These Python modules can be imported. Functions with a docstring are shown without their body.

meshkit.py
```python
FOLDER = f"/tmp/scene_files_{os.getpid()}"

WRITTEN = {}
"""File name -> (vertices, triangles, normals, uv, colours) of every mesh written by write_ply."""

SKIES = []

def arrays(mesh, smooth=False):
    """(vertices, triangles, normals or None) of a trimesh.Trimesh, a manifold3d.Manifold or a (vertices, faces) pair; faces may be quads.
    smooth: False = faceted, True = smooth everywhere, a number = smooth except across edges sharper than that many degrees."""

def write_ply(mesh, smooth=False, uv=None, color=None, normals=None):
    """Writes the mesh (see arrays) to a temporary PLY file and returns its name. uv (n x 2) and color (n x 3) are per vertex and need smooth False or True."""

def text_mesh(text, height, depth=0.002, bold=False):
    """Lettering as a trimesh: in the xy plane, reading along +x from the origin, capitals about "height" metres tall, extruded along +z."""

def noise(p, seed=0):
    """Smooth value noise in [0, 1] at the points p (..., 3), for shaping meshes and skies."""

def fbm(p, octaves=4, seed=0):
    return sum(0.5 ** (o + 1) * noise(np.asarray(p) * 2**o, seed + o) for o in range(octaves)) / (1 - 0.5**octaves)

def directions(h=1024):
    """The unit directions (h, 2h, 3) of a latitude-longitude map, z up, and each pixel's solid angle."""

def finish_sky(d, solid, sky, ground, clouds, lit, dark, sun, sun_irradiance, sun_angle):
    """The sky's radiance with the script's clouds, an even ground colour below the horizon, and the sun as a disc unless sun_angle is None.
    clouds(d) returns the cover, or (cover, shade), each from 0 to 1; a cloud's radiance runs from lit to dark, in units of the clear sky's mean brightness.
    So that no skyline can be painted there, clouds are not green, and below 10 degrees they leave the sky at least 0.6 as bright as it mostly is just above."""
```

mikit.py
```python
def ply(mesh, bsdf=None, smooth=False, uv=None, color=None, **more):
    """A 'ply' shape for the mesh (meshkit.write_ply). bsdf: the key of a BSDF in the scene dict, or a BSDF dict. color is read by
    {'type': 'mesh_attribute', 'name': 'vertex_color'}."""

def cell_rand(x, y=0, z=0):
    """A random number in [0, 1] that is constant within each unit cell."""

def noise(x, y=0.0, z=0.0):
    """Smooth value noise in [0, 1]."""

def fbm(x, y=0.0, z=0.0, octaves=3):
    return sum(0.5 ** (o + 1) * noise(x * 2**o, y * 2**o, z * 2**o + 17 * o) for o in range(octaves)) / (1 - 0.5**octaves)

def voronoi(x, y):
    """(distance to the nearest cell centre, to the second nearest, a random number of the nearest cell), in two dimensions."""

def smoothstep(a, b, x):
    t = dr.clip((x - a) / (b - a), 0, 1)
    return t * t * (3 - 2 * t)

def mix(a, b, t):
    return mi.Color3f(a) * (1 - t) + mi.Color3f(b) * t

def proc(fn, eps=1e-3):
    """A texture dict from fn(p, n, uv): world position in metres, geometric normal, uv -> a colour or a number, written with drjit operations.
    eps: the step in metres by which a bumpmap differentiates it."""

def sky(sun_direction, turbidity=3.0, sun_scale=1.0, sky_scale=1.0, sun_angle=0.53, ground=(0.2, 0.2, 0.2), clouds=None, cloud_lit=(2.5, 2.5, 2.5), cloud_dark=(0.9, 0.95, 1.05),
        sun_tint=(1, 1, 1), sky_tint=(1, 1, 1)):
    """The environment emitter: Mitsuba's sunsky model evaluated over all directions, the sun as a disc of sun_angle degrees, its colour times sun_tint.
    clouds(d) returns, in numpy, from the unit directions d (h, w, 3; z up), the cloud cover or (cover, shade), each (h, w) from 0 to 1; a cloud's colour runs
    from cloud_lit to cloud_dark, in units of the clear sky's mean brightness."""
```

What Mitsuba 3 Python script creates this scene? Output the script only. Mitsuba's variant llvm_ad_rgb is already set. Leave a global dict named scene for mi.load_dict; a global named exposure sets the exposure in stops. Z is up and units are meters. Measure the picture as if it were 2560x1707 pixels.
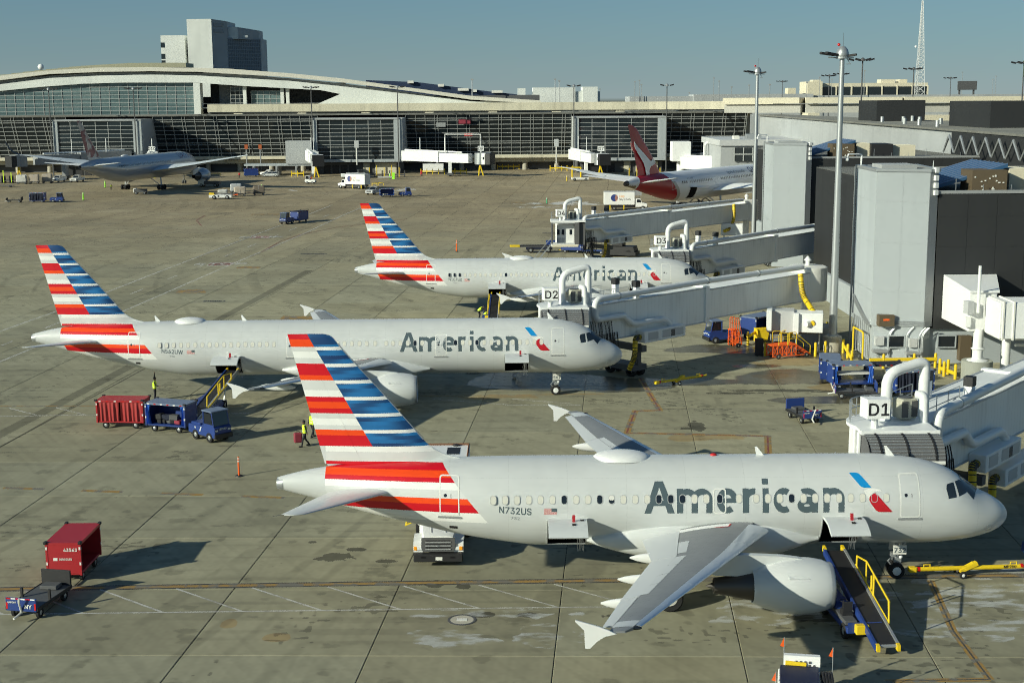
import math, random
import numpy as np, trimesh, mitsuba as mi, drjit as dr
import mikit, meshkit
from scipy.interpolate import PchipInterpolator as Pchip
from shapely.geometry import Polygon, LineString, Point, box as sbox
from shapely.ops import unary_union
import manifold3d as m3

scene, labels = {}, {}
T = mi.ScalarTransform4f
PI = math.pi

# ---------------------------------------------------------------- camera, sky, exposure
_p, _r = math.radians(9.928), math.radians(0.361)
_up = np.array([0, math.sin(_p), math.cos(_p)]) * math.cos(_r) + np.array([1.0, 0, 0]) * math.sin(_r)
scene['camera'] = {'type': 'perspective', 'fov': 40.886, 'fov_axis': 'x', 'near_clip': 0.5, 'far_clip': 20000.0,
    'to_world': T().look_at(origin=[0, 0, 22.065], target=[0, math.cos(_p), 22.065 - math.sin(_p)], up=_up.tolist())}
_az, _el = math.radians(34.6), math.radians(20.2)
SUN = [-math.cos(_az) * math.cos(_el), -math.sin(_az) * math.cos(_el), math.sin(_el)]
def _haze(d):
    e = np.degrees(np.arcsin(np.clip(d[..., 2], -1, 1))); n = meshkit.fbm(np.stack([d[..., 0] * 3, d[..., 1] * 3, d[..., 2] * 40], -1), 3, 4)
    return np.clip(.80 * np.exp(-np.maximum(e, 0) / 1.6) * (.8 + .4 * n), 0, 1)
scene['sky'] = mikit.sky(SUN, turbidity=2.7, sun_scale=1.25, sky_scale=0.55, sun_tint=(0.735, 1.0, 1.42), sky_tint=(0.72, 0.97, 1.15), ground=(0.2, 0.2, 0.16), clouds=_haze, cloud_lit=(2.3, 2.8, 2.85), cloud_dark=(2.3, 2.8, 2.85))
exposure = 2.0

# ---------------------------------------------------------------- helpers: names
_count = {}
def numbered(key):
    n = _count.get(key, 0); _count[key] = n + 1
    return key if n == 0 else f'{key}_{n:03d}'
def xf(loc=(0, 0, 0), rz=0.0):
    t = T().translate([float(v) for v in loc])
    return t.rotate([0, 0, 1], float(rz)) if rz else t
class Thing:
    """one thing of the scene; its parts are entries whose keys start with its key"""
    def __init__(s, kind, label=None, cat=None, loc=(0, 0, 0), rz=0.0, group=None, structure=False, stuff=False):
        s.key = numbered(kind); s.t = xf(loc, rz); s.parts = []
        d = {}
        if label: d['label'] = label
        if cat: d['category'] = cat
        if group: d['group'] = group
        if structure: d['kind'] = 'structure'
        if stuff: d['kind'] = 'stuff'
        labels[s.key] = d
    def part(s, name, mesh, m, parent=None, smooth=False, label=None, uv=None, stuff=False, off=None):
        e = mesh if isinstance(mesh, dict) else mikit.ply(mesh.mesh() if isinstance(mesh, MB) else mesh, m, smooth, uv=uv)
        key = numbered((parent or s.key) + '__' + name)
        scene[key] = {**e, 'to_world': s.t.translate([float(q) for q in off]) if off is not None else s.t}
        if label: labels[key] = {'label': label}
        if stuff: labels.setdefault(key, {})['kind'] = 'stuff'
        s.parts.append(key)
        return key
    def copy(s, label=None, loc=(0, 0, 0), rz=0.0, group=None):
        base = s.key.rstrip('0123456789').rstrip('_') if s.key[-3:].isdigit() else s.key
        o = labels[s.key]
        c = Thing(base, label or o.get('label'), o.get('category'), loc, rz, group or o.get('group'))
        for k in s.parts:
            nk = c.key + k[len(s.key):]
            scene[nk] = {**scene[k], 'to_world': c.t}; c.parts.append(nk)
            if k in labels: labels[nk] = dict(labels[k])
        return c
def solo(kind, mesh, m, label, cat, loc=(0, 0, 0), rz=0.0, group=None, smooth=False, kindof=None, uv=None):
    key = numbered(kind)
    e = mesh if isinstance(mesh, dict) else mikit.ply(mesh.mesh() if isinstance(mesh, MB) else mesh, m, smooth, uv=uv)
    scene[key] = {**e, 'to_world': xf(loc, rz)}
    d = {}
    if label: d['label'] = label
    if cat: d['category'] = cat
    if group: d['group'] = group
    if kindof: d['kind'] = kindof
    labels[key] = d
    return key

# ---------------------------------------------------------------- helpers: meshes
def _cbox_faces():
    s = []
    for sx in (-1, 1):
        for sy in (-1, 1):
            for sz in (-1, 1):
                s += [(sx * .8, sy * .8, sz), (sx * .8, sy, sz * .8), (sx, sy * .8, sz * .8)]
    h = trimesh.convex.convex_hull(np.array(s)); idx = [int(np.argmin(np.abs(np.array(s) - v).sum(1))) for v in h.vertices]
    return np.array([[idx[i] for i in f] for f in h.faces])
_CB = _cbox_faces()
_BX = np.array([[0, 1, 3], [0, 3, 2], [4, 6, 7], [4, 7, 5], [0, 4, 5], [0, 5, 1], [2, 3, 7], [2, 7, 6], [0, 2, 6], [0, 6, 4], [1, 5, 7], [1, 7, 3]])
def rotm(rx=0, ry=0, rz=0):
    a, b, c = map(math.radians, (rx, ry, rz))
    X = np.array([[1, 0, 0], [0, math.cos(a), -math.sin(a)], [0, math.sin(a), math.cos(a)]])
    Y = np.array([[math.cos(b), 0, math.sin(b)], [0, 1, 0], [-math.sin(b), 0, math.cos(b)]])
    Z = np.array([[math.cos(c), -math.sin(c), 0], [math.sin(c), math.cos(c), 0], [0, 0, 1]])
    return Z @ Y @ X
class MB:
    def __init__(s): s.v, s.f, s.n = [], [], 0
    def add(s, v, f, M=None, loc=None):
        v = np.asarray(v, float); f = np.asarray(f, int)
        if f.ndim == 2 and f.shape[1] == 4: f = np.vstack([f[:, [0, 1, 2]], f[:, [0, 2, 3]]])
        if M is not None: v = v @ np.asarray(M).T
        if loc is not None: v = v + np.asarray(loc, float)
        s.v.append(v); s.f.append(f + s.n); s.n += len(v); return s
    def addm(s, m, M=None, loc=None): return s.add(m.vertices, m.faces, M, loc)
    def box(s, c, size, rz=0, rx=0, ry=0, bev=0.0):
        h = np.array(size, float) / 2
        if bev:
            b = min(bev, h.min() * .8); v = []
            for sx in (-1, 1):
                for sy in (-1, 1):
                    for sz in (-1, 1):
                        x, y, z = sx * h[0], sy * h[1], sz * h[2]
                        v += [(x - sx * b, y - sy * b, z), (x - sx * b, y, z - sz * b), (x, y - sy * b, z - sz * b)]
            f = _CB
        else:
            v = [(x * h[0], y * h[1], z * h[2]) for x in (-1, 1) for y in (-1, 1) for z in (-1, 1)]; f = _BX
        return s.add(v, f, rotm(rx, ry, rz), c)
    def bx(s, x0, x1, y0, y1, z0, z1, bev=0.0):
        return s.box(((x0 + x1) / 2, (y0 + y1) / 2, (z0 + z1) / 2), (x1 - x0, y1 - y0, z1 - z0), bev=bev)
    def hexa(s, p):
        """8 points: bottom 4 ccw, top 4 ccw"""
        return s.add(p, [[0, 2, 1], [0, 3, 2], [4, 5, 6], [4, 6, 7], [0, 1, 5], [0, 5, 4], [1, 2, 6], [1, 6, 5], [2, 3, 7], [2, 7, 6], [3, 0, 4], [3, 4, 7]])
    def tube(s, pts, r, n=8, caps=True):
        p = np.asarray(pts, float); k = len(p)
        r = np.broadcast_to(np.asarray(r, float), (k,))
        t = np.zeros_like(p); d = np.diff(p, axis=0); d /= np.linalg.norm(d, axis=1, keepdims=True) + 1e-12
        t[0], t[-1] = d[0], d[-1]
        if k > 2: t[1:-1] = d[:-1] + d[1:]
        t /= np.linalg.norm(t, axis=1, keepdims=True) + 1e-12
        a = np.cross(t[0], [0, 0, 1.0] if abs(t[0][2]) < .9 else [1.0, 0, 0]); a /= np.linalg.norm(a)
        ang = np.arange(n) * 2 * PI / n + PI / n; rings = []
        for i in range(k):
            a = a - t[i] * (a @ t[i]); a /= np.linalg.norm(a) + 1e-12
            b = np.cross(t[i], a)
            sc = 1.0
            if 0 < i < k - 1: sc = 1 / max(.6, math.sqrt(max(0.0, (1 + d[i - 1] @ d[i]) / 2)))
            rings.append(p[i] + r[i] * sc * (np.cos(ang)[:, None] * a + np.sin(ang)[:, None] * b))
        return s.loft(rings, caps)
    def cyl(s, p0, p1, r0, r1=None, n=16): return s.tube([p0, p1], [r0, r0 if r1 is None else r1], n)
    def loft(s, rings, caps=True, closed=True):
        v = np.vstack(rings); n = len(rings[0]); f = []
        m = n if closed else n - 1
        for i in range(len(rings) - 1):
            for j in range(m):
                a, b = i * n + j, i * n + (j + 1) % n
                f += [[a, b, b + n], [a, b + n, a + n]]
        if caps:
            for i, rev in ((0, True), (len(rings) - 1, False)):
                o = len(v); v = np.vstack([v, rings[i].mean(0)])
                for j in range(n):
                    a, b = i * n + j, i * n + (j + 1) % n
                    f.append([b, a, o] if rev else [a, b, o])
        return s.add(v, f)
    def lathe(s, prof, n=24, axis='z', loc=(0, 0, 0), sq=(1, 1), caps=False):
        """prof: (along, radius) pairs"""
        ang = np.arange(n) * 2 * PI / n; rings = []
        for a, r in prof:
            c, d = r * np.cos(ang) * sq[0], r * np.sin(ang) * sq[1]; o = np.full(n, a)
            rings.append(np.stack({'z': (c, d, o), 'x': (o, c, d), 'y': (d, o, c)}[axis], 1) + np.asarray(loc, float))
        return s.loft(rings, caps)
    def prism(s, poly, d0, d1, plane='xy', loc=None):
        """polygon extruded along the plane's third axis from d0 to d1"""
        pg = poly if hasattr(poly, 'exterior') else Polygon(poly)
        m = trimesh.creation.extrude_polygon(pg, d1 - d0, engine='earcut')
        v = m.vertices + [0, 0, d0]; f = m.faces
        if plane == 'xz': v = v[:, [0, 2, 1]]; f = f[:, ::-1]
        if plane == 'yz': v = v[:, [2, 0, 1]]
        return s.add(v, f, None, loc)
    def wheel(s, c, r, w, axis='y', n=18):
        return s.lathe([(-w / 2, r * .55), (-w / 2, r * .9), (-w * .36, r), (w * .36, r), (w / 2, r * .9), (w / 2, r * .55)], n, axis, c)
    def hub(s, c, r, w, axis='y', n=14):
        return s.lathe([(-w / 2, .01), (-w / 2, r * .35), (-w * .4, r * .58), (w * .4, r * .58), (w / 2, r * .35), (w / 2, .01)], n, axis, c)
    def sphere(s, c, r, sc=(1, 1, 1), n=2):
        m = trimesh.creation.icosphere(subdivisions=n); return s.add(m.vertices * r * np.array(sc), m.faces, None, c)
    def mesh(s):
        return trimesh.Trimesh(np.vstack(s.v), np.vstack(s.f), process=False)
    def xform(s, M=None, loc=(0, 0, 0)):
        s.v = [(v @ np.asarray(M).T if M is not None else v) + np.asarray(loc, float) for v in s.v]; return s
def bend(pts, rad, n=5):
    """polyline with its corners rounded"""
    p = [np.asarray(q, float) for q in pts]; out = [p[0]]
    for i in range(1, len(p) - 1):
        a, b = p[i - 1] - p[i], p[i + 1] - p[i]; la, lb = np.linalg.norm(a), np.linalg.norm(b)
        k = min(rad, la * .49, lb * .49); s0, s1 = p[i] + a / la * k, p[i] + b / lb * k
        for u in np.linspace(0, 1, n): out.append((1 - u) ** 2 * s0 + 2 * u * (1 - u) * p[i] + u * u * s1)
    out.append(p[-1]); return out
def flat(poly, size=None):
    """a shapely polygon as a flat 2-d mesh (v, f)"""
    vs, fs, n = [], [], 0
    for g in getattr(poly, 'geoms', [poly]):
        if g.area < 1e-7: continue
        v, f = trimesh.creation.triangulate_polygon(g, engine='earcut')
        vs.append(v); fs.append(f + n); n += len(v)
    v, f = np.vstack(vs), np.vstack(fs)
    if size:
        v, f = trimesh.remesh.subdivide_to_size(np.c_[v, np.zeros(len(v))], f, size, max_iter=12); v = v[:, :2]
    return v, f
def text2d(text, height, bold=False):
    m = meshkit.text_mesh(text, height, depth=.02, bold=bold)
    top = (m.vertices[m.faces][:, :, 2] > .015).all(1)
    f = m.faces[top]; u, inv = np.unique(f, return_inverse=True)
    return m.vertices[u][:, :2], inv.reshape(-1, 3)
def text_on(b, text, height, origin, right, up, bold=False, off=.012, centre=True):
    """lettering as thin raised shapes on a plane (origin, right, up); adds it to the mesh builder b"""
    m = meshkit.text_mesh(text, height, depth=.006, bold=bold); v = m.vertices.copy()
    if centre: v[:, 0] -= (v[:, 0].max() + v[:, 0].min()) / 2; v[:, 1] -= (v[:, 1].max() + v[:, 1].min()) / 2
    r, u = np.asarray(right, float), np.asarray(up, float); n = np.cross(r, u)
    return b.add(np.asarray(origin, float) + v[:, :1] * r + v[:, 1:2] * u + (v[:, 2:] + off) * n, m.faces)
def rrect(x0, x1, y0, y1, r, n=6):
    return sbox(x0 + r, y0 + r, x1 - r, y1 - r).buffer(r, quad_segs=n)

# ---------------------------------------------------------------- materials
def mat(name, rgb, rough=.5, metal=0.0, spec=.5, coat=0.0, bump=None):
    key = 'mat_' + name
    b = {'type': 'principled', 'base_color': rgb if isinstance(rgb, dict) else {'type': 'rgb', 'value': list(rgb)}, 'roughness': rough, 'metallic': metal, 'specular': spec}
    if coat: b['clearcoat'] = coat; b['clearcoat_gloss'] = .85
    if bump: b = {'type': 'bumpmap', 'arbitrary': bump[0], 'scale': bump[1], 'bsdf': b}
    scene[key] = {'type': 'twosided', 'bsdf': b}
    return key
C3 = mi.Color3f
def sel(c, a, b): return dr.select(c, C3(a), C3(b))
# ---------------------------------------------------------------- plain materials
WHITE = mat('white_paint', (.74, .745, .73), .45)
WHITE2 = mat('warm_white_paint', (.66, .65, .60), .55)
LGREY = mat('light_grey_paint', (.45, .46, .46), .5)
GREY = mat('grey_paint', (.26, .27, .275), .55)
DGREY = mat('dark_grey_paint', (.085, .087, .09), .6)
BLACK = mat('black_paint', (.018, .018, .02), .55)
DARK = mat('dark_interior', (.012, .012, .013), .9, spec=.1)
RUBBER = mat('rubber', (.022, .022, .023), .8, spec=.25)
STEEL = mat('galvanised_steel', (.42, .44, .45), .42, .6)
CHROME = mat('bright_metal', (.62, .63, .64), .25, .9)
EXHAUST = mat('exhaust_metal', (.10, .092, .085), .45, .7)
YELLOW = mat('yellow_paint', (.72, .50, .015), .5)
SAFETY = mat('hi_vis_yellow', (.62, .85, .03), .8)
LIME = mat('lime_plastic', (.35, .85, .05), .6)
ORANGE = mat('orange_paint', (.80, .115, .015), .5)
RED = mat('red_paint', (.50, .018, .02), .5)
CRED = mat('dark_red_paint', (.36, .018, .024), .45)
MAROON = mat('maroon_plastic', (.25, .03, .05), .5)
BLUE = mat('blue_paint', (.018, .045, .19), .4)
BLUE2 = mat('bright_blue_vinyl', (.02, .10, .45), .5)
NAVY = mat('navy_cloth', (.014, .018, .035), .9)
BLUEROOF = mat('weathered_blue_roof', (.13, .17, .26), .5)
GLASS = mat('dark_glass', (.012, .016, .022), .08, spec=.7)
WGLASS = mat('windscreen_glass', (.02, .028, .036), .06, spec=.8)
SHADE = mat('cream_window_shade', (.60, .59, .52), .6)
CONC = mat('concrete_plinth', (.40, .375, .31), .85)
SKIN = mat('skin', (.16, .085, .055), .6)
CLOTH = mat('dark_cloth', (.022, .024, .03), .9)
CREAM = mat('cream_concrete', (.60, .55, .42), .8)
WSTRIPE = mat('white_marking', (.70, .70, .66), .6)
AMBER = mat('amber_lens', (.85, .33, .02), .3)
CLEAR = mat('headlight_lens', (.7, .72, .72), .15)
REDL = mat('red_lens', (.55, .012, .01), .25)
BROWN = mat('brown_louvre', (.10, .075, .045), .6)
BEIGE = mat('beige_casing', (.42, .41, .33), .6)
KRAFT = mat('wrapped_cargo', (.42, .36, .29), .7)
WRAP = mat('plastic_wrap', (.58, .57, .53), .4)

# ---------------------------------------------------------------- airliner paint
def _livery(p, n, uv):
    t, z = uv.x, uv.y
    dirt = mikit.noise(t * 1.3, z * 6.0, 3.0) * .5 + mikit.noise(t * .35, z * 1.1, 9.0) * .5
    belly = mikit.smoothstep(2.6, 1.8, z)
    base = C3(.565, .582, .575) * (.955 + .06 * dirt) * (1 - .10 * belly * dirt)
    fr = dr.abs(t / 2.67 - dr.round(t / 2.67)) * 2.67
    base = base * dr.select(fr < .008, .86, 1.0)
    lap = dr.minimum(dr.abs(z - 5.25), dr.abs(z - 2.95))
    base = base * dr.select(lap < .006, .90, 1.0)
    red, org = C3(.56, .004, .014), C3(.80, .062, .006)
    wht, lg = C3(.78, .785, .76), C3(.60, .61, .60)
    tr = 9.36 - (z - 3.74) * .83
    tl = 2.27 + .35 * mikit.smoothstep(4.7, 3.9, z)
    inb = (t < tr) & (t > tl) & (z > 3.26)
    c = dr.select(z > 3.74, red, wht)
    c = dr.select(z > 4.12, org, c)
    c = dr.select(z > 4.39, lg, c)
    c = dr.select(z > 4.76, wht, c)
    c = dr.select(z > 5.06, red, c)
    c = dr.select(z > 5.25, org, c)
    c = dr.select(z > 5.52, red, c)
    c = dr.select(z > 5.77, lg, c)
    c = dr.select(z > 6.22, wht, c)
    col = dr.select(inb, c, base)
    # fin
    td = 1.59 + (11.68 - z) * .551
    k = dr.floor((z - 6.48) / .772); q = (z - 6.48) / .772 - k
    left_red = (dr.abs(k - 0) < .5) | (dr.abs(k - 2) < .5) | (dr.abs(k - 4) < .5) | (k > 5.5)
    ro = dr.select(dr.abs(k - 0) < .5, q > .66, dr.select(dr.abs(k - 2) < .5, (q > .30) & (q < .70), dr.select(dr.abs(k - 4) < .5, q < .30, (q < .45))))
    wl = dr.select(dr.abs(k - 1) < .5, (q > .28) & (q < .68), dr.select(dr.abs(k - 3) < .5, q < .4, dr.select(dr.abs(k - 5) < .5, (q > .33) & (q < .72), q < .5)))
    left = dr.select(left_red, dr.select(ro, org, red), dr.select(wl, wht, lg))
    s = dr.floor(z / .17)
    g = mikit.cell_rand(s, 5, 1); g2 = mikit.cell_rand(s, 9, 2)
    w = mikit.smoothstep(0, 1, .5 + .5 * dr.sin(t * (1.3 + g2 * 1.4) + g * 6.28)) * .75 + .25 * g2
    blue = mikit.mix((.010, .040, .13), (.020, .165, .42), w)
    right = dr.select(q > .80, wht, blue)
    fin = dr.select(t < td, left, right)
    col = dr.select(z > 6.48, fin, col)
    col = col * (.97 + .05 * mikit.noise(t * 2.0, z * 2.0, 1.0))
    return col
LIVERY = mat('airliner_skin', mikit.proc(_livery), .33, 0.0, .5, coat=.35)
SKIN_GREY = mat('silver_mica_paint', (.56, .577, .57), .33, 0.0, .5, coat=.35)
def _wingskin(p, n, uv):
    u, v = uv.x, uv.y
    d = mikit.noise(p.x * .9, p.y * .9, 2.0) * .5 + mikit.noise(p.x * 5, p.y * 5, 4.0) * .5
    c = C3(.205, .215, .225) * (.90 + .18 * d)
    pl = dr.minimum(dr.abs(u / .17 - dr.round(u / .17)) * .17 * 4, dr.abs(v / 1.9 - dr.round(v / 1.9)) * 1.9)
    return c * dr.select(pl < .012, .82, 1.0)
WINGGREY = mat('wing_walkway_grey', mikit.proc(_wingskin), .5)
WINGLIGHT = mat('wing_light_grey', (.50, .52, .53), .42, coat=.2)
SLAT = mat('polished_slat', (.60, .64, .70), .28, .55)
TITLE = mat('slate_lettering', (.075, .105, .12), .4)
LBLUE = mat('emblem_blue', (.01, .24, .56), .35)
LRED = mat('emblem_red', (.46, .012, .02), .35)
# ================================================================ ground: apron, slabs, joints, markings
GX, GY, K1, K2 = -6.12, 52.8, .077, .022
_GA = np.array([[1, -K1], [K2, 1]])                    # (x, y) -> grid offsets in metres
_P0 = np.linalg.solve(_GA, [GX - K1 * 50, GY - K2 * 16])
_U = np.linalg.solve(_GA, [7.57, 0]); _V = np.linalg.solve(_GA, [0, 7.6])
def _blobs(p, bl, wob, ws):
    """soft cover of a few ground blotches (x, y, rx, ry), with an uneven edge"""
    n = (mikit.fbm(p.x * ws, p.y * ws, 2.0, 3) - .5) * wob
    d = mi.Float(9)
    for x, y, rx, ry in bl: d = dr.minimum(d, dr.sqrt(dr.square((p.x - x) / rx) + dr.square((p.y - y) / ry)))
    return mikit.smoothstep(1.04, .96, d + n)
WET = [(2.5, 107.5, 5.5, 3.8), (8.5, 105.8, 4.5, 2.6), (15.0, 106.8, 4.4, 1.4), (22.5, 108.6, 5.0, 3.4), (18.2, 121.5, 4.2, 2.2), (20.5, 113.3, 2.2, .9), (23.6, 100.0, 4.0, 1.5), (26.5, 119.5, 4.0, 3.5), (-9.5, 96.0, .1, .1)]
SALT = [(21.5, 58.4, 4.8, 2.6), (19.0, 55.0, 2.6, 1.3), (11.0, 57.2, 2.4, 1.5), (-2.2, 54.4, 2.0, .8), (1.2, 54.4, 1.5, 1.4), (-1.0, 57.1, 3.4, .6), (23.8, 62.4, 2.5, .8)]
SALTF = [(13.5, 300, 9, 4.5), (4.5, 290, 4, 2), (-30.0, 345, 2.6, 8), (-27.5, 350, 3, 5), (-18, 136, 3, .6), (-14, 133, 4, .7), (-62, 352, 6, 3)]
OIL = [(-3.6, 60.9, .55, .5), (-2.3, 60.6, .3, .35), (12.6, 91.9, .5, 1.6), (12.1, 91.2, .9, .35), (-7.8, 66.0, .5, .25), (-8.8, 64.8, .9, .6), (-6.2, 64.2, .45, .25), (-4.6, 68.2, .5, .3), (-10.3, 67.2, .25, .2), (-2.6, 69.4, .35, .2), (3.0, 55.6, .16, .2), (4.3, 56.8, .5, .25), (-1.4, 57.0, .5, .3), (5.3, 109.5, .6, .8), (-3.2, 111.0, .7, .6), (20.0, 103.4, 3.4, .5), (17.0, 102.6, 2.0, .35), (24, 103.0, 1.6, .3), (.6, 56.9, .6, .3), (13.0, 56.4, 1.1, .45), (10.2, 58.9, .5, .3)]
RUST = [(24.0, 115.0, 3.5, 1.6), (20.9, 109.0, 1.6, 1.0), (-12.3, 56.0, .45, .7), (24.5, 104.5, 1.2, 1.4), (12.8, 88.6, 3.0, .8), (-10.0, 54.5, .5, .4), (-1.0, 101.8, 3, .7)]
TAR = [(-34.8, 90.7), (-32.46, 115.1), (-30.85, 139.2), (-28.3, 178.5)]
def _apron(p, n, uv):
    x, y = p.x, p.y
    a = (x - K1 * (y - 50) - GX) / 7.57; b = (y + K2 * (x + 16) - GY) / 7.6
    ia, ib = dr.floor(a), dr.floor(b)
    r = mikit.cell_rand(ia, ib, 3); r2 = mikit.cell_rand(ia, ib, 8)
    far = mikit.smoothstep(130, 300, y)
    c = mikit.mix(C3(.268, .255, .178), C3(.232, .194, .128), far)
    c = c * (.91 + .18 * r) * mikit.mix((1, 1, 1), (1.03, 1.0, .95), r2)
    big = mikit.fbm(x * .07, y * .05, 1.0, 4); mid = mikit.fbm(x * .45, y * .6, 5.0, 3); fine = mikit.noise(x * 5.5, y * 5.5, 2.0)
    c = c * (.78 + .44 * big) * (.85 + .30 * mid) * (.955 + .09 * fine)
    # broom finish and drag streaks, tyre tracks
    st = mikit.noise((x - K1 * y) * 6.0, y * .35, 4.0); c = c * (.965 + .07 * st)
    sx = mikit.noise(x * .16, y * 2.2 + .4 * mid, 7.0); c = c * (1 - .16 * mikit.smoothstep(.58, .92, sx))
    w = x + 9 * dr.sin(y * .035 + 1.1); tr = mikit.noise(w * 1.1, y * .03, 11.0)
    c = c * (1 - .20 * mikit.smoothstep(.66, .9, tr) * mikit.smoothstep(.35, .6, mid))
    ring = dr.abs(dr.sqrt(dr.square(x - 3.6) + dr.square(y - 84)) - 3.1); c = c * (1 - .22 * mikit.smoothstep(.16, .05, ring) * mikit.smoothstep(.35, .6, fine * .3 + mid * .7))
    # spots
    q1 = mikit.fbm(x * .8 + 3, y * 1.1, 8.0, 4); c = c * (1 - .26 * mikit.smoothstep(.66, .78, q1))
    q2 = mikit.noise(x * 3.1, y * 4.0, 3.0) * mikit.noise(x * .33, y * .33, 6.0); c = c * (1 - .40 * mikit.smoothstep(.60, .72, q2))
    dg = mikit.noise((x + y * .62) * 2.6, (x - y * .62) * .16, 5.0); c = c * (1 - .07 * mikit.smoothstep(.45, .8, dg))
    c = mikit.mix(c, c * C3(.30, .30, .31), _blobs(p, OIL, 1.2, 2.2) * .9)
    c = mikit.mix(c, c * C3(1.02, .74, .44), _blobs(p, RUST, 1.6, .9) * .6)
    sp = mikit.smoothstep(.42, .70, mikit.fbm(x * 1.1, y * 2.6, 6.0, 5)) * (.45 + .55 * mikit.fbm(x * 6, y * 9, 2.0, 3))
    c = mikit.mix(c, C3(.44, .45, .44), _blobs(p, SALT, 1.9, 1.0) * sp * .95)
    c = mikit.mix(c, C3(.44, .44, .42), _blobs(p, SALTF, 2.0, .4) * mikit.smoothstep(.40, .62, mikit.fbm(x * .5, y * .35, 6.0, 4)) * .8)
    # lighter replaced slabs far off
    new = (y > 215) & (mikit.cell_rand(ia, ib, 21) > .975); c = dr.select(new, c * 1.25, c)
    # service road: darker lane and tar stripe
    lane = (x + 47.2 - (y - 150) * .058)
    c = c * dr.select((lane > -1.6) & (lane < 5.6) & (y > 118), .87, 1.0)
    xt = -34.8 + (y - 90.7) * .0955 - .000105 * dr.square(y - 90.7) * dr.select(y > 90, 1.0, 0.0)
    tar = mikit.smoothstep(.62, .45, dr.abs(x - xt)) * (y < 182); c = c * (1 - .42 * tar * (.7 + .5 * mid))
    tar2 = mikit.smoothstep(.13, .07, dr.abs(x - xt - 1.6)); c = c * (1 - .5 * tar2 * (y < 120))
    wetk = _blobs(p, WET, .7, .35)
    c = mikit.mix(c, c * C3(.40, .385, .36), wetk)
    # sealed joints
    ja = dr.abs(a - dr.round(a)) * 7.57; jb = dr.abs(b - dr.round(b)) * 7.6
    jw = dr.maximum(.022, y * .00016)
    c = c * (1 - .72 * mikit.smoothstep(jw, jw * .6, ja)) * dr.select((jb < jw * .9) & (y < 150), 1.16, dr.select(jb < jw * .8, .8, 1.0))
    return c
def _apron_rough(p, n, uv): return .82 - .52 * _blobs(p, WET, .7, .35)
APRON = mat('apron_concrete', mikit.proc(_apron), .8)
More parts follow.
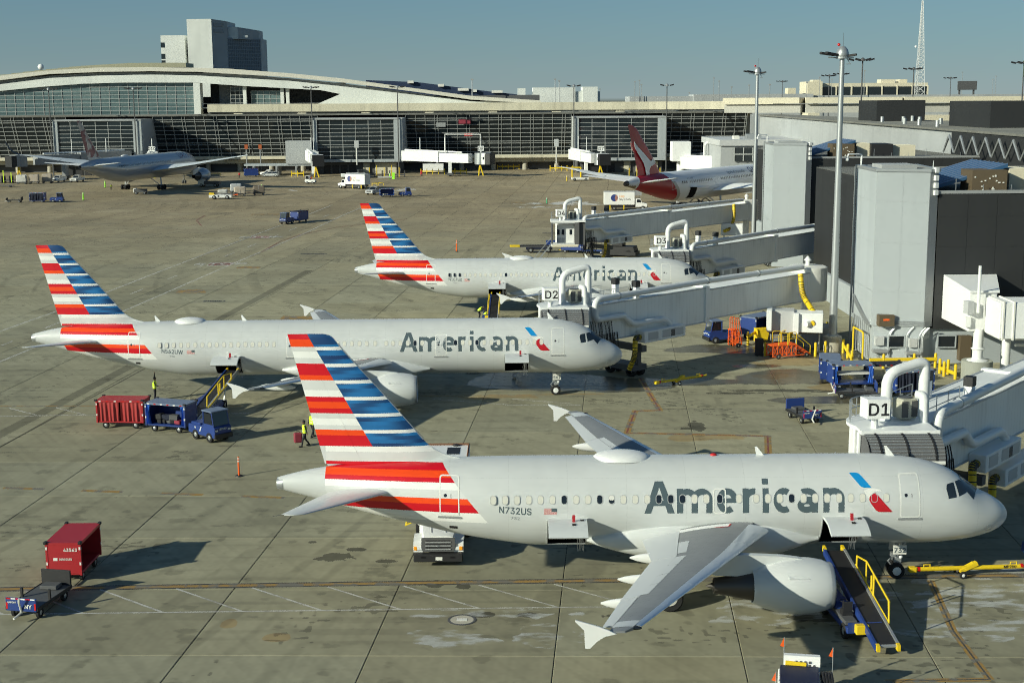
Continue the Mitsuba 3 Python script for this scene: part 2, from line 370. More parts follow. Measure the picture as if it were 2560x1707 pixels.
scene[APRON]['bsdf']['roughness'] = mikit.proc(_apron_rough); scene[APRON]['bsdf']['specular'] = .4
def _land(p, n, uv):
    k = mikit.fbm(p.x * .004, p.y * .004, 1.0, 4); m = mikit.noise(p.x * .03, p.y * .03, 3.0)
    return mikit.mix((.17, .15, .10), (.09, .10, .055), mikit.smoothstep(.35, .65, k)) * (.8 + .4 * m)
LAND = mat('dry_grassland', mikit.proc(_land), .95, spec=.1)
solo('ground', MB().bx(-6000, 6000, 300, 9000, -3, -.10), LAND, 'dry flat land reaching the horizon', 'land', kindof='structure')
ap = Thing('apron', 'stained concrete apron laid in large square slabs', 'apron', structure=True)
ap.part('surface', MB().bx(-420, 330, 20, 640, -1, -.030), APRON)
def _slab():
    m = MB(); g = .016
    q = lambda i, j, o: (_U * (i + (o if i == 0 else -o) / 7.57) + _V * (j + (o if j == 0 else -o) / 7.6))
    P = lambda o, z: [(*q(0, 0, o), z), (*q(1, 0, o), z), (*q(1, 1, o), z), (*q(0, 1, o), z)]
    return m.loft([np.array(P(g, -.2)), np.array(P(g, -.02)), np.array(P(g + .02, 0))])
_sl = mikit.ply(_slab().mesh(), APRON)
_c = []
for i in range(-14, 14):
    for j in range(-2, 24):
        c = _P0 + _U * (i + .5) + _V * (j + .5)
        if c[1] > 42 and abs(c[0]) < c[1] * .40 + 6: _c.append((c[1], i, j))
for _, i, j in sorted(_c)[:298]:
    o = _P0 + _U * i + _V * j; ap.part('slab', _sl, None, off=(o[0], o[1], 0))
# painted markings, a sheet 4 mm above the slabs
def _worn(rgb, wear):
    def fn(p, n, uv):
        k = mikit.fbm(p.x * 2.3, p.y * 2.3, 4.0, 3); f = mikit.noise(p.x * 14, p.y * 14, 1.0)
        return mikit.mix(rgb, (.16, .15, .125), dr.clip((mikit.smoothstep(.42, .72, k) * .7 + .35 * f) * wear, 0, 1))
    return mikit.proc(fn)
MYEL = mat('worn_yellow_line', _worn((.33, .19, .04), 1.25), .7)
MWHT = mat('worn_white_line', _worn((.50, .49, .45), .75), .7)
MRED = mat("worn_red_box", _worn((.20, .05, .035), .9), .7)
MBLK = mat('line_border', _worn((.055, .052, .045), .8), .8)
mk = Thing('apron_marking', 'painted lines on the apron', 'marking', structure=True)
def strip(pts, w, z=.005):
    p = np.asarray(pts, float); v, f = [], []
    d = np.gradient(p, axis=0); d /= np.linalg.norm(d, axis=1, keepdims=True); nn = np.c_[-d[:, 1], d[:, 0]]
    for q, k in zip(p, nn): v += [(*(q + k * w / 2), z), (*(q - k * w / 2), z)]
    return MB().add(v, [[2 * i, 2 * i + 1, 2 * i + 3, 2 * i + 2] for i in range(len(p) - 1)])
def line(pts, w, m, name='line', z=.005): return mk.part(name, strip(pts, w, z), m)
_yl = [(-40, 60.25), (-23.74, 60.58), (-7.89, 61.0), (4.8, 61.25), (21.75, 61.55), (27, 61.6)]
line(_yl, .62, MBLK); line(_yl, .30, MYEL, z=.009)
line([(-40, 57.1), (-22.57, 57.41), (-7.5, 57.66), (.28, 57.81), (6, 57.87)], .11, MWHT)
for k in range(-3, 7):
    x = -15.58 + 3.49 * k; y = 60.52 + .055 * k
    if -32 < x < 3.5: line([(x, y), (x + 3.62, y - 2.93)], .11, MWHT)
for k in range(-1, 4): x = -29.77 + 4.77 * k; y = 77.62 - .69 * k; line([(x, y), (x + 2.5, y - .36)], .40, MYEL, 'dash')
_ld = [(10.32, 108.7), (10.65, 96.8), (8.85, 96.7), (7.69, 90.07), (16.97, 88.93), (16.11, 84.0), (15.6, 70)]
for i in range(len(_ld) - 1):
    a, b = np.array(_ld[i]), np.array(_ld[i + 1]); e = (b - a) / np.linalg.norm(b - a)
    line([a - e * .2, b + e * .2], .46, MYEL, z=.005 + .0007 * i); line([a - e * .06, b + e * .06], .12, MRED, z=.010 + .0007 * i)
line([(-14, 101.9), (-2.46, 102.3), (7, 102.7)], .22, MYEL)
for a, b in (((19.39, 61), (18.49, 54.8)), ((18.49, 54.8), (18.35, 49.9)), ((18.35, 49.9), (14.3, 49.8))): line([a, b], .34, MYEL); line([a, b], .08, MBLK, z=.009)
line([(23, 62.9), (29, 63.0)], .25, MYEL)
L1 = [(-52.4, 112), (-50.52, 133.7), (-49.2, 146.6), (-48.08, 161.9), (-47.0, 179), (-43.7, 227.6), (-41.4, 258), (-38.93, 299)]
L2 = [(-46.2, 95), (-44.57, 117.5), (-44.0, 123.9), (-41.88, 147), (-38.74, 190.8), (-35.5, 231.2), (-33.2, 273), (-31, 300)]
line(L1, .20, MWHT); line(L2, .20, MWHT)
for y0, y1 in ((125.6, 128), (135.6, 139.2), (147.8, 151.4), (160, 164.4), (173.8, 177.4), (186.4, 189.6), (199, 204.5), (212, 218), (227.3, 231.8), (239.5, 245.4), (254, 259), (268, 273)):
    x = lambda y: -46.4 + (y - 139) * .0757; line([(x(y0), y0), (x(y1), y1)], .17, MWHT, 'dash')
for pg, bord in (([(-41.97, 188), (-42.1, 191.7), (-38.8, 191.6), (-38.7, 187.9)], 1), ([(-43.3, 226.3), (-43.3, 230.2), (-40.05, 230), (-40.0, 226)], 1)):
    v = [(*q, .005) for q in pg]; mk.part('stop_box', MB().add(v, [[0, 1, 2, 3]]), MWHT)
    c = np.mean(pg, 0); v = [(*(c + (np.array(q) - c) * (.94, .86)), .009) for q in pg]; bk = mk.part('stop_box', MB().add(v, [[0, 1, 2, 3]]), MRED)
    t = MB(); text_on(t, 'STOP', 2.0, (c[0], c[1], .004), (1, 0, 0), (0, 1, 0), True); mk.part('stop_lettering', t, MWHT)
for pg in ([(-39.8, 160.7), (-36, 160.6), (-36.9, 163.4), (-39.9, 163.5)], [(-37.3, 184.6), (-34.1, 184.5), (-34.2, 186.6), (-37.3, 186.7)], [(-24, 139.9), (-20.4, 139.8), (-20.9, 142.2), (-24, 142.3)], [(-52, 274.6), (-46.5, 274.4), (-46.6, 276), (-52, 276.2)], [(0, 302), (3, 301.8), (3, 303.5), (0, 303.6)]):
    mk.part('yellow_box', MB().add([(*q, .005) for q in pg], [[0, 1, 2, 3]]), MYEL)
line([(-45, 99.8), (-38, 99.6), (-20, 99.1)], .2, MYEL); line([(-45, 96.3), (-36.8, 96.32), (-30, 96.5), (-19, 96.7)], .13, MWHT)
for k in range(-1, 4): x = -37.1 + 3.4 * k; line([(x, 98.95 + .1 * k), (x + 2.9, 96.5 + .1 * k)], .12, MWHT)
line([(-6, 101.2), (0, 98.9), (5, 98.7)], .12, MWHT); line([(0, 101), (4.4, 99.2)], .12, MWHT)
line([(-61, 274), (-60, 262), (-56.4, 250)], .22, MRED); line([(-37.5, 205), (-37.2, 222), (-35.5, 233), (-31, 246), (-20, 262)], .22, MRED)
line([(-60, 330), (-66, 345), (-62, 356), (-50, 362)], .25, MRED)
# iron covers set in the slabs
def cover(x, y, r, m):
    c = Thing('manhole_cover', None, 'manhole cover', (x, y, .004), group=None)
    c.part('ring', MB().lathe([(0, r), (.02, r), (.02, r * .84), (0, r * .84)], 24), DGREY); c.part('lid', MB().lathe([(.008, .01), (.012, r * .82)], 24), m)
    return c
c = cover(-2.24, 56.4, .62, CONC); labels[c.key]['label'] = 'round iron manhole cover in the apron in front of the nearest airliner'
c.part('plate', MB().bx(-.22, .22, -.14, .14, .01, .025), WHITE2)
for nm, x, y, w, d, lab in (('drain_grate', -33.6, 153.6, 2.4, .9, 'rectangular drain grate on the dark tar stripe behind the long airliner'), ('drain_grate', -29.2, 202.0, 3.8, .6, 'narrow drain grate in the apron left of the third airliner tail'), ('drain_grate', 7.0, 232.0, 3.4, .8, 'long drain grate in open apron right of the third airliner tail')):
    gk = Thing(nm, lab, 'drain grate', (x, y, .004)); gk.part('frame', MB().prism(sbox(-w / 2, -d / 2, w / 2, d / 2).difference(sbox(-w / 2 + .1, -d / 2 + .1, w / 2 - .1, d / 2 - .1)), 0, .02), DGREY)
    b = MB(); [b.bx(-w / 2 + .1 + i * .2, -w / 2 + .2 + i * .2, -d / 2 + .1, d / 2 - .1, 0, .012) for i in range(int((w - .2) / .2))]; gk.part('bars', b, BLACK, stuff=True)
# ================================================================ humanist lettering of the airliner title (capital height 1)
def _title():
    S = .195; h = S / 2; xh = .757; y0 = .43; ry = xh - h - y0
    st = lambda pts: LineString(pts).buffer(h, cap_style=2, join_style=1)
    arc = lambda cx, cy, rx, ry, a0, a1, n=24: [(cx + rx * math.cos(math.radians(a)), cy + ry * math.sin(math.radians(a))) for a in np.linspace(a0, a1, n)]
    stem = lambda x, y=xh: sbox(x - h, 0, x + h, y)
    arch = lambda a, b: st([(a, y0 - .05)] + arc((a + b) / 2, y0, (b - a) / 2, ry, 180, 0) + [(b, 0)])
    A = Polygon([(0, 0), (.345, 1), (.60, 1), (.95, 0), (.735, 0), (.655, .235), (.29, .235), (.21, 0)], [[(.345, .40), (.60, .40), (.4725, .805)]])
    m = unary_union([stem(h), arch(h, .555), arch(.555, 1.11 - h)])
    c_ = .378; r_ = c_ - h + .008
    e = unary_union([st(arc(.335, c_, .237, r_, -2, 306)), sbox(.10, .315, .62, .315 + .145)]).difference(sbox(.5, .16, .8, .315))
    e = unary_union([e, st(arc(.335, c_, .237, r_, 225, 300))])
    r = unary_union([stem(h), st([(h, y0 - .05)] + arc(.36, y0, .36 - h, ry, 180, 82))])
    i = unary_union([stem(h), sbox(0, .875, S, 1.07)])
    c = st(arc(.335, c_, .237, r_, 58, 302)).intersection(sbox(-1, -1, .57, 2))
    a = unary_union([sbox(.64 - S, 0, .64, .5), st(arc(.30, .46, .245, xh - h - .46, 128, 0) + [(.545, .3)]), st(arc(.29, .225, .195, .225 - h + .008, 0, 360, 40)), sbox(.29, .375, .56, .375 + .115)])
    n = unary_union([stem(h), arch(h, .667 - h)])
    from shapely.affinity import translate
    return unary_union([translate(g, x, 0) for g, x in ((A, 0), (m, 1.02), (e, 2.26), (r, 3.08), (i, 3.70), (c, 4.04), (a, 4.79), (n, 5.595))])
TITLE_SHAPE = _title()
def title_decal(B, pxL, width, vbase, cap, off=.010, R=2.02):
    v, f = flat(TITLE_SHAPE, .14); k = width / 6.26
    return MB().add(B.pt(pxL - v[:, 0] * k, (v[:, 1] * cap + vbase) / R, np.full(len(v), off)), f)
# ================================================================ airliners
class Body:
    """fuselage: centre height, half height and half width along the distance aft of the nose"""
    def __init__(s, L, nose, tail, zc, h, a):
        k = [(p, z, hh, w) for p, z, hh, w in nose] + [(L - t, z, hh, w) for t, z, hh, w in tail]
        k = np.array(sorted(k)); s.L = L
        s.fz, s.fh, s.fa = (Pchip(k[:, 0], k[:, i]) for i in (1, 2, 3))
    def pt(s, px, phi, off=0.0):
        px = np.clip(px, 0, s.L); z, h, a = s.fz(px), s.fh(px), s.fa(px)
        ny, nz = -np.cos(phi) * h, np.sin(phi) * a; q = np.sqrt(ny * ny + nz * nz) + 1e-9
        return np.stack([-px + 0 * phi, -a * np.cos(phi) + off * ny / q, z + h * np.sin(phi) + off * nz / q], -1)
    def phi(s, px, z): return np.arcsin(np.clip((z - s.fz(np.clip(px, 0, s.L))) / s.fh(np.clip(px, 0, s.L)), -1, 1))
    def wrap(s, v):
        """(px, z, offset) -> near side of the skin"""
        v = np.asarray(v, float); o = v[:, 2] if v.shape[1] > 2 else np.zeros(len(v))
        return s.pt(v[:, 0], s.phi(v[:, 0], v[:, 1]), o)
    def decal(s, poly, off=.012, size=.22):
        v, f = flat(poly, size); return MB().add(s.wrap(np.c_[v, np.full(len(v), off)]), f)
    def slab(s, poly, t, off=0.0):
        m = trimesh.creation.extrude_polygon(poly, t, engine='earcut'); v = m.vertices.copy(); v[:, 2] += off
        return MB().add(s.wrap(v), m.faces)
    def text(s, text, pxL, width, vbase, cap, bold=True, off=.01, size=.3, R=2.02):
        v, f = text2d(text, 1.0, bold); v = v.copy(); v[:, 0] -= v[:, 0].min(); k = width / v[:, 0].max()
        v = np.c_[pxL - v[:, 0] * k, v[:, 1] * cap + vbase]
        v, f = trimesh.remesh.subdivide_to_size(np.c_[v, np.zeros(len(v))], f, size, max_iter=10)
        return MB().add(s.pt(v[:, 0], v[:, 1] / R, np.full(len(v), off)), f)
    def skin(s, holes=(), n=72, ext=True):
        xs = [0.004, .03, .08, .16, .26, .38, .52, .7] + list(np.arange(.9, s.L - .6, .28)) + [s.L - .45, s.L - .3, s.L - .15, s.L]
        for a, b, *_ in holes: xs = [q for q in xs if abs(q - a) > .1 and abs(q - b) > .1] + [a, b]
        xs = np.array(sorted(xs)); ph = np.arange(n) * 2 * PI / n
        X, P = np.meshgrid(xs, ph, indexing='ij'); v = s.pt(X.ravel(), P.ravel()); f = []
        for i in range(len(xs) - 1):
            xm = (xs[i] + xs[i + 1]) / 2
            for j in range(n):
                pm = ((j + .5) * 360 / n + 180) % 360 - 180
                if any(a < xm < b and c < pm < d for a, b, c, d in holes): continue
                p, q = i * n + j, i * n + (j + 1) % n
                f += [[p, q, q + n], [p, q + n, p + n]]
        return (v, np.array(f)), np.c_[s.L - X.ravel(), v[:, 2]]
def foil(c0, c1, le, te, zle, zte, y, thick, n=9, camber=.012):
    c = c0 + (c1 - c0) * (1 - np.cos(np.linspace(0, PI, n))) / 2; ch = te - le
    yt = thick * ch * 5 * (.2969 * np.sqrt(c) - .126 * c - .3516 * c ** 2 + .2843 * c ** 3 - .1036 * c ** 4)
    zm = zle + (zte - zle) * c + camber * ch * 4 * c * (1 - c)
    up = np.c_[-(le + ch * c), np.full(n, y), zm + yt]; lo = np.c_[-(le + ch * c), np.full(n, y), zm - yt * .85]
    return np.vstack([up, lo[::-1]])
def surface(c0, c1, ys, LE, TE, ZL, ZT, TH, side, n=9):
    return MB().loft([foil(c0, c1, LE(y), TE(y), ZL(y), ZT(y), side * y, TH(y), n) for y in ys])
def interp(xs, vs): return lambda y: float(np.interp(y, xs, vs))
def engine_mesh(x0, y, z, k=1.0, kr=1.0):
    """nacelle with its lip x0 aft of the nose; returns nacelle, lip, core, fan, spinner"""
    L = lambda prof, n=40: MB().lathe([(-(x0 + a * k), r * kr) for a, r in prof], n, 'x', (0, y, z))
    nac = L([(.18, 1.0), (.4, 1.09), (.95, 1.18), (1.55, 1.21), (2.2, 1.15), (2.9, .95), (3.4, .74), (3.38, .70), (2.6, .70)])
    lip = L([(.9, .80), (.3, .84), (.08, .885), (.0, .94), (.05, .99), (.18, 1.0)])
    core = L([(3.0, .66), (3.45, .62), (3.9, .53), (4.5, .41), (5.02, .33), (5.02, .29), (4.6, .29)])
    plug = L([(4.7, .22), (5.0, .17), (5.35, .03)], 20)
    fan = MB(); rr = .80 * kr; xf_ = -(x0 + .9 * k)
    fan.lathe([(xf_ - .12, .01), (xf_ - .12, rr)], 32, 'x', (0, y, z))
    for i in range(24):
        a = i * 2 * PI / 24; c, d = math.cos(a), math.sin(a); t = np.array([0, -d, c])
        p = [np.array([xf_ + s_ * .10, y, z]) + np.array([0, c, d]) * r + t * (s_ * w) for r, w in ((.25 * kr, .03), (rr * .98, .11 * kr)) for s_ in (-1, 1)]
        fan.add([p[0], p[1], p[3], p[2]], [[0, 1, 2, 3]])
    spin = L([(.55, .01), (.68, .11), (.9, .24), (1.0, .26)], 20)
    return nac, lip, core, plug, fan, spin
NB_NOSE = [(0, 3.05, .01, .01), (.04, 3.05, .20, .22), (.13, 3.05, .36, .40), (.35, 3.05, .59, .64), (.87, 3.09, .89, 1.01), (1.42, 3.15, 1.10, 1.28), (2.03, 3.31, 1.39, 1.52), (2.73, 3.51, 1.67, 1.72), (3.41, 3.62, 1.84, 1.83), (4.32, 3.72, 1.96, 1.92), (5.31, 3.79, 2.03, 1.96), (6.5, 3.83, 2.07, 1.975), (8.5, 3.83, 2.07, 1.975)]
NB_TAIL = [(14, 3.83, 2.07, 1.975), (12.3, 3.83, 2.07, 1.975), (9.94, 3.955, 1.93, 1.88), (8.34, 4.08, 1.775, 1.70), (6.34, 4.29, 1.51, 1.38), (4.74, 4.45, 1.285, 1.08), (2.84, 4.625, .94, .74), (1.14, 4.72, .56, .45), (.24, 4.73, .33, .29), (0, 4.71, .27, .24)]
def bird(body, th, dx, rel=1.0):
    """two-part emblem beside the title"""
    P = lambda pts: Polygon([(x + dx, z) for x, z in pts]).buffer(.03, quad_segs=4).buffer(-.03)
    em = th.part('emblem', body.decal(P([(7.73, 5.39), (7.42, 5.39), (7.30, 5.36), (7.2, 5.28), (6.79, 4.81), (7.12, 4.81), (7.24, 4.84), (7.34, 4.93)])), LBLUE)
    th.part('emblem_beak', body.decal(P([(7.16, 4.69), (6.95, 4.76), (6.69, 4.78), (6.42, 4.73), (6.33, 4.64), (6.52, 4.66), (6.68, 4.62), (6.82, 4.52), (6.92, 4.35), (7.05, 4.5)]), .011), WSTRIPE, em)
    th.part('emblem_tail', body.decal(P([(6.63, 4.61), (6.80, 4.54), (6.90, 4.42), (6.92, 4.30), (6.86, 4.16), (6.62, 3.83), (6.50, 3.76), (6.36, 3.74), (5.86, 3.74), (6.2, 4.12)]), .013), LRED, em)
def flag(body, th, x0, x1, z0, z1):
    fl = th.part('flag', body.decal(sbox(x1, z0, x0, z1), .008), WSTRIPE)
    hgt = (z1 - z0) / 13
    th.part('flag_stripes', body.decal(unary_union([sbox(x1, z0 + 2 * i * hgt, x0, z0 + (2 * i + 1) * hgt) for i in range(7)]), .014), LRED, fl)
    th.part('flag_canton', body.decal(sbox(x1, z0 + 6 * hgt, x1 + (x0 - x1) * .42, z1), .018), TITLE, fl)
WINRIM = mat('window_rim', (.40, .41, .41), .5)
_ring = rrect(-.142, .142, -.205, .205, .125).difference(rrect(-.118, .118, -.178, .178, .105))
def airliner(label, XN, YC, L, mg, title, reg, fleet, reg_x, flag_x, doors, exits, wins, dark, satcom, ants, beacon, cargo, hd=0.0, fairing=(9.05, 19.6), doors4=None, half=()):
    th = Thing('airliner', label, 'airplane', (XN, YC, 0), hd, 'white airliners with striped tails')
    B = Body(L, NB_NOSE, NB_TAIL, 3.83, 2.07, 1.975); dm = mg - 16.11; dl = L - 33.84
    holes = [(a, b, -60, -10) for a, b in cargo]
    m, uv = B.skin(holes); th.part('fuselage', m, LIVERY, smooth=True, uv=uv)
    # tail cone outlet
    th.part('exhaust_cone', MB().lathe([(-(L - .28), .325), (-(L + .02), .255), (-(L + .02), .2), (-(L - .2), .18), (-(L - .2), .01)], 24, 'x', (0, 0, 4.72)), STEEL, smooth=30)
    # cargo doors and holds
    for a, b in cargo:
        w = np.array([a, b]); ph = np.radians(np.arange(-60, -9, 5.0))
        rim = np.array([B.pt(q, p) for q in (a, b) for p in ph]).reshape(2, -1, 3)
        inn = rim.copy(); inn[:, :, 1] = .3; hold = MB()
        hold.loft([inn[0], inn[1]], False, False)
        for s_ in (0, 1): hold.loft([rim[s_], inn[s_]], False, False)
        for j in (0, -1): hold.loft([np.array([rim[0, j], rim[1, j]]), np.array([inn[0, j], inn[1, j]])], False, False)
        hk = th.part('cargo_hold', hold, DARK)
        sill = MB().tube([B.pt(a + .03, math.radians(-59), .02), B.pt(b - .03, math.radians(-59), .02)], .035, 6)
        for q in (a + .02, b - .02): sill.tube([B.pt(q, p, .012) for p in ph], .03, 6)
        th.part('hold_frame', sill, STEEL, hk)
        net = MB(); rnd = random.Random(5)
        for i in range(7):
            x = a + .12 + (b - a) * .16 * rnd.random(); net.tube([(-x, -1.72, 2.95), (-x - .03, -1.5, 2.4), (-x + .04 * rnd.random(), -1.15, 1.95 - .25 * rnd.random())], .012, 4)
        th.part('cargo_net', net, STEEL, hk)
        hinge = B.pt(a, ph[-1]); skin = np.array([B.pt(q, p, .02) for q in np.linspace(a + .03, b - .03, 6) for p in ph])
        R = rotm(rx=-112); d = skin - [0, hinge[1], hinge[2]]; outer = d @ R.T + [0, hinge[1] - .02, hinge[2] + .03]
        inner = (d * [1, .95, .95]) @ R.T + [0, hinge[1] - .02, hinge[2] - .05]
        n1, n2 = 6, len(ph); rings = [np.vstack([outer[i * n2:(i + 1) * n2], inner[i * n2:(i + 1) * n2][::-1]]) for i in range(n1)]
        ck = th.part('cargo_door', MB().loft(rings), SKIN_GREY, smooth=35, label='cargo door swung open')
        tip = outer[n2 // 2]; hx = -(a + .35 * (b - a)); hz = hinge[2] + .02
        st = MB().box((hx, hinge[1] - .62, hz + .12), (.13, .10, .5), rx=-14)
        th.part('red_flag', st, CRED, ck)
        th.part('latch', MB().box((hx, hinge[1] - .95, hz + .03), (.16, .14, .09)).box((hx + .38, hinge[1] - .5, hz + .06), (.16, .12, .14)), BLACK, ck)
    # belly fairing
    f0, f1 = fairing[0] + dm * 0, fairing[1]
    xs = np.linspace(0, 1, 26); sec = []
    for u in xs:
        px = f0 + (f1 - f0) * u; e = min(1, (math.sin(PI * min(1, u / .30) / 2)) if u < .30 else 1); e = e if u < .62 else math.cos(PI / 2 * min(1, (u - .62) / .38)) ** .75
        e = max(e, .02); top = 2.45 + .98 * e * (1 - .16 * max(0, u - .3)); bot = 2.25 - .92 * e; w = 1.55 + .62 * e
        an = np.linspace(0, 2 * PI, 36, endpoint=False); c, s_ = np.cos(an), np.sin(an)
        sec.append(np.c_[np.full(36, -px), w * np.sign(c) * np.abs(c) ** .62, (top + bot) / 2 + (top - bot) / 2 * np.sign(s_) * np.abs(s_) ** .75])
    th.part('belly_fairing', MB().loft(sec), SKIN_GREY, smooth=40)
    # doors
    for i, (a, b, z0, z1, st) in enumerate(doors):
        v, f = flat(rrect(b, a, z0, z1, .10), .2)
        dk = th.part('door', (B.wrap(np.c_[v, np.full(len(v), .010)]), f), LIVERY, smooth=True, uv=np.c_[L - v[:, 0], v[:, 1]])
        ring = rrect(b, a, z0, z1, .12).difference(rrect(b + .055, a - .055, z0 + .06, z1 - .05, .10))
        th.part('outline', B.decal(ring, .018, .15), WSTRIPE, dk)
        if st: th.part('sill', B.slab(rrect(b - .09, a + .09, z0 - .10, z0 - .015, .04), .045), GREY, dk)
        wx, wz = b + (a - b) * .70, z0 + (z1 - z0) * .535
        th.part('porthole', B.decal(Point(wx, wz).buffer(.075), .02), GLASS, dk)
        th.part('handle', B.decal(sbox(b + (a - b) * .40, wz - .12, b + (a - b) * .43, wz + .06), .02), DGREY, dk)
    # cabin windows
    def win_mesh(z): 
        c = 12.0
        v, f = flat(rrect(-.12, .12, -.18, .18, .105))
        top, tf = flat(rrect(-.12, .12, -.02, .18, .09))
        return B.slab(trimesh_shift(_ring, c, z), .018), B.decal(trimesh_shift(rrect(-.12, .12, -.18, .18, .105), c, z), .012, .1), B.decal(trimesh_shift(rrect(-.12, .12, -.03, .18, .08), c, z), .015, .1)
    rm, pm, hm = win_mesh(4.38)
    rd = mikit.ply(rm.mesh(), WINRIM, 40); ps = mikit.ply(pm.mesh(), SHADE); pd = mikit.ply(pm.mesh(), GLASS); ph_ = mikit.ply(hm.mesh(), WHITE2)
    for i, x in enumerate(wins):
        wk = th.part('window', rd, None, off=(12.0 - x, 0, 0))
        th.part('pane', pd if i in dark or i in half else ps, None, wk, off=(12.0 - x, 0, 0))
        if i in half: th.part('blind', ph_, None, wk, off=(12.0 - x, 0, 0))
    for x in exits:
        ring = rrect(x - .29, x + .29, 3.72, 4.82, .13).difference(rrect(x - .235, x + .235, 3.775, 4.765, .09))
        ek = th.part('emergency_exit', B.decal(ring, .018, .2), WSTRIPE)
        th.part('window', rd, None, ek, off=(12.0 - x, 0, 0)); th.part('pane', pd, None, ek, off=(12.0 - x, 0, 0))
    # cockpit glazing
    ck = []
    W1 = Polygon([(3.31, 4.66), (3.26, 4.80), (3.12, 4.83), (2.93, 4.84), (2.88, 4.30), (3.24, 4.27)])
    W2 = Polygon([(2.80, 4.86), (2.54, 4.87), (2.16, 4.46), (2.72, 4.33)])
    for w in (W1, W2): th.part('cockpit_window', B.decal(w.buffer(.02), .012, .12), WGLASS)
    ws = MB(); g = []
    for sd in (1, -1):
        q = [(2.47, .90), (2.06, .62), (1.52, .66), (1.56, 1.16), (2.45, 1.45)]
        pts = np.array([B.pt(np.array(px), np.array(PI / 2 - sd * (PI / 2 - p_)), .012) for px, p_ in [(2.47, .87), (2.03, .60), (1.86, .70), (1.47, 1.02), (1.45, 1.52), (2.43, 1.54)]])
        vv = []; N = 6
        px_l = np.linspace(0, 1, N)
        A, Bq, Cq, Dq = (2.46, .86), (2.42, 1.53), (1.44, 1.50), (1.98, .60)
        for u in px_l:
            for w in px_l:
                px = (1 - u) * ((1 - w) * A[0] + w * Bq[0]) + u * ((1 - w) * Dq[0] + w * Cq[0]); p_ = (1 - u) * ((1 - w) * A[1] + w * Bq[1]) + u * ((1 - w) * Dq[1] + w * Cq[1])
                vv.append(B.pt(np.array(px), np.array(p_ if sd == 1 else PI - p_), .014))
        ff = [[i * N + j, i * N + j + 1, (i + 1) * N + j + 1, (i + 1) * N + j] for i in range(N - 1) for j in range(N - 1)]
        th.part('windscreen', MB().add(np.array(vv), ff), WGLASS)
    # titles
    th.part('lettering', title_decal(B, title[1], title[2], -.09, 1.44), TITLE)
    th.part('registration', B.text(reg, reg_x[0], reg_x[0] - reg_x[1], -.14, .30, True, size=.5), TITLE)
    mid = (reg_x[0] + reg_x[1]) / 2
    th.part('fleet_number', B.text(fleet, mid + .19, .38, -.42, .135, False, size=.5), TITLE)
    flag(B, th, *flag_x, 3.72, 4.0)
    bird(B, th, title[1] - 17.04 if abs(title[1] - 17.04) < 2 else 0)
    th.part('service_panel', B.decal(rrect(.98, 1.30, 2.52, 2.84, .04).difference(rrect(1.0, 1.28, 2.54, 2.82, .03)), .008, .1), LGREY)
    th.part('service_panel', B.decal(rrect(L - 8.35, L - 7.98, 2.86, 3.02, .03), .012, .2), BLACK)
    # roof fittings
    sx = sum(satcom) / 2; hl = abs(satcom[0] - satcom[1]) / 2
    dome = MB(); an = np.linspace(0, PI / 2, 9)
    dome.lathe([(5.78, 1.02), (5.83, 1.0)] + [(5.83 + .34 * math.sin(q), math.cos(q) + .001) for q in an], 40, 'z', (-sx, 0, 0), (hl, .82))
    th.part('antenna_dome', dome, WHITE, smooth=40)
    for x in ants:
        th.part('blade_antenna', MB().prism([(-x - .10, 5.80), (-x + .30, 5.80), (-x - .10, 6.30), (-x - .20, 6.30)], -.02, .02, 'xz'), WHITE)
    if beacon: th.part('beacon', MB().sphere((-beacon, 0, 5.92), .11, (1.4, 1, .8)), RED, smooth=True)
    # fin and rudder
    zs = [5.25, 5.6, 5.8, 5.95, 6.1, 6.25, 6.42, 6.59, 7.4, 8.3, 9.2, 10.1, 10.9, 11.3, 11.5, 11.62, 11.69]
    lx = interp([5.2, 5.8, 5.95, 6.1, 6.25, 6.42, 6.59, 8.89, 10.9, 11.3, 11.5, 11.62, 11.69], [24.3, 25.1, 25.75, 26.2, 26.47, 26.72, 26.93, 28.86, 30.63, 30.93, 31.08, 31.23, 31.5])
    tx = interp([5.2, 11.69], [31.52, 33.16])
    def finpart(c0, c1, zz):
        rings = []
        for z in zz:
            le, te = lx(z) + dl, tx(z) + dl; lr = 26.93 + (z - 6.59) * .86 + dl
            lo = max(le, lr); c = np.linspace(0, 1, 13); q0, q1 = (le if c0 == 0 else lr + c0 * (te - lr)), lr + c1 * (te - lr); px = q0 + (q1 - q0) * c
            cc = np.clip((px - lo) / (te - lo), 0, 1); thk = .105 * (te - lo) * (1 if z < 11.6 else .6)
            yt = thk * 5 * (.2969 * np.sqrt(cc) - .126 * cc - .3516 * cc ** 2 + .2843 * cc ** 3 - .1036 * cc ** 4) + .03 * (px < lo)
            rings.append(np.vstack([np.c_[-px, -yt, np.full(13, z)], np.c_[-px, yt, np.full(13, z)][::-1]]))
        mb = MB().loft(rings); me = mb.mesh(); me = trimesh.graph.smooth_shade(me, angle=.6, facet_minarea=None)
        v = np.array(me.vertices); return (v, np.array(me.faces)), np.c_[L + v[:, 0], v[:, 2]]
    m, uv = finpart(0, .68, zs); th.part('fin', m, LIVERY, smooth=True, uv=uv)
    m, uv = finpart(.6815, 1, [5.62] + zs[2:]); th.part('rudder', m, LIVERY, smooth=True, uv=uv)
    th.part('fin_leading_edge', MB().tube([(-(lx(z) + dl) + .005, 0, z) for z in (6.75, 8, 9, 10, 10.9, 11.25)], .035, 8), STEEL, smooth=True)
    hinge = MB()
    for z in (7.25, 8.8, 10.4): hinge.box((-(tx(z) + dl) - .04, 0, z), (.28, .05, .06))
    # tailplanes
    sLE, sTE = interp([.2, 6.1], [28.0, 31.75]), interp([.2, 6.22], [31.2, 32.75])
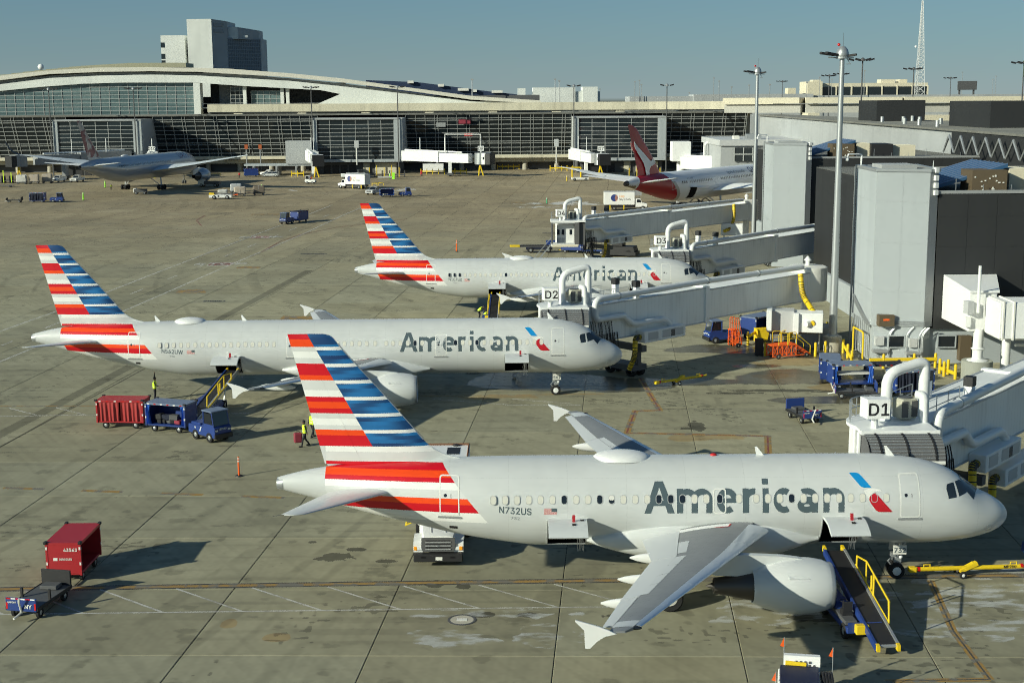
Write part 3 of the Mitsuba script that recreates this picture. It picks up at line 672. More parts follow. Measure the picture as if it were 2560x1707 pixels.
    sz, sth = interp([0, 6.2], [4.42, 5.06]), interp([0, 6], [.11, .09])
    for sd in (-1, 1):
        A = lambda q: q + dl
        k = th.part('tailplane', surface(0, .68, [.5, 2, 4, 6.0, 6.2], lambda y: sLE(y) + dl + (.35 if y > 6.1 else 0), lambda y: sTE(y) + dl, sz, sz, sth, sd), SKIN_GREY, smooth=40)
        th.part('elevator', surface(.685, 1, [.9, 2, 4, 6.0], lambda y: sLE(y) + dl, lambda y: sTE(y) + dl, sz, sz, sth, sd), SKIN_GREY, k, smooth=40)
        th.part('static_wick', MB().tube([(-(32.7 + dl), sd * 6.15, 5.06), (-(33.02 + dl), sd * 6.2, 5.02)], .012, 4), DGREY, k)
    # wings
    LE = lambda y: 11.35 + .5008 * (y - 1.98) + dm
    _te = interp([1.98, 6.4, 12.3, 16.8], [17.16, 17.17, 18.96, 20.05]); TE = lambda y: _te(y) + dm
    ZL = lambda y: 2.76 + .0815 * y; _zd = interp([1.98, 6.4, 12.3, 16.8], [.36, .26, .26, .05]); ZT = lambda y: ZL(y) - _zd(y)
    TH = interp([1.9, 6.4, 16.8], [.145, .115, .105])
    for sd in (-1, 1):
        ys = [1.5, 3, 4.6, 6.4, 9, 12.3, 14.5, 16.1, 16.6]
        rings = [foil(.135, .70, LE(y), TE(y), ZL(y), ZT(y), sd * y, TH(y), 11) for y in ys]
        rings.append(foil(.25, .72, LE(16.95), TE(16.95), ZL(16.95), ZT(16.95), sd * 16.95, .06, 11))
        mb = MB().loft(rings); me = trimesh.graph.smooth_shade(mb.mesh(), angle=.7, facet_minarea=None); v = np.array(me.vertices)
        wk = th.part('wing', (v, np.array(me.faces)), WINGGREY, smooth=True, uv=np.c_[(-v[:, 0] - 11.35) - .5 * np.abs(v[:, 1]), np.abs(v[:, 1])])
        for a, b in ((2.25, 5.0), (5.03, 8.2), (8.23, 11.2), (11.23, 13.9), (13.93, 16.35)):
            th.part('slat', surface(0, .155, np.linspace(a, b, 3), LE, TE, ZL, ZT, lambda y: TH(y) * 1.02, sd, 8), SLAT, wk, smooth=35)
        th.part('flap', surface(.705, 1, [2.25, 4, 6.36], LE, TE, ZL, ZT, lambda y: TH(y) * 1.03, sd), WINGLIGHT, wk, smooth=40)
        th.part('flap', surface(.705, 1, [6.42, 9, 12.3], LE, TE, ZL, ZT, lambda y: TH(y) * 1.03, sd), WINGLIGHT, wk, smooth=40)
        th.part('aileron', surface(.715, .99, [12.36, 14, 16.2], LE, TE, ZL, ZT, TH, sd), WINGLIGHT, wk, smooth=40)
        top = lambda y, c, o: foil(c, c + .01, LE(y), TE(y), ZL(y), ZT(y), sd * y, TH(y), 3)[0] + [0, 0, o]
        def panel(y0, y1, c0, c1, o=.012, n=4):
            ring = [[top(y, c, o) for c in np.linspace(c0, c1, 5)] for y in np.linspace(y0, y1, n)]
            v = np.array(ring).reshape(-1, 3); f = [[i * 5 + j, i * 5 + j + 1, (i + 1) * 5 + j + 1, (i + 1) * 5 + j] for i in range(n - 1) for j in range(4)]
            return MB().add(v, f)
        for a, b in ((4.3, 6.1), ): th.part('spoiler', panel(a, b, .60, .70), WINGLIGHT, wk)
        for a, b in ((6.65, 8.0), (8.03, 9.4), (9.43, 10.8), (10.83, 12.2)): th.part('spoiler', panel(a, b, .575, .70), WINGLIGHT, wk)
        th.part('walkway_strip', panel(2.14, 2.62, .30, .70), WHITE, wk)
        th.part('root_marking', MB().addm(panel(2.62, 2.70, .30, .42, .016).mesh()).addm(panel(2.2, 2.62, .295, .308, .016).mesh()), RED, wk)
        for a, b in ((15.85, 16.55),): th.part('wing_tip', panel(a, b, .14, .69), WINGLIGHT, wk)
        th.part('navigation_light', MB().sphere((-(LE(16.55) + .12), sd * 16.5, ZL(16.55)), .12, (2, .6, .6)), GLASS, wk, smooth=True)
        fp = [(19.45, 4.09), (19.75, 4.24), (20.05, 4.36), (20.85, 4.60), (20.86, 4.54), (20.55, 4.22), (20.52, 3.58), (20.36, 3.57), (20.12, 3.82), (19.85, 4.0)]
        fm = MB().prism([(-(x + dm), z) for x, z in fp], -.035, .035, 'xz', (0, sd * 16.98, 0))
        th.part('wingtip_fence', fm, WHITE, wk)
        for y, tip, ln in ((5.0, 17.95, 2.4), (8.6, 18.75, 2.6), (12.0, 19.66, 2.4)):
            zt = ZT(y) - .22; pr = []
            for u in np.linspace(0, 1, 10):
                w = math.sin(PI * (u * .94 + .02)) ** .7; pr.append((u, w))
            ring = []
            for u, w in pr:
                an = np.arange(14) * 2 * PI / 14; ring.append(np.c_[np.full(14, -(tip + dm - ln * u)), sd * y + .15 * w * np.cos(an), zt + .05 - .10 * u + .25 * w * np.sin(an)])
            th.part('flap_fairing', MB().loft(ring), WHITE, wk, smooth=50)
        # engine
        ek_ = engine_mesh(9.42 + dm, sd * 5.75, 1.69)
        ek = th.part('engine', ek_[0], SKIN_GREY, smooth=45)
        for nm, q, mm in (('intake_lip', 1, STEEL), ('exhaust_nozzle', 2, EXHAUST), ('exhaust_plug', 3, EXHAUST), ('fan', 4, DGREY), ('spinner', 5, DGREY)):
            th.part(nm, ek_[q], mm, ek, smooth=45 if nm != 'fan' else False)
        th.part('strake', MB().box((-(11.0 + dm), sd * 5.75 - .95, 2.38), (.85, .22, .02), rx=38), SKIN_GREY, ek)
        pr = [(10.35, 2.80), (10.9, 2.93), (11.6, 3.02), (13.2, 3.10), (15.2, 2.92), (15.6, 2.75), (14.4, 2.20), (13.0, 2.15), (11.6, 2.7)]
        th.part('pylon', MB().prism([(-(x + dm), z) for x, z in pr], -.16, .16, 'xz', (0, sd * 5.75, 0)), SKIN_GREY, ek)
        # main gear
        g = MB().cyl((-mg, sd * 3.8, .55), (-mg, sd * 3.7, 2.6), .13).cyl((-mg + .05, sd * 3.8, 1.4), (-mg - .2, sd * 2.3, 2.4), .08).cyl((-mg, sd * 3.3, .58), (-mg, sd * 4.3, .58), .09)
        gk = th.part('main_gear', g, STEEL, smooth=30)
        for o in (-.45, .45):
            th.part('tyre', MB().wheel((-mg, sd * 3.8 + o, .585), .585, .38), RUBBER, gk, smooth=35); th.part('rim', MB().hub((-mg, sd * 3.8 + o, .585), .55, .36), WHITE2, gk, smooth=30)
    # nose gear
    g = MB().cyl((-5.07, 0, .4), (-5.0, 0, 2.0), .085).cyl((-5.07, -.3, .36), (-5.07, .3, .36), .06).cyl((-5.0, 0, 1.0), (-4.5, 0, 1.9), .05).box((-5.02, 0, .85), (.34, .42, .16)).box((-4.9, 0, .62), (.22, .5, .07)).box((-5.2, 0, 1.1), (.2, .3, .2)).tube([(-5.2, -.1, .5), (-5.45, -.1, .8), (-5.15, -.1, 1.1)], .03, 6)
    gk = th.part('nose_gear', g, STEEL, smooth=30)
    for o in (-.25, .25):
        th.part('tyre', MB().wheel((-5.07, o, .37), .375, .22), RUBBER, gk, smooth=35); th.part('rim', MB().hub((-5.07, o, .37), .40, .215), WHITE, gk, smooth=30)
    th.part('gear_door', MB().box((-4.98, -.36, 1.42), (.62, .03, .44)), WHITE2, gk); th.part('gear_door', MB().box((-4.98, .36, 1.42), (.62, .03, .44)), WHITE2, gk)
    th.part('gear_number', text_on(MB(), fleet, .22, (-4.98, -.376, 1.40), (1, 0, 0), (0, 0, 1), True), TITLE, gk)
    th.part('gear_lamp', MB().sphere((-4.85, -.12, 1.0), .09), CLEAR, gk, smooth=True)
    return th, B
def trimesh_shift(pg, x, z):
    from shapely.affinity import translate
    return translate(pg, x, z)
_w319 = [23.84 - .5325 * i for i in range(19)] + [12.78] + [12.01 - .5325 * i for i in range(12)]
airliner('nearest white airliner with red and blue striped tail, marked N732US, in the foreground', 22.95, 61.58, 33.84, 16.11, ('American', 17.04, 9.01), 'N732US', '732',
         (23.58, 22.12), (21.56, 20.98), [(5.52, 4.60, 3.46, 5.35, True), (26.28, 25.38, 3.56, 5.37, True)], [13.65], _w319, {6, 9, 14, 15, 16, 23}, (16.61, 19.25), (11.58, 5.6), 13.68, [(7.2, 9.0), (19.62, 21.42)], .04, half={10})
_w321 = [34.56 - .53 * i for i in range(17)] + [24.0, 23.47, 22.94, 22.41, 21.88, 21.35, 21.09 - .24, 20.3, 19.75, 19.2, 18.58, 17.76, 17.25, 16.70, 16.15, 15.62, 15.08] + [12.6 - .5325 * i for i in range(13)]
airliner('long white striped-tail airliner marked N562UW, parked second from the camera', 8.37, 102.72, 44.51, 21.97, ('American', 16.75, 8.83), 'N562UW', '562',
         (34.42, 32.82), (32.53, 31.95), [(5.46, 4.50, 3.42, 5.33, True), (14.12, 13.27, 3.40, 4.98, True), (25.17, 24.3, 3.40, 4.98, True), (36.98, 36.06, 3.36, 5.28, True)], [], _w321, {32, 34, 37}, (31.4, 33.8), (35.08, 28.58, 5.52), 0, [(7.16, 8.97), (28.54, 30.54)], .83, fairing=(14.55, 25.6))
_w320 = [27.58 - .53 * i for i in range(25)] + [13.95, 13.1, 12.2] + [11.75 - .53 * i for i in range(11)]
airliner('white striped-tail airliner marked N107US, third from the camera behind two others', 21.19, 142.6, 37.57, 17.71, ('American', 16.95, 8.73), 'N107US', '107',
         (27.68, 26.3), (26.05, 25.5), [(5.71, 4.75, 3.5, 5.4, True), (30.0, 29.06, 3.5, 5.38, True)], [15.1], _w320, {0, 1, 2, 11, 22, 23, 26}, (18.88, 21.43), (13.38, 5.73), 0, [(7.2, 9.0), (21.76, 23.58)], -.52, fairing=(10.6, 21.4))
# ================================================================ buildings
def _panelwall(rgb, px, pz, streak=.18):
    def fn(p, n, uv):
        h = dr.select(dr.abs(n.x) > dr.abs(n.y), p.y, p.x)
        k = mikit.fbm(h * .12, p.z * .12, 2.0, 2); s = mikit.noise(h * .9, p.z * .06, 3.0)
        c = C3(rgb) * (.88 + .22 * k) * (1 - streak * mikit.smoothstep(.55, .95, s))
        if px:
            ja = dr.abs(h / px - dr.round(h / px)) * px; jb = dr.abs(p.z / pz - dr.round(p.z / pz)) * pz
            c = c * dr.select(dr.minimum(ja, jb) < .03, .80, 1.0)
        return c
    return mikit.proc(fn)
WALLW = mat('white_wall_panel', _panelwall((.62, .64, .61), 0, 0, .06), .6)
WALLC = mat('cream_wall', _panelwall((.56, .52, .40), 0, 0, .16), .8)
WALLG = mat('grey_wall_panel', _panelwall((.34, .355, .36), 0, 0, .06), .6)
CLADL = mat('light_cladding', _panelwall((.345, .375, .39), 0, 0, .05), .55)
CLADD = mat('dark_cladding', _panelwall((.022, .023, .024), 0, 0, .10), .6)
def _roof(p, n, uv):
    k = mikit.fbm(p.x * .12, p.y * .12, 3.0, 4); f = mikit.noise(p.x * 1.2, p.y * 1.2, 1.0)
    return C3(.15, .15, .135) * (.7 + .5 * k) * (.9 + .2 * f)
ROOF = mat('gravel_roof', mikit.proc(_roof), .9)
PANE = mat('facade_glass', (.014, .020, .024), .06, spec=.6)
def _hg(p, n, uv):
    k = mikit.noise(p.x * .08, p.z * .5, 2.0); f = mikit.noise(p.x * .5, p.z * 2.2, 7.0); s = dr.select(dr.abs(p.z / 2.1 - dr.round(p.z / 2.1)) < .12, .75, 1.0)
    return mikit.mix((.055, .095, .105), (.14, .20, .205), k * .6 + f * .4) * s
HPANE = mat('hall_glass', mikit.proc(_hg), .10, spec=.7)
MULL = mat('aluminium_mullion', (.40, .415, .405), .5)
SEAM = mat('blue_metal_roof', (.045, .12, .24), .35, .3)
SOLAR = mat('dark_blue_roof', (.022, .035, .075), .4)
rnd = random.Random(11)
def curtain(th, p0, u, v, us, vs, glass, parent=None, mw=.12, md=.16, budget=[300], name='pane', mull=MULL, pnlimit=None):
    """glazed wall: p0 + a*u + b*v, panes between the positions us and vs, bars along them"""
    p0, u, v = (np.asarray(q, float) for q in (p0, u, v)); n = np.cross(u, v); n /= np.linalg.norm(n)
    mb = MB(); rest = MB(); Lu, Lv = us[-1] - us[0], vs[-1] - vs[0]
    def bar(a0, a1, b0, b1, d):
        q = [p0 + u * a + v * b + n * o for o in (-.04, d) for a, b in ((a0, b0), (a1, b0), (a1, b1), (a0, b1))]
        mb.hexa(q)
    for a in us: bar(a - mw / 2, a + mw / 2, vs[0], vs[-1], md)
    for b in vs: bar(us[0], us[-1], b - mw * .5, b + mw * .5, md * .8)
    for i in range(len(us) - 1):
        for j in range(len(vs) - 1):
            t1, t2 = (rnd.random() - .5) * .03, (rnd.random() - .5) * .03
            c = [p0 + u * a + v * b + n * (-.02 + s1 * t1 + s2 * t2) for a, b, s1, s2 in ((us[i], vs[j], -1, -1), (us[i + 1], vs[j], 1, -1), (us[i + 1], vs[j + 1], 1, 1), (us[i], vs[j + 1], -1, 1))]
            if us[i + 1] - us[i] > 1.2 and budget[0] > 0:
                budget[0] -= 1; th.part(name, MB().add(c, [[0, 1, 2, 3]]), glass, parent)
            else: rest.add(c, [[0, 1, 2, 3]])
    if rest.n: th.part('small_panes', rest, glass, parent, stuff=True)
    th.part('mullions', mb, mull, parent, stuff=True)
# ---- far concourse with three glazed piers
tc = Thing('terminal_concourse', 'long glass concourse with dark panes and pale mullions across the far side of the apron', 'terminal')
bud = [300]
def cols(w, m=3.06, dbl=True):
    xs, x, k = [0.0], 0.0, 0
    while x < w - 1.5:
        x += m; k += 1; xs.append(x)
        if dbl and k % 3 == 0: x += .95; xs.append(x)
    xs = [q for q in xs if q < w - .4] + [w]; return xs
RWS = [0, 1.0, 2.35, 3.7, 4.35, 5.7, 7.05, 8.4, 9.75, 11.1, 11.75, 12.9]
lean = np.array([0, -6.0, 12.9]); lean = lean / np.linalg.norm(lean); LL = math.hypot(6, 12.9) / 12.9
tc.part('back_wall', MB().bx(-215, 76, 452, 462, 0, 17.9), DGREY)
tc.part('roof', MB().bx(-215, 77, 441.0, 478, 17.9, 18.35), ROOF)
for x0, x1 in ((-178, -141.2), (-113.6, -61.3), (-33.3, 19.4), (48.2, 75.1)):
    curtain(tc, (x0, 447.5, 5.0), (1, 0, 0), lean, cols(x1 - x0), [r * LL for r in RWS], PANE, budget=bud if x0 > -150 else [0])
tc.part('floor_edge', MB().bx(-215, 76, 446.2, 452, 4.0, 4.95), WALLC)
tc.part('lower_beam', MB().bx(-215, 76, 448.6, 450, 2.6, 3.7), WALLC)
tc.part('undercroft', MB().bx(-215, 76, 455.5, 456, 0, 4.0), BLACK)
for x in [4.58 + 10.3 * k for k in range(-17, 7)]:
    if not any(a < x < b for a, b in ((-142, -113), (-62, -33), (19, 48.5))): tc.part('column', MB().cyl((x, 450, 0), (x, 450, 4.0), .82, n=18), CONC, smooth=30)
for x0, x1 in ((-141.0, -113.7), (-61.2, -33.4), (19.5, 48.0)):
    pk = tc.part('pier', MB().bx(x0 + .2, x1 - .2, 428.5, 448, 4.4, 16.7), DGREY)
    tc.part('pier_roof', MB().bx(x0 - .1, x1 + .1, 427.6, 449, 16.7, 17.15), WALLG, pk)
    tc.part('side_wall', MB().bx(x1 - .22, x1, 428.2, 449, 4.3, 16.7), WALLG, pk); tc.part('side_wall', MB().bx(x0, x0 + .22, 428.2, 449, 4.3, 16.7), WALLG, pk)
    tc.part('end_column', MB().bx(x0, x0 + 1.5, 427.8, 429, 4.2, 16.72), CLADL, pk); tc.part('end_column', MB().bx(x1 - 2.6, x1, 427.8, 429, 4.2, 16.72), CLADL, pk)
    tc.part('sill_beam', MB().bx(x0, x1, 427.7, 430, 3.7, 4.5), CLADL, pk)
    w = x1 - x0 - 4.1
    curtain(tc, (x0 + 1.5, 428.3, 4.5), (1, 0, 0), (0, 0, 1), list(np.linspace(0, w, 7)), [0, 1.25, 2.5, 3.8, 4.5, 5.8, 7.1, 8.3, 9.5, 10.7, 12.1], PANE, pk, budget=bud if x0 > -120 else [0])
    b = MB().bx(x0 + 1, x1 - 1, 431, 446, 0, 3.75); tc.part('ground_floor', b, DGREY, pk)
    for a, c in ((.55, .62), (.68, .92)): tc.part('ground_floor_wall', MB().bx(x0 + (x1 - x0) * a, x0 + (x1 - x0) * c, 430.4, 431.2, 0, 3.3), WALLC, pk)
    for k in range(4): tc.part('service_door', MB().bx(x0 + 3 + k * 2.6, x0 + 5 + k * 2.6, 430.8, 431.1, 0, 2.6), BLACK, pk)
tc.part('lift_shaft', MB().bx(-69.0, -61.3, 424.5, 430, 3.4, 10.4), WALLG); tc.part('lift_shaft_base', MB().bx(-82, -61.3, 425, 430, 2.8, 3.4), CLADL)
for x in (-79, -72, -66): tc.part('base_wall', MB().bx(x, x + .5, 423, 431, 0, 2.8), GREY)
for x in (-91, -58.5 + 1): tc.part('stand_board', MB().bx(x - .2 - (30 if x < -80 else 0), x + 3.0 - (30 if x < -80 else 0), 440.0, 440.3, 14.6, 16.0), MAROON)
tc.part('stand_board', MB().bx(-16.5, -12.8, 441.4, 441.8, 15.0, 16.3), MAROON); tc.part('stand_board', MB().bx(-23.7, -20.7, 442.6, 442.9, 14.0, 15.4), GREY)
# ---- great hall with the arched roof
X = lambda pts: [(x, z) for x, z in pts]
TOP = [(-250, 20.5), (-210, 26.0), (-190, 28.6), (-168.5, 31.1), (-151.5, 32.75), (-134.7, 33.62), (-117.8, 33.64), (-102.4, 33.3), (-92.6, 33.0), (-72.5, 31.4), (-55, 29.6), (-32.15, 26.4), (-12.9, 23.7), (9.9, 22.1)]
LIP = [(9.9, 21.0), (-12.9, 22.5), (-32.15, 25.3), (-55, 28.3), (-72.5, 30.1), (-102.4, 32.0), (-117.8, 32.35), (-134.7, 32.2), (-151.5, 31.6), (-168.5, 29.6), (-190, 26.9), (-210, 24.3), (-250, 19)]
hall = Thing('terminal_hall', 'vast white arched hall with a curved roof and blue glass front behind the concourse', 'terminal')
hall.part('roof_edge', MB().prism(TOP + LIP, 458.5, 465, 'xz'), mat('pale_roof_edge', (.56, .54, .47), .7))
hall.part('soffit', MB().prism([(x, z - 1.6) for x, z in TOP] + [(x, z - 1.9) for x, z in LIP], 461.2, 465.2, 'xz'), GREY)
bot = [(-250, 17), (-210, 21.5), (-190, 24), (-168.8, 26.2), (-154.7, 27.5), (-140.5, 28.45), (-126.5, 28.75), (-104.3, 28.6), (-87.8, 27.4), (-62.5, 25.9), (-56, 24.6), (-64, 21.3), (10, 20.9)]
fas = [(x, z + .35) for x, z in [(9.9, 21.2), (-12.9, 21.6), (-32.15, 23.9), (-55, 26.7), (-72.5, 28.6), (-102.4, 30.5), (-117.8, 30.9), (-134.7, 30.7), (-151.5, 30.0), (-168.5, 28.0), (-190, 25.4), (-210, 22.9), (-250, 18)]]
hall.part('fascia', MB().prism(bot + fas, 459.6, 461, 'xz'), WALLW)
hall.part('roof', MB().loft([np.array([[x, 464.9, z - .3] for x, z in TOP]), np.array([[x, 560, z - .3] for x, z in TOP])], False, False), ROOF)
gu = [-75 + 3.28 * k for k in range(0, 24)]
def zarch(x): return float(np.interp(x, [q[0] for q in bot[:8]], [q[1] for q in bot[:8]]))
hb = [300]
hm = MB(); rest = MB(); p_y = 461.4
for i in range(24):
    x0 = -179.5 + 3.13 * i; x1 = x0 + 3.13
    wid = .30 if i in (3,) else .12
    hm.bx(x0 - wid / 2, x0 + wid / 2, p_y - .2, p_y, 18.2, zarch(x0) + .3)
    z = 18.3
    while z < 29:
        zt = min(z + 1.29, (zarch(x0) + zarch(x1)) / 2 + .2)
        if zt - z < .2: break
        q = [(x0, p_y + .02, z), (x1, p_y + .02 + rnd.random() * .02, z), (x1, p_y + .02, zt), (x0, p_y + .02 + rnd.random() * .02, zt)]
        if hb[0] > 0 and x0 > -171: hb[0] -= 1; hall.part('pane', MB().add(q, [[0, 1, 2, 3]]), HPANE)
        else: rest.add(q, [[0, 1, 2, 3]])
        hm.bx(x0, x1, p_y - .16, p_y, z - .065, z + .065); z += 1.29
if rest.n: hall.part('more_panes', rest, HPANE, stuff=True)
hall.part('mullions', hm, MULL, stuff=True)
hall.part('back_wall', MB().bx(-215, 10, 478, 480, 0, 24), DGREY)
hall.part('porch_post', MB().bx(-104.4, -102.2, 459.8, 464, 17.9, 28.9), WALLW)
hall.part('porch_floor', MB().bx(-102.2, -55, 461, 478, 20.2, 20.6), WALLG)
hall.part('porch_wall', MB().bx(-102, -56, 475, 475.5, 20.6, 28.5), DGREY); hall.part('porch_screen', MB().bx(-98, -93.5, 470, 470.4, 20.6, 28), GREY)
curtain(hall, (-93.2, 465, 20.6), (1, 0, 0), (0, 0, 1), list(np.linspace(0, 4.6, 4)), [0, 1.3, 2.6, 3.9, 5.2, 6.5], PANE, budget=[0])
curtain(hall, (-86.2, 464, 20.6), (1, 0, 0), (0, 0, 1), list(np.linspace(0, 10.4, 6)), [0, 1.3, 2.6, 3.9, 5.2], HPANE, budget=[0])
for x in (-88.0, -75.6, -73.8): hall.part('porch_post', MB().bx(x - .55, x + .55, 462, 463.2, 20.2, 27.5), WALLW)
hall.part('handrail', MB().tube([(-102, 460.4, 21.7), (-56, 460.4, 21.7)], .05, 5), STEEL)
rm = MB()
for k in range(16): x = -178 + 4.1 * k; rm.box((x, 500, np.interp(x, [q[0] for q in TOP], [q[1] for q in TOP]) + 1.6), (4.3, 12, 1.5), ry=-3 if x < -135 else 1)
hall.part('ribbed_skylight', rm, mat('khaki_skylight', (.30, .29, .20), .6), stuff=True)
hall.part('roof_dome', MB().sphere((-157.5, 470, 34.2), 1.0), WHITE, smooth=True)
# ---- hotel
ht = Thing('hotel_tower', 'white stepped hotel block with a grey window grid rising behind the arched hall', 'hotel')
def rbox(th, name, m, x0, x1, y0, y1, z0, z1, parent=None): return th.part(name, MB().bx(x0, x1, y0, y1, z0, z1), m, parent)
rbox(ht, 'left_wing', WALLW, -154.2, -143.6, 620, 650, 10, 51.4)
for z in (49.2 - 6, 44.6 - 6.3, 35.5, 31.6): rbox(ht, 'window', PANE, -154.2, -152.5, 619.85, 619.95, z - 1.1 + 4, z + 1.1 + 4)
rbox(ht, 'gap_wall', WALLG, -143.6, -141, 624, 650, 10, 48)
curtain(ht, (-143.6, 623.7, 30), (1, 0, 0), (0, 0, 1), [0, .9, 1.8, 2.7], [1.75 * k for k in range(11)], PANE, budget=[0])
rbox(ht, 'core', WALLW, -141.9, -131.1, 618, 640, 10, 58.2)
side = ht.part('core_side', MB().hexa([(-131.1, 618, 10), (-125.9, 626, 10), (-125.9, 645, 10), (-131.1, 640, 10), (-131.1, 618, 58.2), (-125.9, 626, 57.6), (-125.9, 645, 57.6), (-131.1, 640, 58.2)]), WALLG)
sg = MB(); ht.part('sign_band', MB().hexa([(-130.2, 619.0, 55.0), (-127.2, 623.7, 55.0), (-127.1, 623.8, 55.0), (-130.1, 619.1, 55.0), (-130.2, 619.0, 56.6), (-127.2, 623.7, 56.6), (-127.1, 623.8, 56.6), (-130.1, 619.1, 56.6)]), GREY)
ht.part('sign_band', MB().hexa([(-130.2, 619.0, 52.4), (-127.2, 623.7, 52.4), (-127.1, 623.8, 52.4), (-130.1, 619.1, 52.4), (-130.2, 619.0, 54.0), (-127.2, 623.7, 54.0), (-127.1, 623.8, 54.0), (-130.1, 619.1, 54.0)]), GREY)
def slant(name, m, xa, ya, xb, yb, z0, z1a, z1b, d=25): return ht.part(name, MB().hexa([(xa, ya, z0), (xb, yb, z0), (xb, yb + d, z0), (xa, ya + d, z0), (xa, ya, z1a), (xb, yb, z1b), (xb, yb + d, z1b), (xa, ya + d, z1a)]), m)
slant('guest_block', WALLG, -132.5, 619, -113.5, 640, 10, 50.8, 50.6, 15)
d = np.array([19, 21, 0]) / math.hypot(19, 21)
curtain(ht, (-132.2, 618.9, 33), d, (0, 0, 1), [0, .75, 1.5], [1.7 * k for k in range(11)], PANE, budget=[0])
nn = MB(); gg = MB(); n_ = np.array([21, -19, 0]) / math.hypot(19, 21)
FACE = mat('shaded_window_grid', (.13, .155, .18), .4)
q = [np.array([-132.5, 619, z]) + d * a + n_ * .1 for a, z in ((4.3, 30), (27.8, 30), (27.8, 50.2), (4.3, 50.2))]; ht.part('window_wall', MB().add(q, [[0, 1, 2, 3]]), FACE)
for k in range(24): c = np.array([-132.5, 619, 40]) + d * (4.6 + k * 1.0) + n_ * .2; nn.box(c, (.18, .2, 20.4), rz=47.9)
for k in range(13): c = np.array([-132.5, 619, 31 + k * 1.6]) + d * 16.1 + n_ * .18; nn.box(c, (23.4, .18, .3), rz=47.9)
ht.part('window_grid', nn, mat('grid_grey', (.22, .25, .28), .5), stuff=True)
rbox(ht, 'penthouse', WALLW, -126.6, -121.6, 628, 645, 50, 55.2); slant('penthouse_side', WALLG, -121.6, 628, -114.3, 640, 50, 55.2, 54.2, 10)
rbox(ht, 'roof_rail', STEEL, -119, -117, 627, 627.2, 50.6, 51.6)
# ---- guideway, crossheads, overpass
gw = Thing('people_mover_guideway', 'long cream concrete guideway running level above the glass concourse', 'guideway')
def deck(th, pts, z0, z1, w, m, name='beam', parent=None):
    for i in range(len(pts) - 1):
        (xa, ya), (xb, yb) = pts[i], pts[i + 1]; d = np.array([xb - xa, yb - ya], float); d /= np.linalg.norm(d); n = np.array([-d[1], d[0]]) * w / 2
        P = [(xa - n[0], ya - n[1]), (xb - n[0], yb - n[1]), (xb + n[0], yb + n[1]), (xa + n[0], ya + n[1])]
        th.part(name, MB().hexa([(*q, z0) for q in P] + [(*q, z1) for q in P]), m, parent)
gp = [(-99, 459)] + [(-78 + 20.8 * k, 459) for k in range(6)] + [(46, 457), (66, 450), (84, 436)]
deck(gw, gp, 19.0, 21.5, 8, WALLC); deck(gw, gp, 18.6, 19.0, 6, GREY, 'soffit')
for k in range(-4, 5):
    x = -5.7 + 20.75 * k
    gw.part('crosshead', MB().bx(x - 1.5, x + 1.5, 453.5, 463, 17.3, 18.6, .2), CREAM); gw.part('column', MB().bx(x - 1.2, x + 1.2, 456, 461, 10, 17.4), CREAM)
ov = Thing('road_overpass', 'cream road overpass on round columns crossing the right background', 'overpass')
op = [(64, 408), (84, 398), (110, 394), (160, 392), (260, 392)]
deck(ov, op, 20.8, 22.45, 12, CREAM, 'parapet'); deck(ov, op, 18.2, 20.6, 9, mat('girder_grey', (.42, .41, .37), .8), 'girder')
for x, y, r in ((84.3, 392, 1.25), (128.5, 392, 2.1), (141, 394, 2.1)):
    ov.part('column', MB().cyl((x, y, 0), (x, y, 18.2), r, n=24), CREAM, smooth=30); ov.part('crosshead', MB().bx(x - 1.6, x + 1.6, y - 5, y + 5, 17.0, 18.2), CREAM)
ov.part('abutment', MB().bx(118, 136, 425, 428, 0, 17), CREAM)
# ---- blue vault and low blocks far behind
vb = Thing('distant_terminal', 'far terminal with a low dark blue curved roof behind the white wall', 'terminal')
vt = [(-62, 31.2), (-40, 30.2), (-25, 28.2), (-10, 26.2), (4, 24.6), (4, 18), (-62, 18)]
vb.part('roof', MB().prism(vt, 600, 700, 'xz'), SOLAR)
for x, z in ((-44, 30.9), (-31, 29.4), (-22.5, 27.6), (-16, 27.0), (-8, 26.6)): vb.part('roof_unit', MB().bx(x, x + rnd.choice((1.6, 2.6, 4.6)), 598, 602, z - 1.2, z - .1), WHITE2)
lb = Thing('low_white_building', 'low white block with a roof plant room beside the guideway in the background', 'building')
lb.part('wall', MB().bx(9, 26, 560, 580, 10, 27.2), WALLW); lb.part('wing', MB().bx(3, 9, 562, 580, 10, 24.4), WALLW); lb.part('turret', MB().bx(3, 6, 560, 575, 10, 27.0), WALLW); lb.part('turret', MB().bx(29, 35, 560, 575, 10, 27.4), WALLW); lb.part('window_band', MB().bx(6.2, 9, 561.7, 561.95, 21.2, 23.2), GLASS); lb.part('wing', MB().bx(26, 36, 561, 575, 10, 25.6), WALLW)
gr = Thing('parking_structure', 'cream parking structure with long dark window bands at the far right', 'building')
gr.part('wall', MB().bx(196, 269, 900, 940, 10, 31.9), CREAM); gr.part('tower', MB().bx(190.5, 200, 895, 920, 10, 33.0), CREAM)
for k in range(7):
    x = 200.5 + k * 9.8
    gr.part('window', MB().bx(x, x + 9.0, 899.3, 899.9, 23.2, 29.6), PANE); gr.part('pilaster', MB().bx(x + 9.0, x + 9.8, 898.6, 900, 10, 30.2), CREAM)
for x, w in ((196, 5), (240, 9), (252, 5)): gr.part('roof_box', MB().bx(x, x + w, 905, 915, 31.9, 34.2), CREAM)
sb = Thing('small_cream_building', 'tiny cream block left of the parking structure on the skyline', 'building'); sb.part('wall', MB().bx(178, 183, 895, 905, 10, 29), CREAM); sb.part('roof', MB().bx(183, 190, 895, 905, 10, 24.6), DGREY)
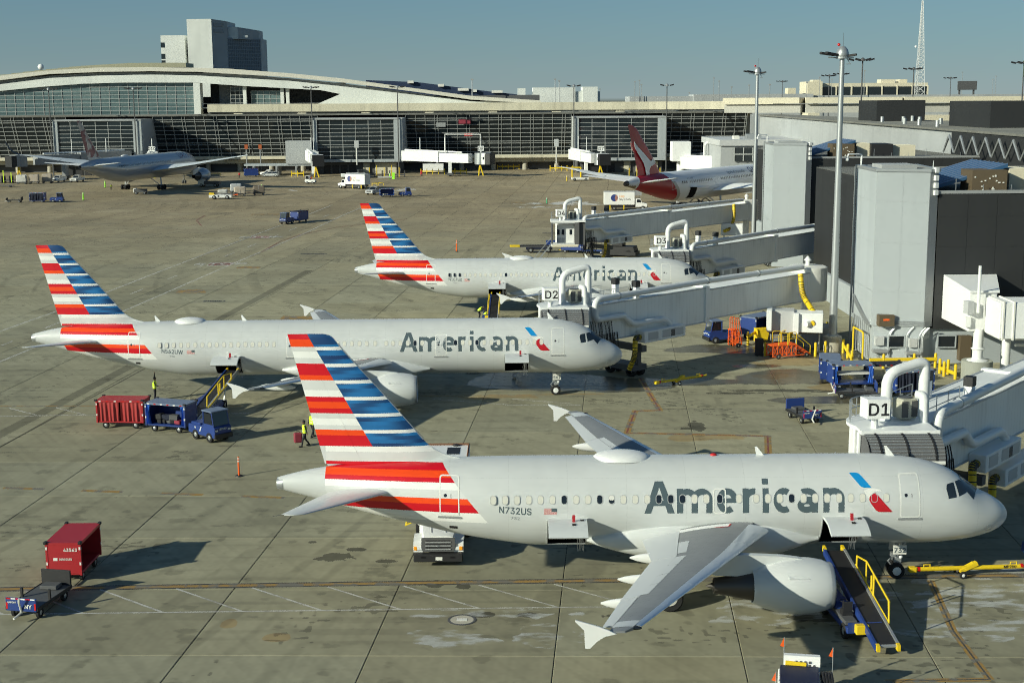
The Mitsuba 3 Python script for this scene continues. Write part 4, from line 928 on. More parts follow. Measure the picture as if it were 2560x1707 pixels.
wr = Thing('low_grey_roof', 'long low pale roof along the skyline behind the overpass', 'building'); wr.part('wall', MB().bx(92, 152, 700, 720, 5, 24.6), WALLG); wr.part('roof', MB().bx(60, 300, 702, 730, 5, 23.8), WALLG)
# ---- lattice radio mast
mast = Thing('radio_mast', 'tall white lattice radio mast on the right skyline', 'radio mast', (234, 800, 18))
lt = MB(); Hm = 58.4; wd = lambda z: 3.4 * (1 - z / Hm) ** 1.0 * .92 + .55
zz = [0.0]
while zz[-1] < Hm - 2: zz.append(zz[-1] + max(1.5, wd(zz[-1]) * 1.05))
zz[-1] = Hm
cs = [(math.cos(a), math.sin(a)) for a in (PI / 2, PI / 2 + 2 * PI / 3, PI / 2 + 4 * PI / 3)]
for i in range(len(zz) - 1):
    for j in range(3):
        a, b = cs[j], cs[(j + 1) % 3]; z0, z1 = zz[i], zz[i + 1]; P = lambda c, z: (c[0] * wd(z), c[1] * wd(z), z)
        lt.tube([P(a, z0), P(a, z1)], .16, 4); lt.tube([P(a, z0), P(b, z1)], .10, 4); lt.tube([P(b, z0), P(a, z1)], .10, 4); lt.tube([P(a, z1), P(b, z1)], .10, 4)
mast.part('lattice', lt, WHITE, stuff=True); mast.part('antenna', MB().tube([(0, 0, Hm), (0, 0, Hm + 2.5)], .12, 5), WHITE); mast.part('dish', MB().sphere((-3.0, -1, 33), .7, (1, .5, 1), 1), WHITE)
# ---- near concourse: towers, pavilions, main body
def facepanels(th, parent, a, b, z0, z1, zs, us, m, gap=.014, t=.03):
    """cladding panels on the wall from a to b"""
    a, b = np.array(a, float), np.array(b, float); L = np.linalg.norm(b - a); d = (b - a) / L; n = np.array([d[1], -d[0]])
    zs = [z0] + [z for z in zs if z0 < z < z1] + [z1]; us = [0] + us + [1]
    for i in range(len(us) - 1):
        for j in range(len(zs) - 1):
            s0, s1 = us[i] * L + gap / 2, us[i + 1] * L - gap / 2
            P = [a + d * s0 + n * t, a + d * s1 + n * t, a + d * s1 - n * .02, a + d * s0 - n * .02]
            th.part('panel', MB().hexa([(*q, zs[j] + gap / 2) for q in P] + [(*q, zs[j + 1] - gap / 2) for q in P]), m, parent)
def tower(label, ox, oy, k=1.0):
    th = Thing('stair_tower', label, 'tower', (ox, oy, 0))
    foot = [(0, 0), (4.05, -1.2), (4.85, -.75), (5.4, 7.4), (.15, 7.2)]
    w = th.part('wall', MB().prism(foot, 3.2, 16.1), LGREY)
    base = Polygon(foot).buffer(-.12, join_style=2); th.part('base', MB().prism(base, -.02, 3.2), CLADL)
    zs = [6.1, 10.2, 13.6]
    facepanels(th, w, (0, 0), (4.05, -1.2), 3.2, 16.1, zs, [.5], CLADL); facepanels(th, w, (.15, 7.2), (0, 0), 3.2, 16.1, zs, [.45], CLADL); facepanels(th, w, (4.05, -1.2), (4.85, -.75), 3.2, 16.1, zs, [], GREY)
    rm = Polygon(foot).buffer(.16, join_style=2)
    th.part('parapet', MB().prism(rm.difference(Polygon(foot).buffer(-.25, join_style=2)), 16.1, 16.35), STEEL); th.part('roof', MB().prism(Polygon(foot).buffer(-.2, join_style=2), 16.0, 16.12), ROOF)
    th.part('roof_hatch', MB().bx(1.2, 4.2, 3.2, 6.4, 16.1, 16.5), WALLG)
    th.part('downpipe', MB().tube([(.02, 7.35, .3), (.02, 7.35, 16.2)], .09, 6), STEEL)
    cam = th.part('camera_mast', MB().tube([(.3, 6.6, 16.2), (.3, 6.6, 17.2), (.0, 6.4, 17.3), (-1.0, 6.0, 17.3), (-1.1, 6.0, 17.0)], .07, 6), WHITE); th.part('camera', MB().sphere((-1.1, 6.0, 16.85), .16), WHITE, cam, smooth=True)
    eq = MB()
    for z in (16.25, 15.6, 15.0, 14.4): eq.box((4.55, -1.05, z), (.32, .4, .42), rz=20)
    th.part('antenna_boxes', eq, WHITE, stuff=True); th.part('antenna_pole', MB().tube([(4.3, -1.0, 14.2), (4.3, -1.0, 17.0)], .04, 5), STEEL)
    return th
twA = tower('near pale grey panelled stair tower beside the tall light pole at right', 30.4, 114.6)
twB = tower('farther pale grey stair tower behind the jet bridges, left of the near tower', 34.75, 183.0)
def pavilion(label, x0, y0, y1, x1=62):
    th = Thing('gate_building', label, 'building')
    w = th.part('wall', MB().bx(x0, x1, y0, y1, 3.0, 14.3), CLADD)
    n = int((x1 - x0) / 2.3); facepanels(th, w, (x0, y0), (x1, y0), 3.0, 14.3, [6.0, 9.9, 12.4], [q / n for q in range(1, n)], CLADD, .025, .03)
    th.part('coping', MB().bx(x0 - .1, x1, y0 - .12, y0 + .3, 14.3, 14.55), GREY); th.part('roof', MB().bx(x0, x1, y0 + .3, y1, 14.25, 14.3), ROOF)
    th.part('ground_floor', MB().bx(x0 - .4, x1, y0 + .45, y1, 0, 3.0), CLADL)
    sk = th.part('sloping_roof', MB().hexa([(x0 + .6, y0 + 2.4, 14.6), (x0 + 6.4, y0 + 2.4, 16.3), (x0 + 6.4, y0 + 11.5, 16.3), (x0 + .6, y0 + 11.5, 14.6), (x0 + .6, y0 + 2.4, 14.85), (x0 + 6.4, y0 + 2.4, 16.6), (x0 + 6.4, y0 + 11.5, 16.6), (x0 + .6, y0 + 11.5, 14.85)]), SEAM)
    sm = MB()
    for j in range(9): y = y0 + 2.5 + j * 1.1; sm.tube([(x0 + .6, y, 14.88), (x0 + 6.4, y, 16.63)], .04, 4)
    th.part('roof_seams', sm, BLUEROOF, sk, stuff=True)
    lv = th.part('louvre_unit', MB().bx(x0 + 3.0, x0 + 5.9, y0 + 1.0, y0 + 4, 14.3, 16.15), BROWN)
    rr = random.Random(3)
    b = MB(); [b.box((x0 + 3.2 + 2.4 * rr.random(), y0 + .96, 14.5 + 1.3 * rr.random()), (.12, .05, .1)) for _ in range(16)]; th.part('fixtures', b, WHITE2, lv, stuff=True)
    th.part('plant_screen', MB().bx(x0 + 6.6, x0 + 8.3, y0 + 2.5, y0 + 6, 14.3, 16.2), CREAM); th.part('plant_screen', MB().bx(x0 + 8.3, x0 + 11.2, y0 + 1.6, y0 + 6, 14.3, 16.1), BLACK); th.part('plant_screen', MB().bx(x0 + 11.3, x0 + 14.4, y0 + 2.4, y0 + 6, 14.3, 15.9), CREAM)
    for i in range(9): th.part('roof_post', MB().tube([(x0 + 1.5 + 2.3 * i, y0 + .5, 14.3), (x0 + 1.5 + 2.3 * i, y0 + .5, 15.0 + .5 * (i % 3 == 0))], .03, 4), STEEL)
    return th
pvA = pavilion('near dark grey gate building with a blue sloping roof beside the near stair tower', 35.35, 113.75, 160)
pvB = pavilion('farther dark grey gate building with a blue sloping roof, behind the near one', 39.75, 183.1, 225)
mb_ = Thing('grey_concourse_building', 'long grey building with a pale side wall running into the distance at right', 'building')
mb_.part('wall', MB().prism([(62, 158), (120, 158), (120, 252), (84, 272), (78, 402), (72, 402)], 0, 17.4), WALLG)
mb_.part('roof', MB().prism([(61.4, 157), (121, 157), (121, 253), (84.6, 273), (78.6, 403), (71.4, 403)], 17.4, 17.7), ROOF)
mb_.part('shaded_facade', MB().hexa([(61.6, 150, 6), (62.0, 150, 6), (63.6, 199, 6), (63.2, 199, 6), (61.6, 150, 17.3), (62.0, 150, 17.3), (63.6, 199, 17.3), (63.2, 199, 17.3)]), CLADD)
tr = MB()
for k in range(9): y = 152 + k * 5; tr.tube([(61.4, y, 14.6), (61.45, y + 2.5, 16.9), (61.5, y + 5, 14.6)], .14, 5)
mb_.part('truss', tr, STEEL, stuff=True)
for x0, x1, y0, y1, h in ((71.0, 80.4, 270, 284, 4.0), (70, 92, 203, 222, 3.9)): mb_.part('plant_room', MB().bx(x0, x1, y0, y1, 17.7, 17.7 + h), CLADD)
for x, y in ((66, 215), (68, 240), (70, 262), (73, 236), (74, 262), (75, 255), (67, 228), (78, 270)): mb_.part('roof_vent', MB().cyl((x, y, 17.7), (x, y, 18.7), .35, n=10), STEEL)
lr = Thing('low_link_building', 'low grey flat roofed link building with window bands behind the stair tower', 'building')
lr.part('wall', MB().bx(50, 72, 330, 360, 0, 12.4), WALLG); lr.part('fascia', MB().bx(49.6, 72, 329.4, 361, 11.2, 12.6), LGREY); lr.part('window_band', MB().bx(53, 71, 329.3, 329.6, 7.6, 10.8), PANE)
b = MB(); [b.bx(53 + 2.2 * k, 53.2 + 2.2 * k, 329.1, 329.4, 7.6, 10.8) for k in range(9)]; b.bx(53, 71, 329.05, 329.35, 9.1, 9.35); lr.part('window_bars', b, MULL, stuff=True)
lr.part('roof_unit', MB().bx(57, 60.5, 335, 338, 12.6, 13.8), STEEL); lr.part('roof_unit', MB().bx(53.8, 55.2, 335, 337, 12.6, 13.4), WHITE2)
# ================================================================ jet bridges
def _bridge(p, n, uv):
    h = p.x * .7 + p.y * .72
    k = mikit.fbm(h * .5, p.z * .5, 2.0, 3); s = mikit.noise(h * 3.0, p.z * .3, 5.0); r = dr.abs(h / .42 - dr.round(h / .42)) * .42
    c = C3(.74, .75, .73) * (.90 + .16 * k) * (1 - .10 * mikit.smoothstep(.6, .95, s))
    return c * dr.select((r < .018) & (dr.abs(n.z) < .5), .90, 1.0)
BRIDGE = mat('jet_bridge_white', mikit.proc(_bridge), .5)
DUCT = mat('duct_white', (.70, .71, .70), .4)
CANVAS = mat('bellows_grey', (.10, .10, .102), .75)
def hose(th, pts, r=.19, parent=None, m=YELLOW):
    k = th.part('air_hose', MB().tube(pts, r, 10), m, parent, smooth=40)
    P = [np.asarray(q, float) for q in pts]; rg = MB()
    for i in range(len(P) - 1):
        for t in (.25, .75):
            a = P[i] + (P[i + 1] - P[i]) * t; d = (P[i + 1] - P[i]) / np.linalg.norm(P[i + 1] - P[i]); rg.tube([a - d * .03, a + d * .03], r * 1.06, 10)
    th.part('hose_rings', rg, BLACK, k, stuff=True)
def jetbridge(label, C, ang, L, sign, docked=True, z0=3.55, z1=4.1, acs=((6.6, 4.4),), hoses=True, rot=True, posts=(7.0, 10.4), far=False, sgn_xy=(-.95, -1.05)):
    th = Thing('jet_bridge', label, 'jet bridge', group='gate jet bridges with white tunnels')
    cx, cy = C; a = math.radians(ang); U = np.array([math.cos(a), math.sin(a), 0]); W = np.array([math.sin(a), -math.cos(a), 0]); Z = np.array([0, 0, 1.0])
    zf = lambda u: z0 + (z1 - z0) * u / L
    P = lambda u, w, z: np.array([cx, cy, 0]) + U * u + W * w + Z * (zf(u) + z)      # z above the floor
    def seg(name, u0, u1, hw, zb, zt, m, parent=None):
        b = MB().hexa([P(u0, hw, zb), P(u1, hw, zb), P(u1, -hw, zb), P(u0, -hw, zb), P(u0, hw, zt), P(u1, hw, zt), P(u1, -hw, zt), P(u0, -hw, zt)])
        return th.part(name, b, m, parent)
    mid = L * .52
    t1 = seg('outer_tunnel', 1.2, mid, 1.45, -.25, 2.65, BRIDGE); t2 = seg('inner_tunnel', mid - .2, L, 1.25, -.10, 2.40, BRIDGE)
    for t, u0, u1, hw, zt in ((t1, 1.2, mid, 1.45, 2.65), (t2, mid, L, 1.25, 2.40)):
        b = MB()
        for w in (hw, -hw):
            b.tube([P(u0, w, zt), P(u1, w, zt)], .07, 5); b.tube([P(u0, w, -.25 if t == t1 else -.1), P(u1, w, -.25 if t == t1 else -.1)], .08, 5)
        th.part('edge_rail', b, LGREY, t, stuff=True)
    th.part('tunnel_collar', MB().hexa([P(mid - .35, 1.58, -.35), P(mid + .1, 1.58, -.35), P(mid + .1, -1.58, -.35), P(mid - .35, -1.58, -.35), P(mid - .35, 1.58, 2.78), P(mid + .1, 1.58, 2.78), P(mid + .1, -1.58, 2.78), P(mid - .35, -1.58, 2.78)]), WHITE, t1)
    # cab
    zr = z0 + 2.85
    ck = th.part('cab', MB().lathe([(z0 - .3, 1.0), (z0 - .3, 1.78), (zr - .12, 1.78)], 28, 'z', (cx + (0 if docked else .6), cy + (.1 if docked else 1.6), 0)), BRIDGE, smooth=40)
    fr = cy - 1.75
    if docked:
        roof = unary_union([Point(cx, cy + .1).buffer(1.95, quad_segs=10), sbox(cx - 1.75, fr, cx + 1.95, cy)])
        th.part('cab_roof', MB().prism(roof, zr - .12, zr + .03), WHITE, ck)
        for i in range(4): x = cx - 1.74 + .32 * (i % 2); y = fr + .3 + .75 * (i // 2); th.part('cab_post', MB().cyl((x, y, z0 - .3), (x, y, zr - .1), .11, n=8), WHITE, ck)
        th.part('cab_wall', MB().bx(cx - 1.6, cx + 1.8, fr + .5, cy, z0 - .3, zr - .12), DGREY, ck)
        th.part('cab_floor', MB().bx(cx - 1.6, cx + 1.8, fr - .6, cy + 1, z0 - .45, z0 - .3), GREY, ck)
        N = 10; x0, x1 = cx - 1.62, cx + 1.92; pr = []
        for i in range(2 * N + 1):
            u = i / (2 * N); yy = fr - .02 - 1.35 * math.sin(u * PI / 2) * 1.0; zz = zr - .10 - 1.05 * (1 - math.cos(u * PI / 2)); o = .06 if i % 2 else 0
            pr.append((yy + o * .3, zz - o))
        fb = MB().loft([np.array([[x0 + .16 * i / (2 * N), y, z] for i, (y, z) in enumerate(pr)]), np.array([[x1 - .02 * i / (2 * N), y, z] for i, (y, z) in enumerate(pr)])], False, False)
        cn = th.part('canopy', fb, CANVAS)
        for s_, xx in ((0, x0), (1, x1)):
            poly = [(y, z) for y, z in pr] + [(fr - .02, pr[-1][1] - .9), (fr - .5, pr[-1][1] - 1.6), (fr + .3, pr[-1][1] - 1.6), (fr + .3, zr - .1)]
            th.part('canopy_side', MB().prism(Polygon(poly).buffer(0), xx - .02, xx + .02, 'yz'), CANVAS, cn)
        for i in range(0, 2 * N + 1, 2):
            y, z = pr[i]; th.part('rib', MB().tube([(x0 + .16 * i / (2 * N) - .02, y, z + .02), (x1 + .02, y, z + .02)], .026, 5), STEEL, cn)
        for f in (.14, .5, .86): th.part('strap', MB().tube([(x0 + (x1 - x0) * f + .10 * i / 20, y - .02, z + .05) for i, (y, z) in enumerate(pr)], .05, 4), BLACK, cn)
        y, z = pr[-1]; th.part('bumper', MB().tube([(x0 + .1, y, z - .06), (x1, y, z - .06)], .10, 8), WHITE2, cn)
        th.part('canopy_edge', MB().bx(x0 - .12, x1 + .1, fr - .12, fr + .02, zr - .15, zr + .06), WHITE, cn)
    else:
        x0, x1, yf = cx - 1.8, cx + 1.8, cy - 1.8
        th.part('cab_roof', MB().bx(x0 - .1, x1 + .9, yf - .05, cy + 1.4, zr - .15, zr + .05), WHITE, ck)
        th.part('cab_floor', MB().bx(x0, x1, yf - .1, cy + 1, z0 - .5, z0 - .2), WHITE2, ck); th.part('bumper', MB().bx(x0 + .1, x1 - .1, yf - .25, yf - .1, z0 - .52, z0 - .25), CREAM, ck)
        th.part('front_frame', MB().prism(sbox(x0, z0 - .2, x1, zr).difference(sbox(x0 + .14, z0 - .05, x1 - .5, zr - .3)), yf, yf + .25, 'xz'), LGREY, ck)
        th.part('folded_bellows', MB().bx(x1 - .5, x1 + .05, yf - .1, yf + 1.0, z0 - .2, zr - .2), CANVAS, ck); th.part('folded_bellows', MB().bx(x0 - .02, x0 + .14, yf - .02, yf + .9, z0 - .2, zr - .2), CANVAS, ck)
        th.part('interior_side', MB().bx(x0 + .15, x0 + .2, yf + .25, cy, z0 - .2, zr - .3), GREY, ck)
        wk = th.part('interior_wall', MB().bx(x0 + .75, x1 - .55, cy - .55, cy - .45, z0 - .2, zr - .55), WHITE, ck)
        for xx in (x0 + .95, x0 + 1.55, x1 - 1.0): th.part('window', MB().bx(xx - .16, xx + .18, cy - .57, cy - .5, z0 + .95, z0 + 1.65), GLASS, wk)
        for xx in (x0 + 1.0, x0 + 1.6): th.part('vent', MB().bx(xx - .25, xx + .25, cy - .57, cy - .5, z0 - .1, z0 + .55), LGREY, wk)
        th.part('ceiling_light', MB().bx(x0 + .6, x0 + 1.6, cy - 1.0, cy - .9, zr - .36, zr - .32), WHITE, ck)
        th.part('side_bellows', MB().bx(x1, x1 + .85, yf + .3, cy + 1.2, z0 - .3, zr - .3), CANVAS, ck)
    # gate sign
    sx, sy = cx + sgn_xy[0], cy + sgn_xy[1]
    sk = th.part('sign', MB().hexa([(sx - .45, sy - .5, zr + .55), (sx + .62, sy - .5, zr + .55), (sx + .62, sy + .3, zr + .55), (sx - .62, sy + .3, zr + .55), (sx - .45, sy - .5, zr + 1.5), (sx + .62, sy - .5, zr + 1.5), (sx + .62, sy + .3, zr + 1.5), (sx - .62, sy + .3, zr + 1.5)]), WHITE)
    th.part('sign_post', MB().cyl((sx, sy - .1, zr), (sx, sy - .1, zr + .56), .17, n=10), WHITE, sk)
    th.part('lettering', text_on(MB(), sign, .58, (sx + .1, sy - .5, zr + 1.02), (1, 0, 0), (0, 0, 1), True, off=.006), BLACK, sk)
    # ducts
    px, py = cx + .05, cy + .55
    th.part('roof_duct', MB().tube(bend([(px, py, zr), (px, py, zr + 2.35), (px + 1.75, py + .65, zr + 2.75), (px + 2.05, py + .75, zr + 2.7), (px + 2.1, py + .8, zr - .2)], .7, 6), .27, 12), DUCT, smooth=50)
    th.part('roof_duct', MB().tube(bend([(px + 1.35, py - .3, zr + 1.35), (px + 1.7, py - .5, zr + 1.35), (px + 1.75, py - .55, zr - .9)], .4, 6), .22, 12), DUCT, smooth=50)
    pu = 3.0
    low = [P(pu, 1.75, 2.9 + .12), P(2.0, 1.75, 2.75), P(2.0, 1.75, 1.35), P(3.2, 1.75, 1.30)]
    pipe = [P(L * .97, 1.0, 3.0), P(mid, 1.3, 3.2)] + bend([P(pu + .2, 1.7, 3.2), P(1.9, 1.75, 3.2), P(1.9, 1.75, 1.6), P(3.0, 1.75, 1.6)], .65, 6) + bend([P(5.0, 1.8, 1.6), P(6.0, 1.85, .75), P(9.6, 1.9, .8), P(10.3, 1.95, .2)], .5, 5)
    th.part('duct', MB().tube(pipe, .25, 12), DUCT, smooth=50)
    for u in (4.5, mid, L * .75): th.part('duct_clamp', MB().tube([P(u, 1.62 if u < 5 else 1.3 if u < L * .6 else 1.15, 3.2 if u < L * .6 else 3.1), P(u + .14, 1.62 if u < 5 else 1.3 if u < L * .6 else 1.15, 3.2 if u < L * .6 else 3.1)], .30, 12), STEEL)
    ak = th.part('roof_unit', MB().box((px + .95, py + .1, zr + .62), (.85, .85, 1.0), rz=20, bev=.04), BEIGE); th.part('fan_grille', MB().cyl((px + .95, py + .1, zr + 1.13), (px + .95, py + .1, zr + 1.17), .36, n=18), DGREY, ak)
    for f in (-.28, .28): th.part('louvre', MB().box((px + .95 + f * .94 + .145, py + .1 - .41 + f * .36, zr + .62), (.36, .03, .8), rz=20), DGREY, ak)
    # rails on the roof
    rl = MB()
    for zz in (.5, 1.0):
        rl.tube([P(u, -1.3, 2.65 + zz) for u in (1.5, 5.5)], .025, 4); rl.tube([P(u, .9, 2.65 + zz) for u in (2.2, 6.4)], .025, 4)
        rl.tube([(cx - 1.75 + .02, cy - .6, zr + zz)] + [(cx + 1.8 * math.cos(q), cy + .1 + 1.8 * math.sin(q), zr + zz) for q in np.linspace(PI, PI / 2.2, 7)], .03, 4)
    for u in (1.5, 2.8, 4.1, 5.5): rl.tube([P(u, -1.3, 2.65), P(u, -1.3, 3.65)], .025, 4)
    for u in (2.2, 3.6, 5.0, 6.4): rl.tube([P(u, .9, 2.65), P(u, .9, 3.65)], .025, 4)
    for q in np.linspace(PI, PI / 2.2, 7): rl.tube([(cx + 1.8 * math.cos(q), cy + .1 + 1.8 * math.sin(q), zr), (cx + 1.8 * math.cos(q), cy + .1 + 1.8 * math.sin(q), zr + 1.0)], .03, 4)
    th.part('handrail', rl, STEEL, stuff=True)
    # lift posts, drive column
    ud = 7.0
    for w in (1.95, -1.95):
        lk = th.part('lift_post', MB().box(P(ud, w * .6, 3.0), (.42, .42, 1.3), rz=ang), WHITE); th.part('cap', MB().box(P(ud, w * .6, 3.85), (.5, .5, .5), rz=ang), BLACK, lk)
    dc = P(ud, 0, 0); dk = th.part('drive_column', MB().box((dc[0], dc[1], 2.35), (.5, 4.4, .5), rz=ang).box((*P(ud, 1.5, 0)[:2], 1.6), (.35, .35, 2.2), rz=ang).box((*P(ud, -1.5, 0)[:2], 1.6), (.35, .35, 2.2), rz=ang).box((dc[0], dc[1], .75), (1.6, 3.4, .45), rz=ang), DGREY)
    for w in (1.2, -1.2):
        for o in (-.5, .5):
            c = P(ud + o, w, 0); m = MB().wheel((0, 0, 0), .5, .4).xform(rotm(rz=ang + 90)); m.xform(None, (c[0], c[1], .5)); th.part('wheel', m, RUBBER, dk, smooth=35)
    b = MB(); r9 = random.Random(int(cx * 10))
    for i in range(11):
        u = 1.4 + .24 * i + .1 * r9.random(); dz_ = 1.0 + 1.0 * r9.random(); w_ = 1.55 + .2 * r9.random()
        b.tube([P(u, 1.5, 1.5), P(u + .05, w_, .6), P(u + .12, w_ + .05, -dz_ + .3), P(u + .35, w_, -dz_), P(u + .6 + .3 * r9.random(), w_, -dz_ + .5), P(u + .7, 1.5, .3)], .04, 4)
    th.part('cables', b, BLACK, stuff=True)
    st = P(1.2, -1.9, 0)
    sm = MB()
    for i in range(11): sm.box((st[0] - 1.2 - .22 * i, st[1] + .9, z0 - .5 - .29 * i), (.26, .8, .05))
    for y in (.5, 1.3): sm.tube([(st[0] - 1.0, st[1] + y, z0 + .5), (st[0] - 3.6, st[1] + y, .95)], .03, 4); sm.tube([(st[0] - 1.0, st[1] + y, z0 - .45), (st[0] - 3.6, st[1] + y, .1)], .05, 4)
    th.part('service_stairs', sm, STEEL, stuff=True)
    for k_, (u, ln) in enumerate(acs):
        zo = -.35 if k_ == 0 else -1.75; c = P(u + ln / 2, 1.95, zo)
        uk = th.part('air_conditioner', MB().box(c, (ln, .95, .95), rz=ang, ry=-math.degrees(math.atan2(z1 - z0, L)), bev=.03), WHITE)
        for o in (-.30, .05, .32): q = P(u + ln * (.5 + o), 2.44, zo + .02); th.part('panel', MB().box(q, (ln * .24, .03, .62), rz=ang), LGREY, uk)
        q = P(u + ln * .68, 2.45, zo); th.part('grille', MB().box(q, (.45, .04, .55), rz=ang), DGREY, uk)
        if hoses:
            h0 = P(u - .05, 1.95, zo); hose(th, bend([h0, h0 - U * .55, h0 - U * .75 + W * .15 - Z * 1.5, (h0[0] - .9, h0[1] - .3, .75)], .5, 6), .21, uk)
    if rot:
        e = P(L + 1.2, 0, 0); zc = zf(L)
        rk = th.part('rotunda', MB().lathe([(zc - .3, .3), (zc - .3, 1.8), (zc + 2.75, 1.8), (zc + 2.85, 1.6), (zc + 2.9, .01)], 24, 'z', (e[0], e[1], 0)), WHITE2, smooth=35)
        th.part('rotunda_column', MB().cyl((e[0], e[1], 0), (e[0], e[1], zc - .3), .45, n=16), WHITE, rk, smooth=30)
        th.part('vent_cap', MB().lathe([(zc + 2.8, .2), (zc + 3.3, .2), (zc + 3.35, .38), (zc + 3.75, .05)], 12, 'z', (e[0], e[1], 0)), WHITE, rk)
    return th, P
b2, P2 = jetbridge('white jet bridge D2 reaching the nose of the second airliner', (3.9, 105.9), 40.4, 29.5, 'D2', acs=((6.8, 4.8),))
b1, P1 = jetbridge('nearest white jet bridge D1 at the right edge, reaching the nearest airliner', (18.4, 65.7), 49, 30, 'D1', acs=((6.6, 4.8), (9.4, 5.0)))
b3, P3 = jetbridge('white jet bridge D3 touching the nose of the third airliner', (16.7, 146.2), 46, 36, 'D3')
b4, P4 = jetbridge('empty white jet bridge D4 with its cab open and no airliner', (7.1, 182.8), 44, 39, 'D4', docked=False, sgn_xy=(-.6, -.9))
# second air conditioner under the nearest bridge
# fixed link and walkway at the right edge
lk = Thing('fixed_walkway', 'white fixed walkway on columns leaving the dark gate building at the right edge', 'walkway')
lk.part('portal', MB().bx(36.0, 38.2, 107.0, 113.7, 3.9, 7.0, .05), WHITE); lk.part('portal_roof', MB().hexa([(36, 106.8, 7.0), (38.3, 106.8, 7.0), (40.4, 113.6, 7.0), (36, 113.6, 7.0), (36, 106.8, 7.15), (38.3, 106.8, 7.15), (40.4, 113.6, 7.6), (36, 113.6, 7.6)]), WHITE)
tk = lk.part('tunnel', MB().bx(37.2, 62, 103.4, 106.6, 3.9, 6.7, .05), WHITE)
for x in (37.4, 38.2, 41): lk.part('tunnel_rib', MB().bx(x, x + .12, 103.3, 106.7, 3.8, 6.8), WHITE2, tk)
b = MB(); [b.tube([(x, 103.6, 6.7), (x, 103.6, 7.7)], .03, 4) for x in (40.2, 41.4, 42.6, 43.8)]; b.tube([(40.2, 103.6, 7.7), (62, 103.6, 7.7)], .03, 4); b.tube([(40.2, 103.6, 7.2), (62, 103.6, 7.2)], .03, 4)
lk.part('handrail', b, STEEL, tk, stuff=True)
lk.part('pedestal', MB().cyl((36.95, 107.2, 0), (36.95, 107.2, 1.55), 1.2, n=32), mat('weathered_pedestal', (.30, .31, .27), .8), smooth=30)
lk.part('column', MB().lathe([(1.5, .85), (1.6, .8), (1.7, .42), (2.0, .40), (2.4, .42), (2.5, .55), (2.6, .40), (4.1, .38)], 18, 'z', (36.95, 107.2, 0)), WHITE, smooth=30); lk.part('column', MB().cyl((39.6, 108.4, 0), (39.6, 108.4, 4.0), .38, n=16), WHITE, smooth=30)
lk.part('mast', MB().cyl((36.5, 106.3, 5.5), (36.5, 106.3, 9.2), .12, n=8), WHITE); lk.part('control_box', MB().box((35.85, 106.6, 5.9), (.5, .7, 1.0), rz=12), LGREY); lk.part('control_box', MB().box((35.9, 106.9, 4.7), (.4, .5, .8)), WHITE)
for z in (3.2, 2.7): lk.part('conduit', MB().tube([(40, 107.5, z), (62, 107.5, z)], .12, 6), WHITE)
# underground service unit on its post by the second bridge
sp = Thing('ground_air_unit', 'white boxed air unit on a steel post with a yellow hose under bridge D2', 'air unit')
sp.part('casing', MB().box((23.6, 119.0, 3.0), (2.3, 2.0, 1.9), rz=-12, bev=.04), LGREY); sp.part('casing', MB().box((25.9, 118.5, 2.95), (2.5, 2.0, 1.7), rz=-12, bev=.04), WHITE)
for x, z in ((22.5, 3.2), (24.85, 2.9)): sp.part('end_cover', MB().box((x, 118.1 + .4, z), (.45, 2.2, 1.8), rz=-12, bev=.03), WHITE)
sp.part('frame', MB().bx(22.6, 27.2, 118.3, 119.6, 1.85, 2.05), DGREY)
for x in (22.9, 25, 27): sp.part('leg', MB().cyl((x, 119, 0), (x, 119, 1.9), .09, n=8), STEEL)
hose(sp, bend([P2(27.2, 1.9, 2.6), P2(27.0, 2.3, .8), (26.6, 118.4, 3.3), (26.0, 117.4, 2.9)], 1.0, 6), .24)
sp.part('spigot', MB().cyl((25.8, 117.6, 2.95), (25.4, 117.2, 2.9), .24, n=12), WHITE)
solo('grey_tank', MB().lathe([(0, 1.55), (1.75, 1.55), (1.8, 1.4), (1.82, .01)], 28, 'z', (28.0, 123.2, 0)), GREY, 'round grey tank on the ground behind the tall near light pole', 'tank', smooth=30)
s4 = Thing('ground_air_unit', 'small white air unit below bridge D4 beside the far light pole with a yellow hose', 'air unit')
s4.part('casing', MB().box((33.0, 205.0, 3.0), (3.2, 1.8, 1.7), rz=-12, bev=.04), WHITE)
for x in (31.8, 34.2): s4.part('leg', MB().cyl((x, 205, 0), (x, 205, 2.2), .1, n=8), STEEL)
hose(s4, bend([P4(34.5, 1.9, 2.6), P4(34.0, 2.4, .6), (32.6, 204.4, 3.1), (31.6, 203.8, 2.8)], 1.0, 6), .24)
